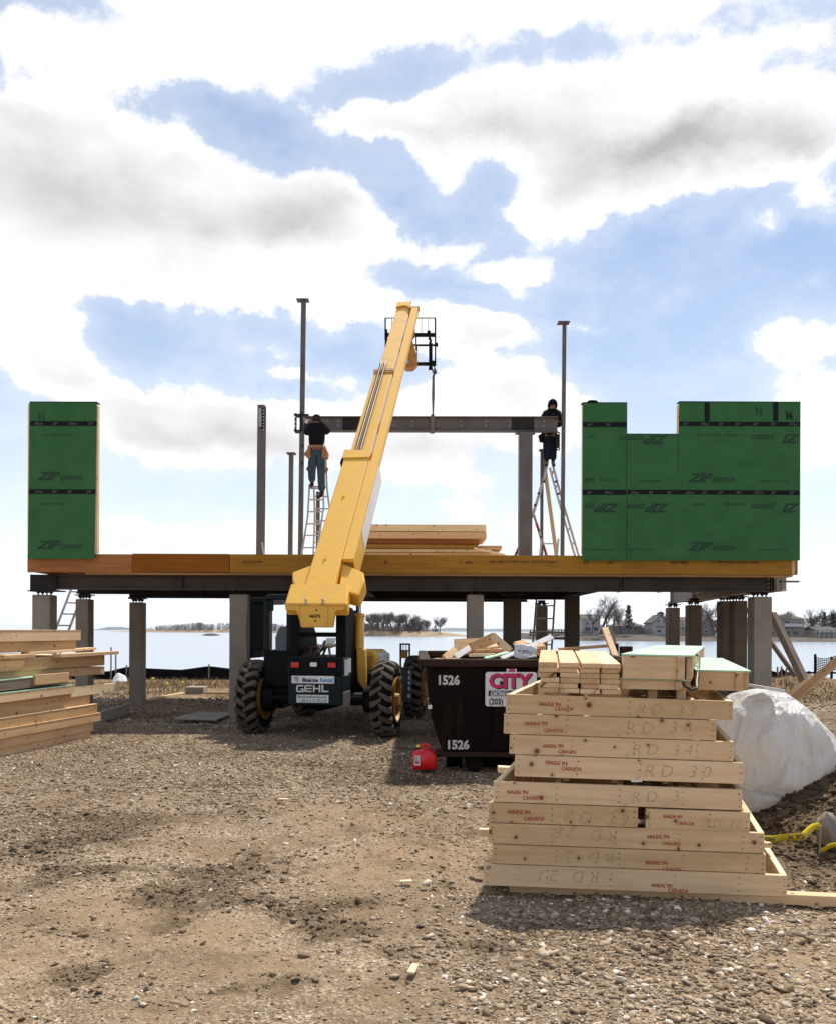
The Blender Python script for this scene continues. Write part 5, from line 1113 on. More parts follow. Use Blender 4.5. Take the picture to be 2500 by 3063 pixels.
# ---- wheels
def tyre_mb(R=.585, Wd=.30, lugs=20):
    mb = MB(); h = Wd/2
    prof = [(-h*.55, R*.56), (-h*.95, R*.66), (-h*1.0, R*.80), (-h*.86, R*.90), (-h*.5, R*.935), (0, R*.945), (h*.5, R*.935), (h*.86, R*.90), (h*1.0, R*.80), (h*.95, R*.66), (h*.55, R*.56)]
    mb.lathe(prof, 'X', 48)
    def pt(th_, w, k):   # k: 0 base, 1 tread top
        drop = .10*(abs(w)/h)**3; r = R*(.905+(.095 if k else 0)-drop*(.55 if k else .9)); return (w*(1.0 if abs(w) < h*.98 else 1.0), r*math.cos(th_), r*math.sin(th_))
    for s in (-1, 1):
        for i in range(lugs):
            t0 = 2*math.pi*(i+(.5 if s > 0 else 0))/lugs; n = 5; vs = []
            for j in range(n+1):
                u = j/n; w = s*(-.02+u*(h+.03)); tc_ = t0+.20*u; wd = .066+.034*u
                if u > .75: tc_ = t0+.20*.75+.05*(u-.75)
                vs += [pt(tc_-wd, w, 0), pt(tc_-wd*.75, w, 1), pt(tc_+wd*.75, w, 1), pt(tc_+wd, w, 0)]
            # shoulder end runs down the sidewall
            u = 1; tc_ = t0+.165; w = s*(h+.018); r2 = R*.80
            vs += [(w-.02*s, r2*math.cos(tc_-.06), r2*math.sin(tc_-.06)), (w, r2*math.cos(tc_-.05), r2*math.sin(tc_-.05)), (w, r2*math.cos(tc_+.05), r2*math.sin(tc_+.05)), (w-.02*s, r2*math.cos(tc_+.06), r2*math.sin(tc_+.06))]
            fs = [(0, 1, 2, 3)]+[tuple(4*j+a for a in q_) for j in range(n+1) for q_ in ((0, 4, 5, 1), (1, 5, 6, 2), (2, 6, 7, 3))]+[(4*n+7, 4*n+6, 4*n+5, 4*n+4)]
            mb.add(vs, fs, None, 1)
    return mb
def rim_mb(R=.585):
    mb = MB(); a = R*.57
    mb.lathe([(-.15, a), (-.17, a*1.04), (-.17, a*.96), (-.05, a*.86), (.02, a*.80), (.055, a*.35), (.10, a*.30), (.12, .02)], 'X', 32, closed=False)
    mb.lathe([(.15, a), (.175, a*1.06), (.175, a*.97), (.07, a*.88), (.02, a*.80)], 'X', 32, closed=False)
    return mb
def nuts_mb(R=.585):
    mb = MB()
    for i in range(10): t_ = 2*math.pi*i/10; mb.cyl((.04, .17*math.cos(t_), .17*math.sin(t_)), (.085, .17*math.cos(t_), .17*math.sin(t_)), .018, seg=6)
    mb.cyl((.05, 0, 0), (.20, 0, 0), .10, .085, 16); return mb
ty_me = smooth(tyre_mb().mesh('tyre', [M['rubber_dark'], M['rubber']]), 30) or None
ty_me = bpy.data.meshes['tyre']; ri_me = rim_mb().mesh('rim', M['yellow_dirty']); smooth(ri_me, 40); nu_me = nuts_mb().mesh('hub', M['yellow_dirty']); ax_me = nu_me
for (x, y, s) in ((-1.02, 0, -1), (1.04, 0, 1), (-1.04, 3.05, -1), (1.04, 3.05, 1)):
    w = bpy.data.objects.new('wheel', None); w.empty_display_size = .2
    link(w, th, T(x, y, .565) @ (Rz(180) if s < 0 else Matrix.Identity(4)) @ Rx(random.uniform(0, 20)))
    for nm, me in (('tyre', ty_me), ('rim', ri_me), ('hub', nu_me)): link(bpy.data.objects.new(nm, me), w)
# ---- chassis and axles
mb = MB(); mb.box2((-.42, -.35, .55), (.42, 3.7, .98)); mb.box2((-.85, .35, .55), (-.45, 2.5, .92)); mb.box2((.45, .45, .50), (1.02, 2.45, .95))
obj('chassis', mb, M['black'], th, bevel=.02)
for y in (0, 3.05):
    mb = MB(); mb.tube([(-.86, y, .56), (-.35, y, .56), (-.2, y, .56), (0, y, .56), (.2, y, .56), (.35, y, .56), (.86, y, .56)], [.10, .10, .15, .20, .15, .10, .10], 14)
    for s in (-1, 1): mb.cyl((s*.70, y, .56), (s*.86, y, .56), .19, .22, 16); mb.bar((s*.7, y-.22, .58), (s*.2, y-.24, .60), .05, .05)
    obj('axle', mb, M['yellow_dirty'] if y else M['black'], th, sm=40)
# ---- rear body with lamps and stickers
y0 = -.72
A, B = L4(526, 790, y0), L4(930, 1020, y0); C, D = L4(530, 665, y0), L4(930, 785, y0)
obj('rear_panel', MB().box2((A.x, y0, B.z), (B.x, y0+.55, A.z)), M['dkgreen'], th, bevel=.015)
g = obj('rear_grille', MB().box2((C.x, y0+.012, D.z+.01), (D.x, y0+.5, C.z)), M['black'], th, bevel=.012)
mb = MB(); nx, nz = 26, 9
for i in range(nx+1):
    x = C.x+.03+(D.x-C.x-.06)*i/nx; mb.box2((x-.003, y0+.004, D.z+.03), (x+.003, y0+.0118, C.z-.02))
for j in range(nz+1):
    z = D.z+.03+(C.z-D.z-.05)*j/nz; mb.box2((C.x+.02, y0+.003, z-.003), (D.x-.02, y0+.0112, z+.003))
obj('grille_mesh', mb, M['dkgreen'], g)
obj('frame_lip', MB().box2((C.x-.01, y0-.004, C.z-.005), (D.x+.012, y0+.05, C.z+.014)).box2((C.x-.01, y0-.004, D.z-.005), (D.x+.012, y0+.011, D.z+.012)).box2((C.x-.012, y0-.003, D.z), (C.x+.012, y0+.011, C.z)).box2((D.x-.01, y0-.003, D.z), (D.x+.014, y0+.011, C.z)), M['dkgreen'], g)
def lamp(a, b, c, d, mat, nm):
    p, q_ = L4(a, b, y0), L4(c, d, y0); o = obj(nm, MB().box2((p.x-.012, y0-.018, q_.z-.012), (q_.x+.012, y0+.005, p.z+.012)), M['black'], th, bevel=.006)
    obj('lens', MB().box2((p.x, y0-.032, q_.z), (q_.x, y0-.0185, p.z)), mat, o, bevel=.006)
lamp(551, 697, 612, 738, M['redlight'], 'tail_light'); lamp(822, 700, 884, 738, M['redlight'], 'tail_light'); lamp(692, 698, 743, 731, M['clearlight'], 'reverse_light')
def sticker(a, b, c, d, nm, mat='white', pr=.003):
    p, q_ = L4(a, b, y0), L4(c, d, y0); o = obj(nm, MB().box2((p.x, y0-pr, q_.z), (q_.x, y0-.0004, p.z)), M[mat], th); return o, p, q_
def tp(parent, body, a, b, size_px, mat, **k):      # writing on the rear panel; lower left corner in crop pixels, height in crop pixels
    p = L4(a, b, y0-.0035); size = (size_px/2.48)/FPX*13.0/.70; return text('lettering', body, size, M[mat], parent, T(*p) @ FACE, **k)
s1, p, q_ = sticker(553, 797, 868, 857, 'rental_sticker')
def wline(parent, body, a, b, c, hpx, mat, **k):
    """fit the writing between crop x a and c, cap height hpx, baseline b"""
    o = tp(parent, body, a, b, hpx, mat, **k); w = max(v.co.x for v in o.data.vertices)-min(v.co.x for v in o.data.vertices); W_ = (c-a)/2.48/FPX*13.0
    o.matrix_basis = o.matrix_basis @ Matrix.Diagonal((W_/w, 1, 1, 1)); return o
wline(s1, 'BlueLine', 632, 842, 752, 27, 'navy', bold=.004); wline(s1, 'Rental', 763, 842, 856, 27, 'skyblue', bold=.003); obj('tag_line', MB().box2(tuple(L4(800, 848, y0-.004)), tuple(L4(856, 850, y0-.0032))), M['paleblue'], s1)
wv = MB()
for k in range(4):
    pts = [L4(566+k*4+i*8, 808+k*10+5*math.sin(i*1.1+.3), y0-.006) for i in range(6)]
    wv.tube(pts, [.001, .003, .005, .005, .003, .001], 5, mi=0 if k < 3 else 1)
obj('wave_emblem', wv, [M['charcoal'], M['skyblue']], s1)
# maker's name in wide square letters
gb = bpy.data.objects.new('maker_name', None); mk = MB()
def gbox(x0, y0_, x1, y1_):
    p_, r_ = L4(x0, y0_, y0), L4(x1, y1_, y0); mk.box2((p_.x, y0-.006, r_.z), (r_.x, y0-.0005, p_.z))
def letters():
    t_ = 10
    # G
    gbox(594, 866, 640, 877); gbox(588, 872, 600, 914); gbox(594, 909, 642, 920); gbox(632, 893, 642, 909); gbox(618, 893, 632, 901)
    # E (three bars)
    for y_ in (866, 888, 909): gbox(652, y_, 702, y_+10)
    gbox(648, 872, 660, 914)
    # H
    gbox(712, 866, 723, 920); gbox(755, 866, 766, 920); gbox(723, 888, 755, 898)
    # L
    gbox(776, 866, 788, 920); gbox(788, 909, 826, 920)
letters(); obj('maker_lettering', mk, M['white_ink'], th)
s2, p, q_ = sticker(590, 938, 826, 1000, 'phone_sticker')
wline(s2, 'BlueLineRental.com', 600, 961, 816, 17, 'charcoal', bold=.001); wline(s2, '1.866.610.BLUE', 604, 992, 812, 24, 'paleblue', bold=.002)
# right side strip of the body, with reflectors
mb = MB().box2((B.x, y0+.02, B.z-.02), (B.x+.02, y0+.45, A.z-.25)); obj('side_plate', mb, M['steel'], th)
mb = MB(); mb.box2((D.x+.015, y0+.05, D.z-.02), (D.x+.07, y0+.06, C.z-.02)); mb.box2((D.x+.07, y0+.06, D.z+.02), (D.x+.11, y0+.07, C.z)); obj('warning_labels', mb, M['white'], th)
# ---- boom tower and inside
tz = L4(880, 300, -.3).z
for s, (a, c) in (('l', (540, 600)), ('r', (880, 952))):
    p, q_ = L4(a, 320, -.35), L4(c, 900, -.35); mb = MB(); pr = [(-.35, q_.z), (.95, q_.z+.1), (.75, 1.55), (.15, tz+.02), (-.35, tz+.05)]
    mb.prism(pr, p.x, q_.x, lambda u, v, k: (k, u, v)); obj('tower_plate', mb, M['black'], th, bevel=.01)
p, q_ = L4(600, 475, -.2), L4(880, 510, -.2); obj('cross_tube', MB().box2((p.x-.02, -.2, q_.z), (q_.x+.02, -.08, p.z)), M['black'], th)
mb = MB()
p, q_ = L4(600, 590, .3), L4(880, 664, .3); mb.box2((p.x, .3, q_.z-.2), (q_.x, 1.4, q_.z+.02)); obj('engine_cover', mb, M['black'], th)
mb = MB()
for i in range(9):
    xx = p.x+.04+(q_.x-p.x-.08)*i/8; zz = q_.z; mb.tube([(xx, -.2, zz-.02), (xx+.02*math.sin(i), 0, zz+.10+.05*math.sin(i*2.1)), (xx*.5+.02*math.cos(i*3), .25, zz+.16), (-.02+.02*i, .6, zz+.2)], .020, 7)
obj('hydraulic_hoses', mb, M['rubber'], th, sm=60)
mb = MB(); c0 = L4(770, 600, -.1)
for pts_, r_ in (([L4(748, 640, -.15), L4(775, 590, 0), L4(800, 540, .1)], .02), ([L4(745, 565, -.12), L4(770, 600, -.12), L4(790, 570, -.12)], .022), ([L4(600, 560, -.1), L4(615, 530, 0), L4(612, 515, .1)], .035)):
    obj('hydraulic_fitting', MB().tube(pts_, r_, 8), M['chrome'], th, sm=60)
for (a, b, c, d, e, f_) in ((668, 580, 690, 515, 735, 520), (800, 560, 815, 518, 880, 522)):
    mb = MB(); A_, B_, C_ = L4(a, b, 1.3), L4(c, d, 1.3), L4(e, f_, 1.3); D_ = A_+(C_-B_)
    for i in range(9):
        mb.bar(A_.lerp(B_, i/8), D_.lerp(C_, i/8), .008, .006); mb.bar(A_.lerp(D_, i/8), B_.lerp(C_, i/8), .008, .006)
    obj('mesh_guard', mb, M['yellow_dirty'], th)
# ---- cab on the left
zc0, zc1 = L4(360, 600, 0).z-.02, L4(360, 198, .2).z
cx0, cx1 = L4(262, 400, .25).x, L4(548, 400, -.15).x; cab = bpy.data.objects.new('cab', None); link(cab, th)
def cabbox(nm, a, b, mat='black', bv=.01): return obj(nm, MB().box2(a, b), M[mat], cab, bevel=bv)
w0 = L4(345, 400, -.15).x; YC0, YC1 = -.15, 1.35
cabbox('cab_base', (w0, YC0, .75), (cx1, YC1, zc0)); 
rf_ = obj('roof', MB().prism([(w0, zc1-.09), (w0+.03, zc1-.02), (w0+.08, zc1+.0), (cx1, zc1+.0), (cx1, zc1-.09)], YC0-.02, YC1+.05, lambda u, v, k: (u, k, v)), M['dkgreen'], cab, bevel=.015)
pw = .075
for (x, y) in ((w0, YC0), (cx1-pw, YC0), (w0, YC1-pw), (cx1-pw, YC1-pw)): cabbox('pillar', (x, y, zc0), (x+(pw if y == YC0 else .05), y+.06, zc1-.09), 'dkgreen')
cabbox('window_rail', (w0+pw, YC0, zc1-.26), (w0+pw+.07, YC0+.05, zc1-.09), 'dkgreen')
gl = MB().box2((w0+pw, YC0+.02, zc0), (cx1-pw, YC0+.026, zc1-.09)); obj('rear_window', gl, M['glass'], cab)
obj('front_window', MB().box2((w0+.05, YC1-.03, zc0), (cx1-.05, YC1-.024, zc1-.09)), M['glass'], cab)
st = MB(); a_, b_ = L4(432, 436, .25), L4(545, 582, .25)
st.prism([(a_.x, b_.z-.1), (a_.x-.0, a_.z-.16), (a_.x+.06, a_.z), (b_.x-.02, a_.z+.02), (b_.x+.03, a_.z-.1), (b_.x+.03, b_.z-.1)], .22, .34, lambda u, v, k: (u, k, v)); st.box2((a_.x-.02, .3, b_.z-.16), (b_.x+.04, .8, b_.z-.04))
obj('seat', st, M['paleblue'] if False else plain('blue_grey_seat_vinyl', (.05, .075, .085), .5), cab, bevel=.03)
mb = MB(); c_ = L4(385, 430, 1.0); mb.lathe([(-.012, .19), (0, .2), (.012, .19), (0, .175)], 'Z', 20, T(-.55, .95, zc0+.28) @ Rx(-25)); mb.cyl((-.55, 1.1, zc0-.1), (-.55, .96, zc0+.27), .03); obj('steering_wheel', mb, M['blackplastic'], cab)
mb = MB(); o0, o1 = L4(262, 215, .5), L4(350, 400, .5)
zl_ = L4(262, 665, .5).z; mb.box2((o0.x, .35, zl_), (o0.x+.06, 1.25, zc0)); mb.box2((o0.x, .35, zc0), (w0-.05, .42, zc1-.12)); mb.box2((o0.x, 1.19, zc0), (o0.x+.06, 1.25, zc1-.06)); mb.prism([(o0.x, zc1-.1), (o0.x+.05, zc1-.03), (w0-.02, zc1-.03), (w0-.02, zc1-.12), (o0.x+.06, zc1-.13)], .30, 1.25, lambda u, v, k: (u, k, v)); mb.box2((w0-.14, .33, zc0-.3), (w0-.03, 1.2, zc0)); mb.box2((w0-.10, .33, zc0), (w0-.03, .40, zc1-.1))
obj('cab_door', mb, M['black'], cab, bevel=.015)
gr_ = MB().tube([(o0.x-.01, .3, zc1-.2), (o0.x-.03, .28, zc0+.3), (o0.x-.01, .3, zc0-.2)], .016, 6); obj('grab_rail', gr_, M['steel'], cab)
mb = MB(); mb.box2((w0-.02, YC0+.1, .55), (cx1, YC1, .76)); mb.box2((w0-.25, .55, .35), (w0+.1, 1.25, .42)); obj('step', mb, M['black'], cab)
# ---- exhaust, engine pod, lift cylinder on the right side
ex = MB(); ex.tube([L4(985, 830, .55), L4(988, 520, .55), L4(985, 380, .5), L4(992, 350, .5), L4(1010, 336, .5), L4(1045, 334, .5)], [.05, .05, .05, .052, .052, .05], 12); ex.tube([L4(1003, 820, .6), L4(1005, 500, .6)], .02, 8)
obj('exhaust_pipe', ex, M['steel'], th, sm=50)
mb = MB(); mb.tube([L4(975, 480, .45), L4(972, 700, .45)], .045, 8); mb.box2(tuple(L4(960, 560, .4)), tuple(Vector(L4(1040, 900, .4))+Vector((0, .5, 0)))); obj('side_frame', mb, M['black'], th)
a_, b_ = L4(1098, 604, 1.6), L4(1212, 758, 1.6)
mb = MB(); mb.prism([(a_.x-.25, b_.z), (b_.x, b_.z), (b_.x+.01, b_.z+.22), (b_.x-.06, a_.z), (a_.x-.25, a_.z)], 1.25, 2.35, lambda u, v, k: (u, k, v)); obj('engine_pod', mb, M['yellow'], th, bevel=.03)
mb = MB(); p, q_ = L4(1108, 650, 1.24), L4(1152, 740, 1.24); mb.box2((p.x, 1.235, q_.z), (q_.x, 1.249, p.z)); obj('access_plate', mb, M['yellow_dirty'], th, bevel=.005)
p, q_ = L4(1214, 638, 2.0), L4(1252, 690, 2.0); mb = MB().prism([(p.x-.06, q_.z), (q_.x, q_.z), (q_.x, p.z), (p.x-.02, p.z+.07), (p.x-.1, p.z+.09)], 1.5, 2.4, lambda u, v, k: (u, k, v)); obj('white_cover', mb, M['white'], th, bevel=.01)
# ---- right front mirror in its frame and dark side steps
mb = MB(); A_, B_, = L4(1353, 557, 2.9), L4(1430, 742, 2.9); w = .03
mb.box2((A_.x, 2.9, B_.z), (A_.x+w, 2.94, A_.z)).box2((B_.x-w, 2.9, B_.z), (B_.x, 2.94, A_.z)).box2((A_.x+w, 2.9, A_.z-w), (B_.x-w, 2.94, A_.z))
z5_ = L4(1360, 612, 2.9).z; mb.box2((A_.x+w, 2.9, z5_-.015), (B_.x-w, 2.94, z5_+.012))
for k in range(3): xx = A_.x+w+.03+k*.055; mb.box2((xx, 2.9, z5_+.012), (xx+.012, 2.93, A_.z-w))
o = obj('mirror_frame', mb, M['black'], th)
p, q_ = L4(1362, 614, 2.88), L4(1410, 668, 2.88); obj('mirror_face', MB().box2((p.x, 2.86, q_.z), (q_.x, 2.95, p.z)), M['yellow_dirty'], o, bevel=.01)  # mirror face, its yellow reflection put in as paint
p, q_ = L4(1365, 745, 2.3), L4(1436, 990, 2.3); mb = MB().box2((p.x, 2.3, q_.z), (q_.x, 2.36, p.z)); mb.box2((p.x-.02, 2.28, p.z), (q_.x+.02, 2.7, p.z+.02)); o = obj('side_step', mb, M['steel'], th)
mb = MB()
for yy in (760, 800, 838, 880, 935): p1_, q1_ = L4(1410, yy, 2.29), L4(1430, yy+26, 2.29); mb.box2((p1_.x, 2.292, q1_.z), (q1_.x, 2.299, p1_.z))
obj('reflector_tape', mb, M['white'], o)
# ---- the boom: frame with Y along the boom, Z = the face we see, X to the right
bA, bB = P(969, 1740, 13.1), P(1207, 905, 20.3)
by = (bB-bA).normalized(); bx = by.cross(Vector((0, 0, 1))).normalized(); bz = bx.cross(by)
BW = basis(bA, bx, by, bz); BI = BW.inverted()
def BL(px, py, zb=0): return BI @ hit(px, py, bA+bz*zb, bz)
boom = bpy.data.objects.new('boom', None); link(boom, th, TI @ BW)
s1a, s1b, s1c, s1d = BL(*z2(690, 1945)), BL(*z2(905, 1180)), BL(*z2(1075, 1190)), BL(*z2(885, 1900))
hw = .225; cx_ = (s1a.x+s1b.x+s1c.x+s1d.x)/4; e1 = (s1b.y+s1c.y)/2
sA = obj('base_boom_section', MB().box2((cx_-hw, -.1, -.42), (cx_+hw, e1, 0)), M['yellow'], boom, bevel=.018)
col1 = MB(); col1.box2((cx_-hw-.02, e1-.05, -.45), (cx_+hw+.015, e1+.06, .0)); col1.prism([(cx_-hw-.03, e1-.22), (cx_+hw+.02, e1-.22), (cx_+hw+.03, e1+.02), (cx_-hw-.03, e1+.06)], .0, .025, lambda u, v, k: (u, v, k)); obj('collar', col1, M['yellow'], sA, bevel=.01)
x2a, x2b = BL(*z2(1100, 640)), BL(*z2(1228, 640)); x2c, x2d = BL(*z2(950, 1150)), BL(*z2(1078, 1150)); e2 = BL(*z2(1165, 600)).y
xm = (x2a.x+x2b.x+x2c.x+x2d.x)/4; hw2 = .188
obj('middle_boom_section', MB().box2((xm-hw2, e1-.6, -.38), (xm+hw2, e2, -.04)), M['yellow'], boom, bevel=.012)
sB = obj('collar', MB().box2((xm-hw2-.005, e2-.10, -.40), (xm+hw2+.006, e2+.0, -.02)).box2((xm-hw2-.012, e2-.04, -.42), (xm+hw2+.012, e2+.05, -.01)), M['yellow_dirty'], boom, bevel=.006)
x3a, x3b = BL(*z2(1262, 150)), BL(*z2(1365, 150)); x3c, x3d = BL(*z2(1142, 560)), BL(*z2(1240, 560)); e3 = BL(*z2(1310, 120)).y
xm3 = (x3a.x+x3b.x+x3c.x+x3d.x)/4; hw3 = .155
sC = obj('tip_boom_section', MB().box2((xm3-hw3, e2-.5, -.34), (xm3+hw3, e3, -.07)), M['yellow_worn'], boom, bevel=.012)
tpm = MB(); n = 12; pts = [(xm3-hw3-.01, e3+.02)]+[(xm3-hw3-.01+(2*hw3+.02)*i/n, e3-.20-.035*math.cos(i/n*2*math.pi*1.0)*(1)) for i in range(n+1)]+[(xm3+hw3+.01, e3+.02)]
tpm.prism(pts, -.062, -.02, lambda u, v, k: (u, v, k)); obj('head_plate', tpm, M['yellow'], boom)
obj('bright_side_strip', MB().box2((xm+hw2+.0005, e1+.1, -.36), (xm+hw2+.004, e2-.12, -.05)), M['white'], boom)  # white colour stands in for the brightness in the gap beside the rail
obj('bright_side_strip', MB().box2((xm3+hw3+.0005, e2+.1, -.32), (xm3+hw3+.004, e3-.35, -.08)), M['white'], boom)
# hydraulic lines lying in a channel on the middle section
hm_ = MB(); h0, h1 = BL(*z2(982, 1168), -.01), BL(*z2(1158, 566), -.01); h2, h3 = BL(*z2(1012, 1168), -.01), BL(*z2(1186, 566), -.01)
for a_, b_ in ((h0, h1), (h2, h3)): d_ = (b_-a_); hm_.tube([a_-d_*.01, a_+d_*.5, b_-d_*.03, b_+Vector((0, .02, .015)), b_+Vector((0, .09, -.01))], .028, 8)
obj('hydraulic_lines', hm_, plain('rusty_brown_line', (.10, .055, .035), .5), boom, sm=50)
# carrier rail running beside the sections, with its brackets
rl0, rl1 = BL(*z2(955, 1950)), BL(*z2(1420, 140)); xr0 = .265; xr1 = .42
r_lo = BL(*z2(920, 1900)); ra, rb = BL(*z2(1235, 650)), BL(*z2(1290, 650)); rc, rd = BL(*z2(1368, 150)), BL(*z2(1422, 150))
xs0 = (ra.x+rc.x)/2+.02; xs1 = (rb.x+rd.x)/2
obj('carrier_rail', MB().box2((xs0, e1-.3, -.075), (xs1, rd.y, -.02)).box2((xs1-.014, e1-.3, -.16), (xs1, rd.y, -.075)), M['yellow'], boom, bevel=.004)
obj('carrier_rail', MB().box2((cx_+hw+.008, .55, -.08), (xs1+.0, e1-.3, -.012)).box2((xs1-.02, .55, -.45), (xs1, e1-.302, -.08)), M['yellow'], boom, bevel=.004)
wp = obj('side_decal_panel', MB().box2((xs1+.0005, 1.3, -.42), (xs1+.004, e1-.35, -.07)), M['white'], boom)
for (a_, b_, w_) in (((1140, 980), None, .32), ((1150, 1180), None, .05), ((1300, 430), None, .06), ((1315, 350), None, .10)):
    c_ = BL(*z2(*a_)); obj('rail_bracket', MB().box2((xm+.1, c_.y-w_/2, -.16), (xs0+.02, c_.y+w_/2, -.10)), M['yellow_dirty'], boom)
ep_ = BL(*z2(1395, 130)); obj('rail_end_plate', MB().box2((xm3+hw3-.02, rd.y-.05, -.12), (xs1+.02, rd.y+.03, -.018)), M['yellow_dirty'], boom, bevel=.006)
dr_ = BL(*z2(1357, 190)); mb = MB(); mb.tube([BL(*z2(1362, 150), -.1), BL(*z2(1368, 185), -.13), BL(*z2(1348, 230), -.13)], [.03, .055, .03], 8); obj('hose_drum', mb, M['yellow_dirty'], boom, sm=50)
obj('boom_side_lamp', MB().box2(tuple(BL(*z2(878, 1225), -.05)), tuple(BL(*z2(898, 1260), -.05)+Vector((0, 0, -.12)))), M['black'], boom, bevel=.01)
mb = MB()
for (a_, b_) in ((900, 1495), (770, 1935)): c_ = BL(*z2(a_, b_)); mb.box2((c_.x-.018, c_.y-.05, .0), (c_.x-.002, c_.y+.05, .03)); mb.box2((c_.x-.002, c_.y-.05, .0), (c_.x+.02, c_.y+.05, .008))
obj('hose_clip', mb, M['yellow'], boom)
# pivot wings and rear cover
def wing(pts):
    mb = MB(); a_ = [BL(*z2(*p_)) for p_ in pts]; mb.prism([(v.x, v.y) for v in a_], -.36, -.10, lambda u, v, k: (u, v, k)); return obj('pivot_bracket', mb, M['yellow'], boom, bevel=.02)
wing([(700, 1930), (520, 1998), (522, 2062), (562, 2125), (700, 2125)]); wing([(870, 1930), (1028, 1998), (1034, 2060), (990, 2160), (850, 2125)])
tl_, trr = BL(*z4(547, 115)), BL(*z4(975, 115)); bl_, br_ = BL(*z4(500, 268)), BL(*z4(962, 272))
mb = MB(); mb.prism([(tl_.x, tl_.y), (trr.x, trr.y), (br_.x, br_.y), (bl_.x, bl_.y)], -.22, .01, lambda u, v, k: (u, v, k)); rc_ = obj('rear_cover', mb, M['yellow'], boom, bevel=.02)
mb = MB(); mb.box2(((tl_.x+trr.x)/2-.008, bl_.y+.03, .010), ((tl_.x+trr.x)/2+.008, tl_.y-.01, .016)); obj('weld_seam', mb, M['yellow'], rc_)
yr_ = (BI @ (TM @ Vector((0, 0, 0)))).y
# tongue hangs from the lower edge of the cover, upright
tz0 = TI @ (BW @ Vector(((bl_.x+br_.x)/2, bl_.y, -.05))); yt = tz0.y-.02
pts = [(500, 272), (960, 272), (940, 312), (880, 318), (868, 352), (855, 440), (622, 440), (600, 352), (585, 318), (505, 312)]
mb = MB(); pl_ = [L4(a, b, yt) for a, b in pts]; mb.prism([(v.x, v.z) for v in pl_], yt, yt+.10, lambda u, v, k: (u, k, v)); tg = obj('rear_tongue', mb, M['yellow'], th, bevel=.012)
mb = MB(); a_, b_ = L4(612, 272, yt), L4(822, 436, yt)
for (x0, z0, x1, z1) in ((a_.x, b_.z+.02, a_.x+.004, a_.z-.01), (L4(822, 300, yt).x, b_.z+.02, L4(822, 300, yt).x+.004, a_.z-.01), (a_.x, a_.z-.014, L4(822, 300, yt).x, a_.z-.01)): mb.box2((x0, yt-.001, z0), (x1, yt+.001, z1))
for (a, b) in ((738, 310), (728, 390)): c_ = L4(a, b, yt); mb.cyl((c_.x, yt-.004, c_.z), (c_.x, yt+.01, c_.z), .014, seg=10)
obj('plate_lines', mb, M['black'], tg)
mb = MB()
for a in (658, 785): c_ = L4(a, 246, yt); mb.cyl((c_.x, yt-.03, c_.z+.02), (c_.x, yt+.02, c_.z+.02), .018, seg=8); mb.cyl((c_.x, yt-.03, c_.z-.03), (c_.x, yt+.02, c_.z-.03), .022, seg=8)
obj('cover_bolts', mb, M['metal'], tg)
nb = text('fleet_number', '46375', .062, M['black'], tg, T(*L4(685, 366, yt-.003)) @ FACE, bold=.002, sx=1.05)
# lift cylinder on the right
c0, c1, c2 = L4(1045, 880, .1), L4(1058, 345, .45), TI @ (BW @ Vector((xs1+.06, 1.15, -.3)))
rt = L4(1046, 120, .8)
mb = MB(); mb.tube([L4(1057, 600, .35), L4(1056, 450, .4), L4(1057, 350, .45)], .072, 16); mb.tube([L4(1057, 362, .44), L4(1057, 342, .45)], .084, 16); lc = obj('lift_cylinder', mb, M['yellow'], th, sm=40)
obj('cylinder_rod', MB().tube([L4(1054, 345, .45), rt], .034, 14), M['chrome'], lc, sm=50); obj('hose', MB().tube([L4(1038, 345, .40), L4(1036, 200, .6), L4(1034, 110, .8)], .018, 8), M['black'], lc)
pts = [(1030, 590), (1100, 600), (1104, 895), (1085, 900), (1040, 840), (1032, 720)]; mb = MB(); pl_ = [L4(a, b, .3) for a, b in pts]; mb.prism([(v.x, v.z) for v in pl_], .3, .42, lambda u, v, k: (u, k, v)); obj('cylinder_bracket', mb, M['yellow'], th, bevel=.02)
mb = MB(); mb.cyl(L4(985, 230, -.05), L4(998, 230, -.05), .03, seg=10); mb.cyl(L4(962, 205, -.05), L4(1000, 192, .05), .035, seg=10); mb.cyl(L4(962, 240, -.05), L4(975, 240, -.05), .045, seg=10); obj('pivot_pin', mb, M['yellow_dirty'], th)
# ---- carriage with forks at the boom tip
YK = 20.9; CP = lambda a, b, Y=YK: P(*zc(a, b), Y); MC = TI
def cbar(mb, a, b, w, Y=YK, h=None, **k): mb.bar(CP(*a, Y), CP(*b, Y), w, h or w, **k)
fk = MB(); cbar(fk, (250, 238), (250, 540), .035); cbar(fk, (952, 238), (952, 920), .035); cbar(fk, (245, 240), (958, 240), .022)
for x in (340, 430, 520, 665, 760, 855): cbar(fk, (x, 242), (x, 470), .012)
cbar(fk, (262, 480), (955, 480), .09, h=.075); cbar(fk, (262, 400), (262, 900), .06); cbar(fk, (420, 625), (965, 625), .042); cbar(fk, (300, 890), (955, 890), .085, h=.07)
cbar(fk, (684, 470), (684, 700), .03); cbar(fk, (700, 640), (690, 890), .02)
fo = obj('fork_carriage', fk, M['black'], th, W=MC, bevel=.006)
mb = MB(); cbar(mb, (885, 600), (885, 970), .085, 20.85, .09); cbar(mb, (930, 850), (930, 915), .11, 20.88)
mb.tube([CP(880, 500), CP(868, 530), CP(890, 560), CP(872, 595)], [.02, .035, .03, .03], 8); mb.tube([CP(840, 430), CP(862, 438), CP(880, 428)], [.03, .045, .03], 8); mb.tube([CP(968, 590), CP(968, 640)], [.03, .045], 8)
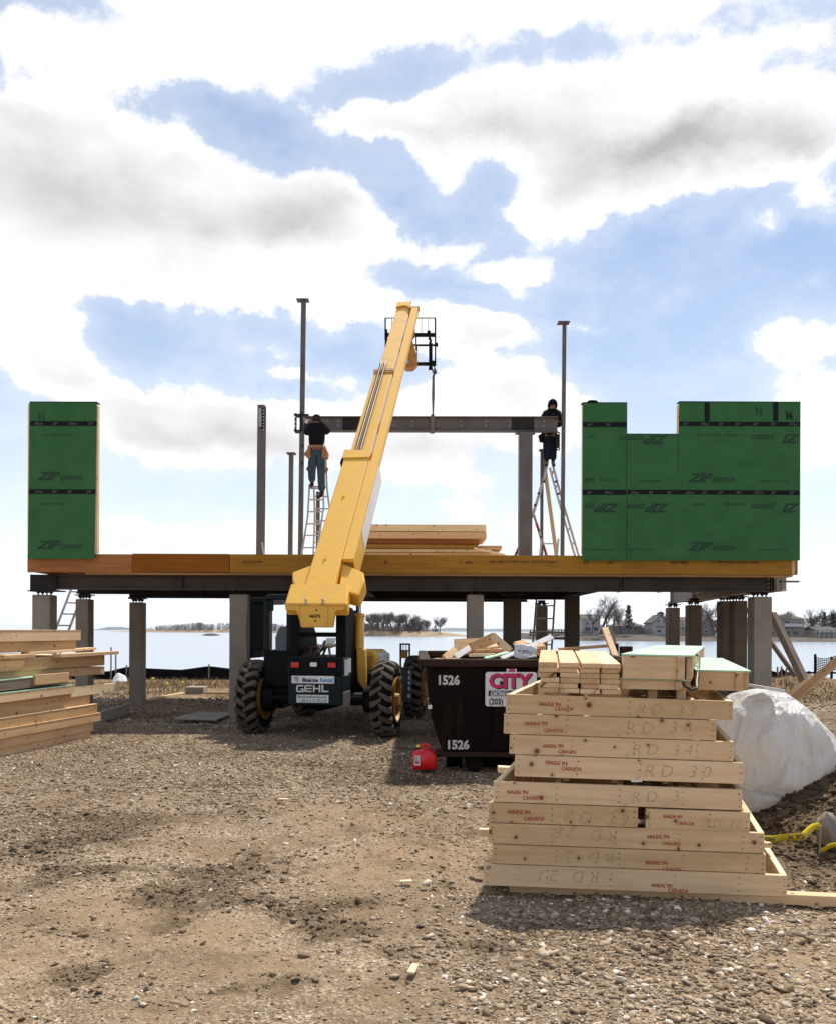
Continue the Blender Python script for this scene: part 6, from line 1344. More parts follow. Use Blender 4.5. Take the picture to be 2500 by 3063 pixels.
obj('fork', mb, M['black'], th, W=MC, bevel=.006); mb2 = MB().bar(CP(885, 960, 20.9), CP(885, 965, 22.0), .1, .045).bar(CP(330, 900, 20.9), CP(330, 905, 22.0), .1, .045); obj('fork_tine', mb2, M['black'], th, W=MC)
mb = MB(); mb.tube([CP(930, 915, 20.95), CP(950, 960, 21.0), CP(960, 1010, 21.02), CP(945, 1035, 21.03)], [.012, .012, .03, .02], 8); mb.tube([CP(915, 960, 20.95), CP(915, 1010, 21.0)], .016, 8); obj('shackle', mb, M['steel'], th, W=MC)
mb = MB(); pts = [(590, 572), (632, 560), (655, 650), (702, 790), (702, 885), (645, 945), (545, 950), (498, 900), (505, 760), (540, 640)]; a_ = [CP(*p_, 20.5) for p_ in pts]
mb.prism([(v.x, v.z) for v in a_], 20.45, 20.8, lambda u, v, k: (u, k, v)); hd_ = obj('quick_hitch', mb, M['yellow_dirty'], th, W=MC, bevel=.02)
mb = MB(); mb.tube([CP(550, 780, 20.4), CP(572, 890, 20.4)], .028, 10); obj('tilt_rod', mb, M['chrome'], hd_, W=MC)
mb = MB(); cbar(mb, (628, 400), (600, 590), .05, 20.6); cbar(mb, (640, 250), (622, 560), .05, 20.55); cbar(mb, (655, 300), (660, 515), .03, 20.6); cbar(mb, (590, 460), (655, 520), .09, 20.6); cbar(mb, (470, 465), (640, 475), .07, 20.7); cbar(mb, (420, 625), (700, 622), .045, 20.7)
mb.bar(BW @ Vector((xm3, e3-.35, -.3)), CP(560, 700, 20.6), .2, .14); obj('hitch_arm', mb, M['yellow_dirty'], th, W=MC, bevel=.008)
# ================================================================ dumpster
YD = 10.1
DM = T(P(1279, 2000, YD).x, YD, 0); dx0 = DM.translation.x
dt = thing('dumpster', 'rusty dark brown open dumpster numbered 1526 and full of scrap timber', 'dumpster', DM); DW = DM.inverted()
D = lambda a, b, Y=YD: DW @ P(*z5(a, b), Y)
zr1, zr0 = D(128, 547).z, D(128, 606).z; zb = D(230, 1240).z; WDm = 2.45; LD = 4.2
def shell(y, o=0): return [(0+o, zr0), (0+o, D(197, 700).z), (D(225, 1000).x+o, D(225, 1000).z), (D(305, 1232).x+o, zb), (WDm-.15-o, zb), (WDm-.03-o, D(225, 1000).z), (WDm-o, zr0)]
pts = shell(0)
mb = MB(); n = len(pts)
mb.prism(pts, 0, .06, lambda u, v, k: (u, k, v)); obj('front_plate', mb, M['dump'], dt, bevel=.006)
mb = MB(); mb.prism(pts, LD-.06, LD, lambda u, v, k: (u, k, v)); obj('rear_plate', mb, M['dump'], dt)
for s in (0, 1):
    pl_ = pts[:4] if s == 0 else pts[3+1:][::-1]; mb = MB(); vs = []
    k = .05 if s == 0 else -.05
    poly = [(u, v) for u, v in pl_]+[(u+k, v) for u, v in pl_[::-1]]; mb.prism(poly, .06, LD-.06, lambda u, v, q_: (u, q_, v)); obj('side_plate', mb, M['dump'], dt)
obj('floor_plate', MB().box2((pts[3][0], .06, zb), (pts[4][0], LD-.06, zb+.05)), M['dump'], dt)
mb = MB(); xR = D(128, 600).x; mb.box2((xR, -.07, zr0), (WDm+.1, .07, zr1)).box2((xR, .07, zr0), (xR+.14, LD, zr1)).box2((WDm-.04, .07, zr0), (WDm+.1, LD, zr1)).box2((xR+.14, LD-.1, zr0), (WDm-.04, LD+.02, zr1)); obj('top_rim', mb, M['dump_rim'], dt, bevel=.012)
mb = MB(); mb.box2((D(258, 1240).x, -.05, zb-.035), (WDm-.1, .25, zb)); mb.box2((D(258, 1240).x, -.06, zb-.05), (WDm-.1, -.04, zb+.005)); obj('bottom_channel', mb, M['dump_rim'], dt, bevel=.006)
for xx in (D(500, 1300).x, D(500, 1300).x+1.0): obj('skid_rail', MB().box2((xx, .0, .0), (xx+.12, LD-.2, zb-.036)), M['dump'], dt)
for xx in (D(340, 1300).x, D(640, 1300).x): obj('roller', MB().cyl((xx, .35, .12), (xx+.18, .35, .12), .12, seg=16), M['dump'], dt)
mb = MB(); a, b = D(685, 800), D(700, 1240); mb.box2((a.x, -.05, zb+.02), (a.x+.16, -.0005, zr0-.1)); obj('front_rib', mb, M['dump'], dt, bevel=.01)
mb = MB().box2((WDm*.5-.04, LD-.3, zr1-.02), (WDm*.5-.0, LD, zr1-.01)); a, b = P(1829, 1926, 13.9), P(1853, 1950, 13.9)
for (u0, u1, v0, v1) in ((1829, 1853, 1926, 1962), (1858, 1895, 1934, 1962)):
    a, b = DW @ P(u0, v0, 14.2), DW @ P(u1, v1, 14.2); obj('rear_hook_plate', MB().box2((a.x, LD-.05+.03, zr1-.3), (b.x, LD+.06, a.z)), M['dump_rim'], dt)
fp = dt
def dtext(body, a, b, c, hpx, mat, **k):
    p = D(a, b); o = text('lettering', body, hpx/2.48/FPX*YD/.70, M[mat], dt, T(p.x, k.pop('y', -.0025), p.z) @ FACE, **k)
    w = max(v.co.x for v in o.data.vertices)-min(v.co.x for v in o.data.vertices); o.matrix_basis = o.matrix_basis @ Matrix.Diagonal(((c-a)/2.48/FPX*YD/w, 1, 1, 1)); return o
dtext('1526', 262, 738, 418, 66, 'stencil', bold=.006); dtext('1526', 330, 1216, 490, 62, 'stencil', bold=.006)
a, b = D(197, 890), D(225, 920); obj('reflector', MB().box2((a.x+.0, -.004, b.z), (b.x, -.0005, a.z)), M['white'], dt)
a, b = D(620, 644), D(998, 900); ysg = -.055
# hauler's sign; its right part stands behind the stacked frames
mb = MB(); r = .02
mb.prism([(a.x+r, b.z), (b.x-r, b.z), (b.x, b.z+r), (b.x, a.z-r), (b.x-r, a.z), (D(852, 0).x, a.z), (D(852, 0).x, D(0, 618).z), (D(778, 0).x, D(0, 618).z), (D(778, 0).x, a.z), (a.x+r, a.z), (a.x, a.z-r), (a.x, b.z+r)], ysg, ysg+.012, lambda u, v, k: (u, k, v)); sg = obj('hauler_sign', mb, M['white'], dt)
def stext(body, a_, b_, c_, hpx, mat, dy=.0, off=0, **k):
    o = dtext(body, a_, b_, c_, hpx, mat, **k); o.parent = sg; o.matrix_basis = T(off, ysg-.0022-dy+.0025, -off) @ o.matrix_basis; return o
stext('CITY', 650, 760, 972, 100, 'shadow_ink', off=.006, bold=.012); stext('CITY', 645, 758, 965, 100, 'magenta', dy=.0022, bold=.010)
p, q_ = D(642, 782), D(990, 824); obj('sign_band', MB().box2((p.x, ysg-.0035, q_.z), (q_.x, ysg-.0005, p.z)), M['navy'], sg)
stext('CARTING &', 655, 818, 788, 30, 'white_ink', dy=.004, shear=.3, bold=.003); stext('(203)', 645, 884, 748, 44, 'charcoal', dy=.001, bold=.003); 
mb = MB(); c = D(815, 632)
for (u, v, w, h) in ((0, -.012, .085, .012), (-.0, .004, .07, .014), (0, .016, .045, .01), (-.025, .0, .012, .03), (.025, .0, .012, .03)): mb.box((c.x+u, ysg-.002, c.z+v), (w*.9, .003, h))
obj('sign_emblem', mb, M['magenta'], sg)
c = D(738, 724); obj('bullet_dent', MB().lathe([(-.004, .022), (0, .018), (0, .001)], 'X', 9, T(c.x, ysg-.0055, c.z) @ Rz(90), closed=False), M['shadow_ink'], sg)
# scrap heaped in the dumpster
heap = MB(); nx, ny = 24, 26; vs = []
for j in range(ny):
    for i in range(nx):
        x = .08+(WDm-.16)*i/(nx-1); y = .1+(LD-.2)*j/(ny-1); vs.append((dx0+x, YD+y, zr1-.16+.10*mn.noise((x*2, y*2, 0))+.06*mn.noise((x*7, y*7, 3))))
heap.add(vs, [(j*nx+i, j*nx+i+1, (j+1)*nx+i+1, (j+1)*nx+i) for j in range(ny-1) for i in range(nx-1)])
o = obj('wood_scraps', heap, M['pine_warm']); o['kind'] = 'stuff'
def scrap(p0, p1, Y0, Y1, w, h, mat, label, name='scrap_board', roll=0, cat='board'):
    board(name, P(*z5(*p0), Y0), P(*z5(*p1), Y1), w, h, M[mat], label, cat, 'scrap wood in the dumpster', roll=roll)
scrap((320, 548), (400, 480), 10.4, 10.7, .09, .035, 'pine', 'short pale board slanting at the left end of the scrap heap', roll=60)
mb = MB(); a_ = [P(*z5(*q_), 11.6) for q_ in ((388, 402), (578, 394), (580, 480), (430, 520), (392, 470))]; c = sum(a_, Vector())/5
tag(obj('plywood_offcut', MB().prism([(v.x-c.x, v.z-c.z) for v in a_], 0, .02, lambda u, v, k: (u, k, v)), M['pine_pale'], None, T(*c)), 'broken pale plywood sheet standing at the back left of the scrap heap', 'plywood')
scrap((520, 470), (690, 392), 10.9, 11.2, .14, .04, 'pine_warm', 'brown board rising to the peak of the scrap heap', roll=70)
scrap((680, 378), (800, 488), 10.9, 10.6, .09, .04, 'pine', 'light board falling steeply to the right from the scrap peak', roll=55)
scrap((505, 522), (690, 518), 10.35, 10.45, .05, .035, 'pine_pale', 'thin pale board lying level along the front of the scrap')
scrap((620, 545), (800, 498), 10.3, 10.6, .05, .02, 'green_pale', 'greenish strip lying low in the middle of the scrap', roll=15)
scrap((400, 535), (500, 470), 10.35, 10.6, .07, .015, 'paper', 'grey green torn sheathing strip at the left of the scrap', roll=50)
scrap((560, 490), (770, 486), 10.7, 10.9, .09, .04, 'pine_warm', 'dark tan board in the middle of the scrap pile under the peak')
scrap((590, 460), (720, 440), 11.3, 11.4, .14, .04, 'pine', 'tan board deep behind the scrap peak', roll=30)
scrap((740, 545), (850, 500), 10.25, 10.5, .05, .02, 'paper', 'pale green white strip left of the white bag', roll=40)
scrap((960, 455), (1115, 384), 11.2, 11.6, .07, .025, 'paper', 'white green edged board sticking up at the right of the scrap', roll=45)
scrap((850, 445), (920, 428), 11.0, 11.3, .09, .04, 'pine_warm', 'short brown board end behind the white bag', roll=30)
scrap((930, 470), (1040, 462), 10.8, 11.2, .12, .04, 'pine_warm', 'tan board lying right of the white bag')
scrap((1000, 505), (1035, 440), 11.0, 11.2, .09, .04, 'pine', 'short board leaning at the right end of the scrap', roll=30)
scrap((1180, 478), (1540, 452), 12.6, 13.4, .10, .04, 'pine_warm', 'long thin brown board lying across the far end of the dumpster')
scrap((1508, 322), (1588, 540), 12.8, 12.2, .09, .045, 'pine_warm', 'tall board leaning up steeply out of the dumpster', roll=0)
scrap((1540, 322), (1572, 440), 13.3, 13.1, .09, .045, 'pine_grey', 'shorter greyish board leaning beside the tall one', roll=0)
scrap((470, 500), (540, 440), 10.9, 11.1, .07, .03, 'pine_pale', 'small bright offcut behind the grey green strip', roll=30)
mb = MB(); nx, ny = 14, 10; vs = []
for j in range(ny):
    for i in range(nx):
        u, v = i/(nx-1), j/(ny-1); px = 832+(1000-832)*u+6*v+5*math.sin(v*6); py = 436+10*u+(100+8*math.sin(u*5))*v; p = P(*z5(px, py), 10.25-.06*math.sin(u*3.1)-.10*v+.02*mn.noise((u*6, v*6, 0))); vs.append(tuple(p))
mb.add(vs, [(j*nx+i, j*nx+i+1, (j+1)*nx+i+1, (j+1)*nx+i) for j in range(ny-1) for i in range(nx-1)]); c = P(*z5(915, 530), 10.2); bag = thing('paper_sheet', 'crumpled white printed sheet draped over the front rim of the dumpster', 'paper', c); o = obj('sheet', mb, M['paper'], bag, W=T(*(-c)), sm=60)
sd2 = o.modifiers.new('thick', 'SOLIDIFY'); sd2.thickness = .003
p = P(*z5(885, 487), 10.12); pm_ = MB()
for k, (w_, h_) in enumerate(((.085, .007), (.15, .003), (.14, .003), (.12, .003))): pm_.box((p.x-c.x+.01+w_/2, -.002-.0*k+p.y-c.y, p.z-c.z-.0-k*.009), (w_, .002, h_))
obj('faint_print', pm_, M['charcoal'], bag)
mb = MB(); cc = P(*z5(874, 489), 10.12)-c; mb.cyl(cc, cc+Vector((0, .004, 0)), .012, seg=12); obj('round_mark', mb, M['charcoal'], bag)

# ================================================================ red fuel can
YC = 9.95; FM = T(P(*z5(172, 1370), YC).x, YC, 0); fc = thing('fuel_can', 'bright red plastic fuel can on the gravel beside the dumpster', 'fuel can', FM); FW = FM.inverted()
F = lambda a, b, Y=YC: FW @ P(*z5(a, b), Y)
pts = [(82, 1372), (80, 1300), (86, 1255), (102, 1236), (142, 1222), (206, 1222), (232, 1240), (256, 1262), (264, 1290), (262, 1366), (250, 1378), (92, 1379)]
gz0 = float(gz(FM.translation.x, YC)); pl_ = [F(*q_) for q_ in pts]; mb = MB(); pz = [(v.x, max(v.z, .005)) for v in pl_]
c = (sum(p_[0] for p_ in pz)/len(pz), sum(p_[1] for p_ in pz)/len(pz)); n = len(pz); prof = [(-.0, .80), (.018, .93), (.05, 1.0), (.19, 1.0), (.222, .93), (.24, .80)]
vs = [(c[0]+(u-c[0])*s, yy, c[1]+(v-c[1])*s) for yy, s in prof for u, v in pz]; fs = [tuple(range(n)), tuple(range(len(vs)-1, len(vs)-n-1, -1))]+[(k*n+i, k*n+(i+1) % n, (k+1)*n+(i+1) % n, (k+1)*n+i) for k in range(5) for i in range(n)]
mb.add(vs, fs); o = obj('can_body', mb, M['redcan'], fc, sm=50)
hd = MB().tube([F(*q_)+Vector((0, .12, 0)) for q_ in ((148, 1232), (150, 1206), (160, 1195), (180, 1193), (200, 1200), (208, 1222), (212, 1236))], .016, 10); obj('handle', hd, M['redcan'], fc, sm=60)
mb = MB(); a, b = F(124, 1236), F(128, 1196); mb.cyl(F(122, 1238)+Vector((0, .1, 0)), F(124, 1212)+Vector((0, .1, 0)), .034, seg=14); obj('collar', mb, M['blackplastic'], fc); mb = MB().cyl(F(124, 1212)+Vector((0, .1, 0)), F(126, 1196)+Vector((0, .1, 0)), .026, .018, seg=12); obj('cap', mb, M['yellowcap'], fc)
a, b = F(97, 1268), F(138, 1340); lb = obj('label', MB().box2((a.x, -.004, b.z), (b.x, .012, a.z)), M['white'], fc)
mb = MB(); w = b.x-a.x
for k in range(6): mb.box2((a.x+.005, -.0055, a.z-.012-k*.011), (a.x+w*(.95 if k % 2 else .6), -.0038, a.z-.015-k*.011), mi=0)
mb.box2((a.x+w*.2, -.006, b.z+.02), (a.x+w*.8, -.0039, b.z+.045), mi=1); obj('label_print', mb, [M['charcoal'], M['redlight']], lb)

# ================================================================ stacked wall frames, front right
fr_n = ['topmost', 'second', 'third', 'fourth', 'fifth', 'sixth', 'seventh', 'eighth', 'lowest']
LV = [ # x0, x1, top, bottom (left end), Y, stamp (x, y), marks
 (178,1240,357,449,5.76,(330,410),('RD 37',785,440,False)), (168,1162,450,545,5.74,(272,505),('RD 36',735,535,False)), (195,1243,548,642,5.73,(348,608),('RD 34',765,640,False)),
 (220,1288,645,747,5.71,(364,686),('RD 30',818,742,False)), (120,1283,770,869,5.68,(182,830),('RD 3',765,862,False)), (97,795,870,967,5.66,(183,925),('RD 39',450,940,False)), (97,1385,968,1068,5.64,(832,1040),('RD 28',710,1020,True)),
 (113,1392,1069,1161,5.62,(835,1160),('RD 2',690,1120,True)), (72,1490,1162,1262,5.60,(862,1260),('RD 21',620,1210,True))]
TILT, YAW, SKEW = 1.50, -1.5, .22
def frame(name, label, x0, x1, yt, yb, Y, depth=2.2, stud=.4, xlm=None, sheath=False, grp='flat stacked timber wall frames', zt=None, zbm=None, mat='pine', tilt=TILT, yaw=YAW, zf=z7):
    """flat timber frame; its front board spans x0..x1 with its left end at yt..yb"""
    a, b = P(*zf(x0, yt), Y), P(*zf(x0, yb), Y); r_ = P(*zf(x1, yt), Y); L = (r_.x-a.x)
    zt = a.z if zt is None else zt; zbm = b.z if zbm is None else zbm; h = zt-zbm
    Mx = T(a.x, Y, zbm) @ Ry(tilt) @ Rz(yaw); t = thing(name, label, 'wall frame', Mx, grp); tk = .038
    def bd(nm, p, dims, rz=0, m=None): return obj(nm, MB().box((0, 0, 0), dims), M[m or mat], t, T(*p) @ Rz(rz), bevel=.0025)
    nl = MB(); nl.box((0, 0, 0), (L, tk, h-.003))
    rr_ = random.Random(int(x0+yt))
    for ex in [-L/2+.02, L/2-.02]+[-L/2+.4*i for i in range(1, 6) if .4*i < L-.1]:
        for k in range(3): nl.cyl((ex+rr_.uniform(-.008, .008), -tk/2-.0008, (k-1)*h*.3), (ex+.001, -tk/2+.001, (k-1)*h*.3), .0045, seg=6, mi=1)
    f = obj('front_board', nl, [M[mat], M['pine_nail']], t, T(L/2, tk/2, h/2), bevel=.002)
    sk = SKEW; ang = math.degrees(math.atan(sk)); ln_ = (depth-2*tk-.002)/math.cos(math.atan(sk))
    bd('rear_board', (L/2+sk*depth, depth-tk/2, h/2), (L, tk, h-.003))
    k = int((L-.1)/stud); xs_ = [tk/2]+[i*stud for i in range(1, k+1) if i*stud < L-.15]+[L-tk/2]
    for xx in xs_:
        bd('stud' if 0 < xs_.index(xx) < len(xs_)-1 else 'end_board', (xx+sk*depth/2, depth/2, h/2), (ln_, tk, h-.004), 90-ang, 'pine_pale' if xx == tk/2 or xx == L-tk/2 else None)
    if sheath: bd('sheathing', (L/2, depth/2, h+.006), (L, depth, .011), 0, 'green_pale')
    return t, f, L, h, Mx
M['pine_nail'] = plain('nail_stain', (.14, .08, .045), .8)
rw_ = random.Random(12)
def mark(f, L, h, Y, body, x, y, size, mat, flip=False, x0=0, **k):
    """writing on a front board; x offset along the board and y over its middle, metres"""
    wob = rw_.uniform(-2.5, 2.5) if mat == 'red_ink' else rw_.uniform(-4, 4)
    text('stamp' if mat == 'red_ink' else 'crayon_mark', body, size*rw_.uniform(.93, 1.08), M[mat], f, T(x-L/2+rw_.uniform(-.01, .01), -.019-.0012, y+rw_.uniform(-.004, .004)) @ Ry(wob) @ FACE @ (UP if flip else Matrix.Identity(4)), **k)
zprev = None; fronts = {}
px_m = lambda v, Y: v/1.578/FPX*Y
# heights: boards sit on one another
zs = []
zb_ = .015; H_ = []
for lv in LV[::-1]: H_.append((lv[3]-lv[2])/1.578/FPX*lv[4])
zbot = {8: P(*z7(72, 1262), 5.6).z}
tn_ = math.tan(R_(TILT)); XREF = 1.0; zt_ref = None
for i in range(8, -1, -1):     # every frame rests on the one below it; all share one tilt
    lv = LV[i]; xl_ = P(*z7(lv[0], lv[2]), lv[4]).x; top = P(*z7(lv[0], lv[2]), lv[4]).z
    zbot[i] = P(*z7(lv[0], lv[3]), lv[4]).z if i in (8, 3) else zt_ref-(xl_-XREF)*tn_+.0015
    H_[8-i] = top-zbot[i]; zt_ref = top+(xl_-XREF)*tn_
for i, lv in enumerate(LV):
    x0, x1, yt, yb, Y, stp, mk_ = lv; h = H_[8-i]
    lab = {5: 'shorter timber frame left of the dark gap at the sixth level of the frame stack'}.get(i, f'pale timber frame at the {fr_n[i]} level of the foreground frame stack')
    lab = lab.replace('at the topmost level', 'forming the topmost level').replace('at the lowest level', 'forming the lowest, widest level')
    t, f, L, h, Mx = frame('wall_frame', lab, x0, x1, yt, yb, Y, zt=zbot[i]+h, zbm=zbot[i], depth=2.25)
    def off(px): return (px-x0)/1.578/FPX*Y
    sx_, sy_ = stp; midy = yt+(yb-yt)/2+(sx_-x0)*.031
    dyy = (midy-sy_)/1.578/FPX*Y
    mark(f, L, h, Y, 'MADE IN', off(sx_), dyy, .030, 'red_ink', bold=.0018, sx=1.05, space=1.1); mark(f, L, h, Y, 'CANADA', off(sx_+78), dyy-.036, .033, 'red_ink', shear=.12, bold=.0012, sx=.9)
    body, mx_, my_, fl_ = mk_; m2 = yt+(yb-yt)/2+(mx_-x0)*.031
    mark(f, L, h, Y, body, off(mx_), -h*.32 if not fl_ else h*.34, h*.82, 'pencil', flip=fl_, bold=-.0025, shear=.2, sx=1.0, space=1.55)
    if not fl_: mark(f, L, h, Y, 'SP', off(mx_-30), -h*.46, .022, 'pencil', bold=-.0003)
# second frame beside the short one
t, f, L, h, Mx = frame('wall_frame', 'short timber frame right of the dark gap at the sixth level of the frame stack', 838, 1325, 893, 990, 5.65, zt=zbot[5]+H_[3]-.0325, zbm=zbot[5]-.0325, depth=2.25)
mark(f, L, h, 5.8, 'MADE IN', .1, .005, .028, 'red_ink', bold=.0012, sx=1.05); mark(f, L, h, 5.8, 'CANADA', .19, -.034, .030, 'red_ink', shear=.12, bold=.0012, sx=.9); mark(f, L, h, 5.8, 'RD 40', .36, -h*.3, h*.70, 'pencil', bold=-.0025, shear=.2, sx=.9, space=1.2)
# sleepers and spacers
p0, p1 = P(*z7(205, 1290), 5.62), P(*z7(1860, 1364), 5.42)
board('sleeper', p0+Vector((0, .15, -.005)), p1+Vector((0, .15, -.005)), .09, .065, M['pine'], 'long pale timber on the ground under the frame stack, running out to the right', 'timber', 'timbers under the frame stack')
for k, (x, nm) in enumerate(((470, 'left'), (700, 'middle'), (940, 'right'))):
    p = P(*z7(x, 752+(x-120)*.031), 5.76); board('spacer_block', p+Vector((0, .05, .002)), p+Vector((0, 1.9, .03)), .038, .04, M['pine_warm'], f'{nm} spacer strip in the dark slot between the fourth and fifth frames', 'spacer', 'spacers in the frame stack')
board('loose_lath', P(*z7(50, 1010), 6.1), P(*z7(110, 1010), 6.1), .05, .05, M['pine_pale'], 'small board end poking out left of the seventh frame', 'board'); board('loose_lath', P(*z7(1385, 1068), 6.1), P(*z7(1428, 1070), 6.1), .05, .035, M['pine_pale'], 'small board end poking out right of the seventh frame', 'board')
board('loose_lath', P(*z7(140, 712), 6.6), P(*z7(225, 716), 6.6), .09, .045, M['pine_pale'], 'board end poking out left under the fourth frame', 'board'); 
tag(obj('paper_scrap', MB().box2(tuple(P(*z7(770, 765), 5.68)), tuple(P(*z7(818, 772), 5.69)+Vector((0, .02, 0)))), M['white']), 'white scrap caught in the slot under the fourth frame', 'paper')
# bundle of short boards on top
cols_ = [(332, 424), (426, 522), (524, 620), (621, 714)]; YT = 5.79
ords = ['first', 'second', 'third', 'fourth']; rows = ['top', 'second', 'third', 'fourth', 'fifth', 'bottom']
zt_l = P(*z7(332, 205), YT).z; zb_l = P(*z7(332, 352), YT).z; bh_ = (zt_l-zb_l)/6
rr_ = random.Random(4)
for c_, (xa_, xb_) in enumerate(cols_):
    for r_ in range(6):
        sh = 0
        if r_ == 0: sh = [-.0, .02, .0, -.03][c_]
        x0_, x1_ = P(*z7(xa_, 300), YT).x, P(*z7(xb_, 300), YT).x; zc0_ = zt_l-bh_*(r_+.5)-(x0_-P(*z7(332, 300), YT).x)*math.tan(R_(TILT)); w = x1_-x0_
        j = rr_.uniform(-.012, .012); y_ = YT+rr_.uniform(-.015, .015)
        if r_ == 0: j += [0, .01, 0, 0][c_]
        p = Vector(((x0_+x1_)/2+j, y_, zc0_)); q_ = p+Vector((.23, 1.55, .048))
        board('short_board', p, q_, w-.006, bh_-.002, M['pine'], f'short board, {rows[r_]} row and {ords[c_]} column of the neat pile on the frames', 'board', 'short boards in the neat pile')
# green-topped boxes strapped on the right
def gbox_(name, label, x0, x1, yt, yb, Y, depth, dz=.05, dxk=.18, tilt=1.0, sheathe=True, dark=True):
    a, b, r_ = P(*z7(x0, yt), Y), P(*z7(x0, yb), Y), P(*z7(x1, yt), Y); L = r_.x-a.x; h = a.z-b.z
    Mx = T(a.x, Y, b.z) @ Ry(tilt) @ Rz(-1.5) @ Rx(math.degrees(math.atan2(dz, depth))); t = thing(name, label, 'timber box', Mx, 'green topped boxes on the frames')
    sk = dxk/depth; an = math.degrees(math.atan(sk)); sl_ = (depth-.08)/math.cos(math.atan(sk))
    for nm, p, d, rz in (('front_board', (L/2-.02, .019, h/2), (L-.06, .038, h), 0), ('rear_board', (L/2+dxk, depth-.019, h/2), (L-.06, .038, h), 0), ('side_board', (.016+dxk/2, depth/2, h/2), (sl_, .038, h-.003), 90-an), ('side_board', (L-.019+dxk/2, depth/2, h/2), (sl_, .038, h-.003), 90-an)): obj(nm, MB().box((0, 0, 0), d), M['pine'], t, T(*p) @ Rz(rz), bevel=.002)
    obj('corner_post', MB().box((0, 0, 0), (.05, .06, h)), M['pine_warm'], t, T(L-.075, .01, h/2), bevel=.002)
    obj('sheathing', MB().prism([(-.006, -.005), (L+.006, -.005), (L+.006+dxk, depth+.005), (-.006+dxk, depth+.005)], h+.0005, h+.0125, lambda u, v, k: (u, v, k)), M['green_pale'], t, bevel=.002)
    if depth > 3: obj('sheet_joint', MB().box((0, 0, 0), (L, .006, .001)), M['pine_nail'], t, T(L/2+dxk*.55, depth*.55, h+.0135))
    return t, Mx, L, h
gbox_('sheathed_box', 'upper pale box with mint green top and black strap, right of the neat board pile', 722, 1052, 176, 283, 5.80, 3.3, dz=.03, dxk=1.05)
gbox_('sheathed_box', 'lower pale box with mint green top sticking out to the right over the white wrap', 1075, 1325, 250, 338, 6.05, 1.4, dxk=.25)
a = P(*z7(722, 286), 6.6); 
gbox_('sheathed_box', 'box under the upper mint green box, in its shade', 720, 1045, 290, 333, 5.85, 2.6, dz=.02, dxk=.70)
for i, (x, lab) in enumerate(((870, 'left'), (1005, 'right'))):
    p = P(*z7(x, 352), 5.88); board('spacer_block', p, p+Vector((.3, 1.5, .02)), .06, .085, M['pine_warm'], f'{lab} block between the topmost frame and the strapped boxes', 'spacer', 'spacers under the strapped boxes')
st_ = MB(); pts = [z7(1075, 168), z7(1090, 180), z7(1088, 235), z7(1080, 300), z7(1078, 330), z7(1050, 337), z7(1020, 320), z7(1010, 300)]; Ys = [6.5, 6.3, 6.1, 5.9, 5.8, 5.77, 5.74, 5.76]
st_.tube([P(*p_, y_) for p_, y_ in zip(pts, Ys)], .009, 6); tag(obj('strap', st_, M['blackplastic'], sm=60), 'thin black strap hanging loose round the upper green topped box', 'strap')

# ================================================================ lumber stack at the left edge
S0 = G(8, 2262); S1 = G(*z8(670, 1005)); u_ = (S1-S0); u_.z = 0; u_.normalize(); nrm = Vector((u_.y, -u_.x, 0))      # nrm points to the visible side
SB = basis(S0, nrm, u_, Vector((0, 0, 1)))     # local: x out of the face, y along it
def SH(a, b): return SB.inverted() @ hit(*z8(a, b), S0, nrm)
def stk(label, xe, yt_l, yb_l, yt_r, mat, name='wall_frame', start=-1.2, out=0, depth=1.6, cat='wall frame', green=False, start_px=None, thin=None):
    s = SH(xe, yt_r); zt_ = SH(21, yt_l).z; zb__ = SH(21, yb_l).z; y0_ = SH(*start_px).y if start_px else start; y1_ = s.y; h = zt_-zb__ if thin is None else thin
    zt2 = s.z if start_px else zt_; slope = 0 if start_px else (s.z-zt_)/max(.1, s.y)*.25
    t = thing(name, label, cat, SB @ T(out, y0_, (zt2 if start_px else zt_)-h) @ Rx(math.degrees(slope)), 'timber frames and boards in the left stack'); L = y1_-y0_
    ll = L
    obj('front_board', MB().box((0, 0, 0), (L, .038, h-.004)), M[mat], t, T(-.019, L/2, h/2-.002) @ Rz(90), bevel=.003)
    if name == 'wall_frame':
        obj('end_board', MB().box((0, 0, 0), (depth, .038, h-.006)), M[mat], t, T(-depth/2-.04, L-.019, h/2-.002), bevel=.003); obj('rear_board', MB().box((0, 0, 0), (L, .038, h-.006)), M[mat], t, T(-depth-.06, L/2, h/2-.002) @ Rz(90))
        for k in range(4): obj('stud', MB().box((0, 0, 0), (depth, .038, h-.008)), M[mat], t, T(-depth/2-.04, L*(k+.5)/4.2, h/2-.002))
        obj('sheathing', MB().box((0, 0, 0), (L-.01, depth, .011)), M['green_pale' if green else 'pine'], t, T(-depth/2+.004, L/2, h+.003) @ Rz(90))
    return t
stk('lowest timber frame of the left stack, touching the gravel', 672, 1085, 1145, 980, 'pine_warm')
stk('second lowest timber frame of the left stack', 684, 1012, 1083, 908, 'pine_warm', out=.02)
stk('third lowest frame of the left stack, jutting out furthest right', 722, 942, 1010, 832, 'pine_warm', out=.06)
stk('fourth lowest frame of the left stack, with a pale top edge', 708, 866, 940, 757, 'pine_warm', out=.03)
stk('shaded frame in the lower middle of the left stack', 680, 752, 862, 680, 'pine_warm', out=-.03)
stk('frame directly under the lower mint green sheet of the left stack', 530, 682, 750, 610, 'pine', out=.05, green=True)
stk('pale board jutting out right at mid height of the left stack', 885, 600, 640, 598, 'pine_pale', 'jutting_board', out=.0, cat='board', start_px=(530, 640), thin=.14)
stk('frame directly under the upper mint green sheet of the left stack', 490, 590, 668, 520, 'pine_grey', out=.03, green=True)
stk('small pale block end resting on the upper mint green sheet', 485, 560, 600, 522, 'pine', 'timber_block', out=.06, cat='block', start_px=(232, 565), thin=.14)
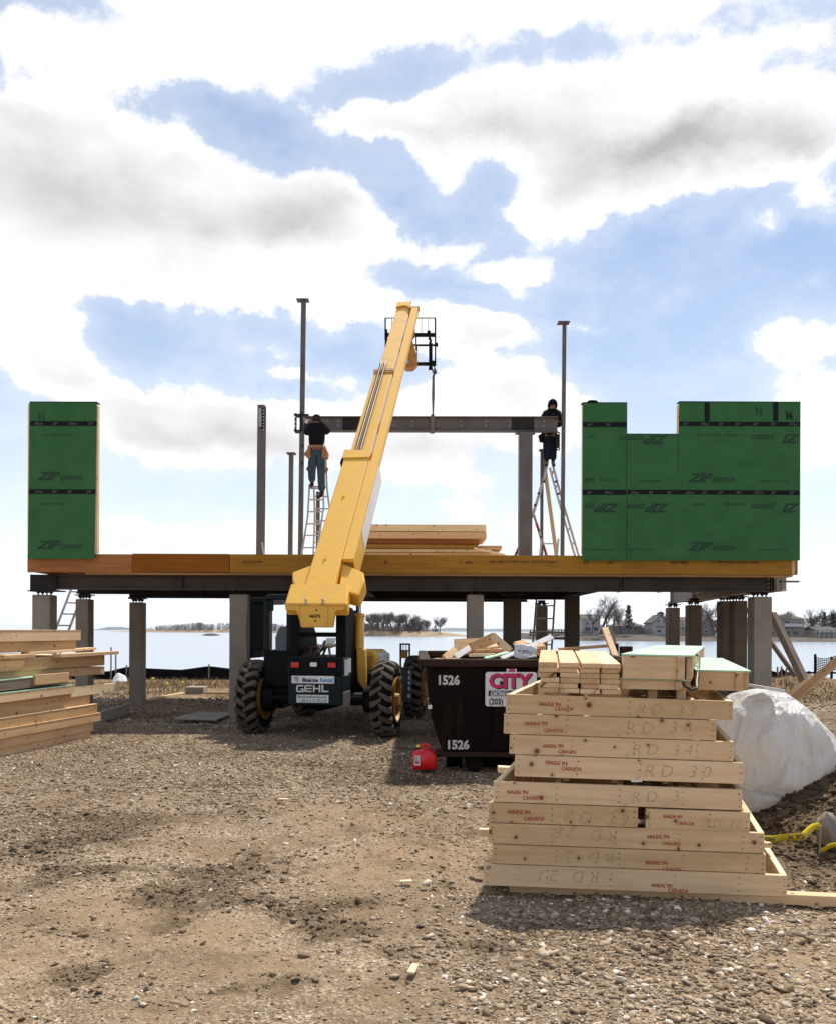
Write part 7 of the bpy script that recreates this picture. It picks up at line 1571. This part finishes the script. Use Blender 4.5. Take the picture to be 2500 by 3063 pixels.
stk('shaded timber frame behind the green sheets, fourth from the top', 828, 520, 588, 520, 'pine_warm', out=-.12)
stk('reddish timber frame, third from the top of the left stack', 812, 425, 520, 408, 'pine_warm', out=-.08)
stk('second frame from the top of the left stack', 612, 302, 385, 283, 'pine', out=-.1)
stk('topmost frame of the left stack, flat against the sky', 628, 216, 300, 210, 'pine', out=-.06)
def sbd(label, x0, y0, x1, y1, th_, w, mat, out): 
    a, b = SB @ (SH(x0, y0)+Vector((out, 0, 0))), SB @ (SH(x1, y1)+Vector((out, 0, 0))); board('loose_board', a, b, w, th_, M[mat], label, 'board', 'loose boards in the left stack')
sbd('reddish board end sticking out right near the top of the left stack', 420, 402, 852, 378, .05, .14, 'pine_warm', .0)
sbd('thin board on the third frame of the left stack', 250, 385, 740, 348, .035, .14, 'pine', -.12); sbd('thin pale strip at the left edge below the second frame', 10, 410, 240, 398, .04, .1, 'pine', .0)

# ================================================================ white wrapped bundle
def wrapped():
    Yt = 8.6; c0 = (2330, 2245)
    out_ = [(2318, 2060), (2391, 2111), (2453, 2180), (2480, 2226), (2489, 2290), (2472, 2330), (2425, 2352), (2385, 2400), (2335, 2436), (2262, 2450), (2215, 2440), (2150, 2420), (2120, 2330), (2110, 2220), (2140, 2120), (2200, 2075), (2260, 2062)]
    N = 128; ring = []; out_ = [(c0[0]+(a-c0[0])*.93, c0[1]+(b-c0[1])*(.96 if b > c0[1] else 1.0)) for a, b in out_]
    per = [Vector((a, b)) for a, b in out_]; ln = [ (per[(i+1) % len(per)]-per[i]).length for i in range(len(per))]; tot = sum(ln)
    for k in range(N):
        d = tot*k/N; i = 0
        while d > ln[i]: d -= ln[i]; i += 1
        ring.append(per[i].lerp(per[(i+1) % len(per)], d/ln[i]))
    C_ = P(*c0, Yt); mb = MB(); vs = []; m_ = 56
    for j in range(m_+1):
        ph = math.pi*j/m_; s = math.sin(ph)**.55; dd = -math.cos(ph)
        for k in range(N):
            q_ = ring[k]; p = P(q_.x, q_.y, Yt); a = math.atan2(p.z-C_.z, p.x-C_.x)
            v = C_+(p-C_)*s; v.y = Yt+dd*.75
            # crease of the tie below the middle, folds running out of the peak
            pk = P(2318, 2060, Yt); w = Vector((v.x-pk.x, 0, v.z-pk.z)); an = math.atan2(w.x, -w.z); r = w.length
            f = .06*(1-abs(math.sin(an*8+1.5*mn.noise((v.x*2, v.y*2, v.z*2))))*1.6)*min(1, r*2)*math.exp(-r*.7)+.05*mn.noise((v.x*1.7, v.y*1.7, v.z*2.2))
            f += .035*(.6-abs(mn.noise((v.x*2.2+3, v.y*1.2, v.z*1.0+9+v.x)))*3)
            zs_ = P(2350, 2336, Yt).z+.03*math.sin(v.x*3); f -= .11*math.exp(-((v.z-zs_)/.035)**2)*(1 if dd < .3 else .3)
            if dd < 0: v.y -= f*1.0*min(1, s*1.5+.35)
            vs.append(tuple(v-C_))
    fs = [(j*N+k, j*N+(k+1) % N, (j+1)*N+(k+1) % N, (j+1)*N+k) for j in range(m_) for k in range(N)]
    mb.add(vs, fs); o = obj('wrapped_bundle', mb, M['tarp'], None, T(*C_), sm=55); tag(o, 'big white plastic wrapped bundle with a peaked top behind the frame stack', 'wrapped bundle')
wrapped()
mb = MB(); p0, p1 = P(2255, 2054, 8.3), P(2312, 2060, 8.3); 
board('white_panel', P(2250, 2052, 8.2), P(2314, 2062, 8.2), .5, .03, M['white'], 'thin white panel lying on top of the white wrapped bundle', 'panel')
mb = MB(); nx = 16; vs = []
for j in range(8):
    for i in range(nx): u, v = i/(nx-1), j/7; p = P(2470+60*u, 2255+60*v+12*math.sin(u*5+v*3), 8.9+.3*v+.1*math.sin(u*7)); vs.append(tuple(p))
mb.add(vs, [(j*nx+i, j*nx+i+1, (j+1)*nx+i+1, (j+1)*nx+i) for j in range(7) for i in range(nx-1)]); o = obj('plastic_sheet', mb, M['tarp'], sm=60); tag(o, 'loose white plastic sheet on the soil heap at the right edge', 'plastic sheet'); o.modifiers.new('t', 'SOLIDIFY').thickness = .004
# ---------------------------------------------------------------- barrier tape on a stake
def tape(name, label, pts, Y, w, writing=()):
    mb = MB(); vs = []; n = len(pts)
    cen = [P(a, b, Y_) for (a, b, tw), Y_ in zip(pts, Y)]
    # dense curve
    K = 40; vs = []
    def cr(t):
        i = min(int(t*(n-1)), n-2); f = t*(n-1)-i; p_ = [cen[max(i-1, 0)], cen[i], cen[i+1], cen[min(i+2, n-1)]]
        q_ = .5*((2*p_[1])+(-p_[0]+p_[2])*f+(2*p_[0]-5*p_[1]+4*p_[2]-p_[3])*f*f+(-p_[0]+3*p_[1]-3*p_[2]+p_[3])*f**3); return q_, pts[i][2]*(1-f)+pts[i+1][2]*f
    for k in range(K+1):
        c, tw = cr(k/K); d = (cr(min(1, (k+1)/K))[0]-cr(max(0, (k-1)/K))[0]).normalized(); up = Vector((0, math.sin(tw), math.cos(tw))); up = (up-d*up.dot(d)).normalized()
        vs += [tuple(c-up*w/2-cen[0]), tuple(c+up*w/2-cen[0])]
    mb.add(vs, [(2*k, 2*k+2, 2*k+3, 2*k+1) for k in range(K)]); t = thing(name, label, 'tape', cen[0]); o = obj('tape_band', mb, M['ctape'], t, sm=60); o.modifiers.new('t', 'SOLIDIFY').thickness = .001
    return t, cen[0]
zt = lambda a, b: (a/3.669+2150, b/3.669+2200)
t, c = tape('barrier_tape', 'yellow printed barrier tape sagging from the frame stack to a stake', [(*zt(440, 1135), .2), (*zt(600, 1138), .1), (*zt(740, 1118), -.2), (*zt(900, 1112), .0), (*zt(960, 1070), .8), (*zt(1030, 1010), .5), (*zt(1110, 995), .2)], [7.1, 7.05, 7.0, 6.95, 6.95, 6.95, 6.9], .055)
def ttext(body, a, b, size, rot, Y, **k): p = P(*zt(a, b), Y); text('lettering', body, size, M['shadow_ink'], t, T(*(p-c)) @ Ry(rot) @ FACE @ UP, bold=.0015, **k)
ttext('HO', 610, 1125, .045, 2, 7.0, sx=1.1); ttext('CA', 940, 1095, .045, 4, 6.9, sx=1.1); ttext('UT', 1060, 1030, .035, -48, 6.85); ttext('N', 810, 1105, .04, 3, 6.95)
tape('barrier_tape', 'short yellow tape end running from the stake to the right edge', [(*zt(1100, 1268), .1), (*zt(1160, 1250), .3), (*zt(1220, 1215), .0), (*zt(1320, 1195), .3)], [6.9, 6.85, 6.8, 6.7], .035)
a, b = P(*zt(1118, 990), 6.9), P(*zt(1100, 1290), 6.9); tag(obj('stake', MB().tube([a, (a+b)/2, b-Vector((0, 0, .1))], .010, 7), M['metal']), 'thin metal stake holding the yellow tape in the soil heap', 'stake')
rk = MB(); c = P(*zt(1190, 1050), 7.0); bm = bmesh.new(); bmesh.ops.create_icosphere(bm, subdivisions=3, radius=1)
for v in bm.verts: v.co = Vector((v.co.x*.075, v.co.y*.10, v.co.z*.15))*(1+.25*mn.noise(v.co*1.5)); v.co.z = max(v.co.z, -.12)
me = bpy.data.meshes.new('concrete_chunk'); bm.to_mesh(me); bm.free(); me.materials.append(M['concrete']); smooth(me, 25); tag(link(bpy.data.objects.new('concrete_chunk', me), None, T(*c)), 'grey concrete chunk standing in the soil heap beside the tape', 'concrete chunk')

# ================================================================ braces, silt fence, ground clutter
Z4 = z4b
board('brace_timber', P(*Z4(1185, 395), 20.5), P(*Z4(1478, 1005), 19.5), .14, .16, M['pine_grey'], 'thick grey timber brace slanting down right of the right front pillar', 'brace', 'timber braces at the right')
board('brace_timber', P(*Z4(965, 350), 21.5), P(*Z4(1385, 935), 20.6), .09, .09, M['pine_grey'], 'thinner dark timber brace crossing behind the right front pillar', 'brace', 'timber braces at the right')
board('brace_timber', P(*Z4(1345, 1150), 18.0), P(*Z4(1760, 790), 17.2), .09, .15, M['pine_warm'], 'orange brown timber leaning up to the right edge', 'brace', 'timber braces at the right')
board('brace_timber', P(*Z4(1322, 1118), 18.6), P(*Z4(1520, 965), 18.4), .09, .16, M['pine_pale'], 'pale weathered board behind the foot of the orange brown timber', 'brace', 'timber braces at the right')
def siltfence(label, pts, Y, seed, h_extra=0):
    """pts: (px, top_py, bottom_py)"""
    t = thing('silt_fence', label, 'silt fence', P(pts[0][0], pts[0][2], Y)); o0 = P(pts[0][0], pts[0][2], Y); mb = MB(); n = 90; vs = []; xs_ = [p_[0] for p_ in pts]
    for i in range(n+1):
        px = xs_[0]+(xs_[-1]-xs_[0])*i/n; tp_ = np.interp(px, xs_, [p_[1] for p_ in pts]); bt = np.interp(px, xs_, [p_[2] for p_ in pts])
        for j in range(7): v = j/6; p = P(px, tp_+(bt-tp_)*v, Y); p.y += .10*mn.noise((px*.03, v*2, seed))*(.4+v)+.05*math.sin(px*.35+v)*v; vs.append(tuple(p-o0))
    mb.add(vs, [(i*7+j, (i+1)*7+j, (i+1)*7+j+1, i*7+j+1) for i in range(n) for j in range(6)]); o = obj('fabric', mb, M['silt'], t, sm=60); o.modifiers.new('t', 'SOLIDIFY').thickness = .01
    return t, o0
t, o0 = siltfence('long sagging black silt fence along the water behind the left pillars', [(200, 2010, 2060), (330, 2008, 2045), (345, 2003, 2045), (380, 1995, 2040), (430, 1999, 2037), (540, 2004, 2036), (625, 1993, 2038), (686, 2000, 2040), (800, 2005, 2040), (1000, 2000, 2040), (1300, 2005, 2045)], 28.6, 1)
for px, top in ((332, 1936), (346, 1952), (378, 1990), (625, 1987), (900, 1990), (1150, 1990)): a = P(px, top, 28.5); obj('fence_stake', MB().box2((a.x-.02, a.y, -.2), (a.x+.02, a.y+.03, a.z)), M['pine_grey'], t, W=T(*(-o0)))
t, o0 = siltfence('crumpled black silt fence between the right pillars and the braces', [(2235, 2008, 2040), (2300, 2005, 2045), (2318, 2010, 2055), (2330, 2012, 2058), (2338, 1998, 2060), (2350, 2010, 2058), (2368, 2012, 2050), (2385, 2018, 2045)], 25.5, 5)
for px, top in ((2326, 1995), (2338, 1994), (2352, 2000)): a = P(px, top, 25.4); obj('fence_stake', MB().box2((a.x-.02, a.y, -.2), (a.x+.02, a.y+.03, a.z)), M['pine_grey'], t, W=T(*(-o0)))
# wire fence piece on the far right
t = thing('wire_fence', 'sagging dark mesh fence on posts at the right edge by the water', 'fence', P(2438, 2012, 27)); o0 = P(2438, 2012, 27)
for px, a_, b_ in ((2439, 1957, 2016), (2488, 1965, 2005), (2420, 2008, 2022)): p, q_ = P(px, a_, 27), P(px, b_, 27); obj('fence_post', MB().box2((p.x-.03, 27, q_.z-.3), (p.x+.03, 27.05, p.z)), M['silt'], t, W=T(*(-o0)))
mb = MB()
for j in range(9): mb.tube([P(px, 1966+j*5+6*math.sin((px-2439)/50*3.1), 27) for px in range(2439, 2540, 12)], .012, 4)
for px in range(2442, 2535, 6): mb.tube([P(px, 1967, 27), P(px, 2008, 27)], .006, 3)
obj('wire_mesh', mb, M['silt'], t, W=T(*(-o0)))
t = thing('silt_fence', 'low black silt fence at the water line on the far right edge', 'silt fence', P(2400, 2020, 27.5)); mb = MB(); mb.box2(tuple(P(2400, 2010, 27.5)), tuple(P(2560, 2016, 27.52))); obj('fabric', mb, M['silt'], t, W=T(*(-P(2400, 2020, 27.5))))
# yellow ball markers
for i, (x, y0_, y1_, lab) in enumerate(((1133, 575, 660, 'tallest and leftmost yellow ball marker on a thin stake'), (1241, 612, 665, 'middle and lowest yellow ball marker on a thin stake'), (1352, 602, 665, 'rightmost yellow ball marker, beside the concrete block'))):
    g_ = G(*z8(x, y1_+20)); Yk = g_.y; tpz = P(*z8(x, y0_), Yk); t = thing('ball_marker', lab, 'marker', (tpz.x, Yk, 0), 'yellow ball markers')
    obj('rod', MB().cyl((0, 0, -.05), (0, 0, tpz.z), .008, seg=6), M['metal'], t); obj('ball', MB().lathe([(-.045, .004), (-.03, .032), (0, .045), (.03, .032), (.045, .004)], 'Z', 12, T(0, 0, tpz.z)), M['yellowcap'], t, sm=80)
# concrete block, sheets and edging on the ground
a = G(*z8(1372, 690)); b = G(*z8(1510, 690)); h = P(*z8(1380, 634), a.y).z
tag(obj('concrete_block', MB().box2((a.x, a.y, -.05), (b.x, a.y+.45, h)), M['concrete_pale'], bevel=.01), 'pale concrete block on the ground between the second and third front pillars', 'concrete block')
def gsheet(name, label, pts, z, th_, mat, cat):
    mb = MB(); a_ = [CAM+ray(*z8(*p_))*((z-EYE)/ray(*z8(*p_)).z) for p_ in pts]; c = sum(a_, Vector())/len(a_); mb.prism([(v.x-c.x, v.y-c.y) for v in a_], -th_, 0, lambda u, v, k: (u, v, k)); tag(obj(name, mb, M[mat], None, T(*c), bevel=.003), label, cat)
gsheet('plywood_sheet', 'grey sheet lying on blocks on the gravel left of the third pillar', [(1290, 862), (1470, 815), (1760, 818), (1610, 872)], .10, .03, 'concrete_pale', 'sheet')
gsheet('plywood_sheet', 'smaller grey sheet under the edge of the flat sheet by the third pillar', [(1480, 890), (1560, 882), (1760, 868), (1780, 888)], .04, .03, 'concrete', 'sheet')
a = G(*z8(760, 905)); 
board('concrete_form', G(*z8(740, 905))+Vector((0, 0, .10)), G(*z8(960, 830))+Vector((0, 0, .10)), .06, .20, M['concrete_pale'], 'low grey form board on edge beside the left lumber stack', 'form board')
board('form_edge', G(*z8(1065, 742))+Vector((0, 0, .03)), G(*z8(1370, 690))+Vector((0, 0, .03)), .09, .06, M['pine_pale'], 'thin pale board on the ground running back from the second pillar', 'form board')
board('form_edge', G(*z8(1372, 688))+Vector((.2, .1, .03)), G(*z8(1990, 690))+Vector((0, .1, .03)), .09, .05, M['pine_pale'], 'thin pale board on the ground right of the concrete block', 'form board')
a, b = P(*z8(720, 930), 15.0), P(690, 2168, 15.0); mb = MB().box2((a.x-.6, 14.9, -.1), (b.x-.05, 15.1, P(500, 2166, 15).z)); tag(obj('footing', mb, M['concrete'], bevel=.02), 'low concrete footing strip on the ground in front of the left pillars', 'footing')
mb = MB(); c = G(680, 2175)
for i in range(6):
    a_ = Vector((c.x+random.uniform(-.15, .2), c.y-.25+random.uniform(-.05, .05), random.uniform(0, .06))); mb.box(tuple(a_), (random.uniform(.05, .16), random.uniform(.05, .12), random.uniform(.04, .09)), Matrix.Identity(4))
tag(obj('rubble', mb, M['concrete'], bevel=.015), 'broken concrete bits at the foot of the third pillar', 'rubble')
c = P(*z8(880, 560), 27.0); mb = MB(); vs = []
for j in range(8):
    for i in range(12): u, v = i/11, j/7; p = P(*z8(835+105*u, 600-65*v*math.sin(u*3.1)**.5+4*math.sin(u*12)), 26.8+.3*v); vs.append(tuple(p-c))
mb.add(vs, [(j*12+i, j*12+i+1, (j+1)*12+i+1, (j+1)*12+i) for j in range(7) for i in range(11)]); tag(obj('plastic_heap', mb, M['paper'], None, T(*c), sm=60), 'crumpled pale plastic lying before the black silt fence near the left stack', 'plastic').modifiers.new('t', 'SOLIDIFY').thickness = .02
# small chips of wood on the ground
for (a, b, c_, d_, lab) in ((1228, 2932, 1242, 2908, 'white wood chip on the gravel near the bottom of the picture'), (832, 2401, 862, 2403, 'thin white splinter on the dirt in the middle'), (1197, 2652, 1232, 2653, 'thin pale splinter left of the frame stack')):
    p, q_ = G(a, b), G(c_, d_); board('wood_chip', p+Vector((0, 0, .03)), q_+Vector((0, 0, .035)), .035, .012, M['pine_pale'], lab, 'wood chip')

# ================================================================ air
def haze():
    mb = MB().box2((-9600, -9300, -9), (9600, 9600, 45)); m = bpy.data.materials.new('thin_haze'); m.use_nodes = True; nt = m.node_tree; nt.nodes.remove(nt.nodes['Principled BSDF'])
    v = nn(nt, 'ShaderNodeVolumePrincipled'); v.inputs['Color'].default_value = (.84, .92, 1.0, 1); v.inputs['Anisotropy'].default_value = .45; v.inputs['Density'].default_value = HAZE; nt.links.new(v.outputs[0], nt.nodes['Material Output'].inputs['Volume'])
    o = obj('haze', mb, m); o['kind'] = 'stuff'
HAZE = .00007
haze()
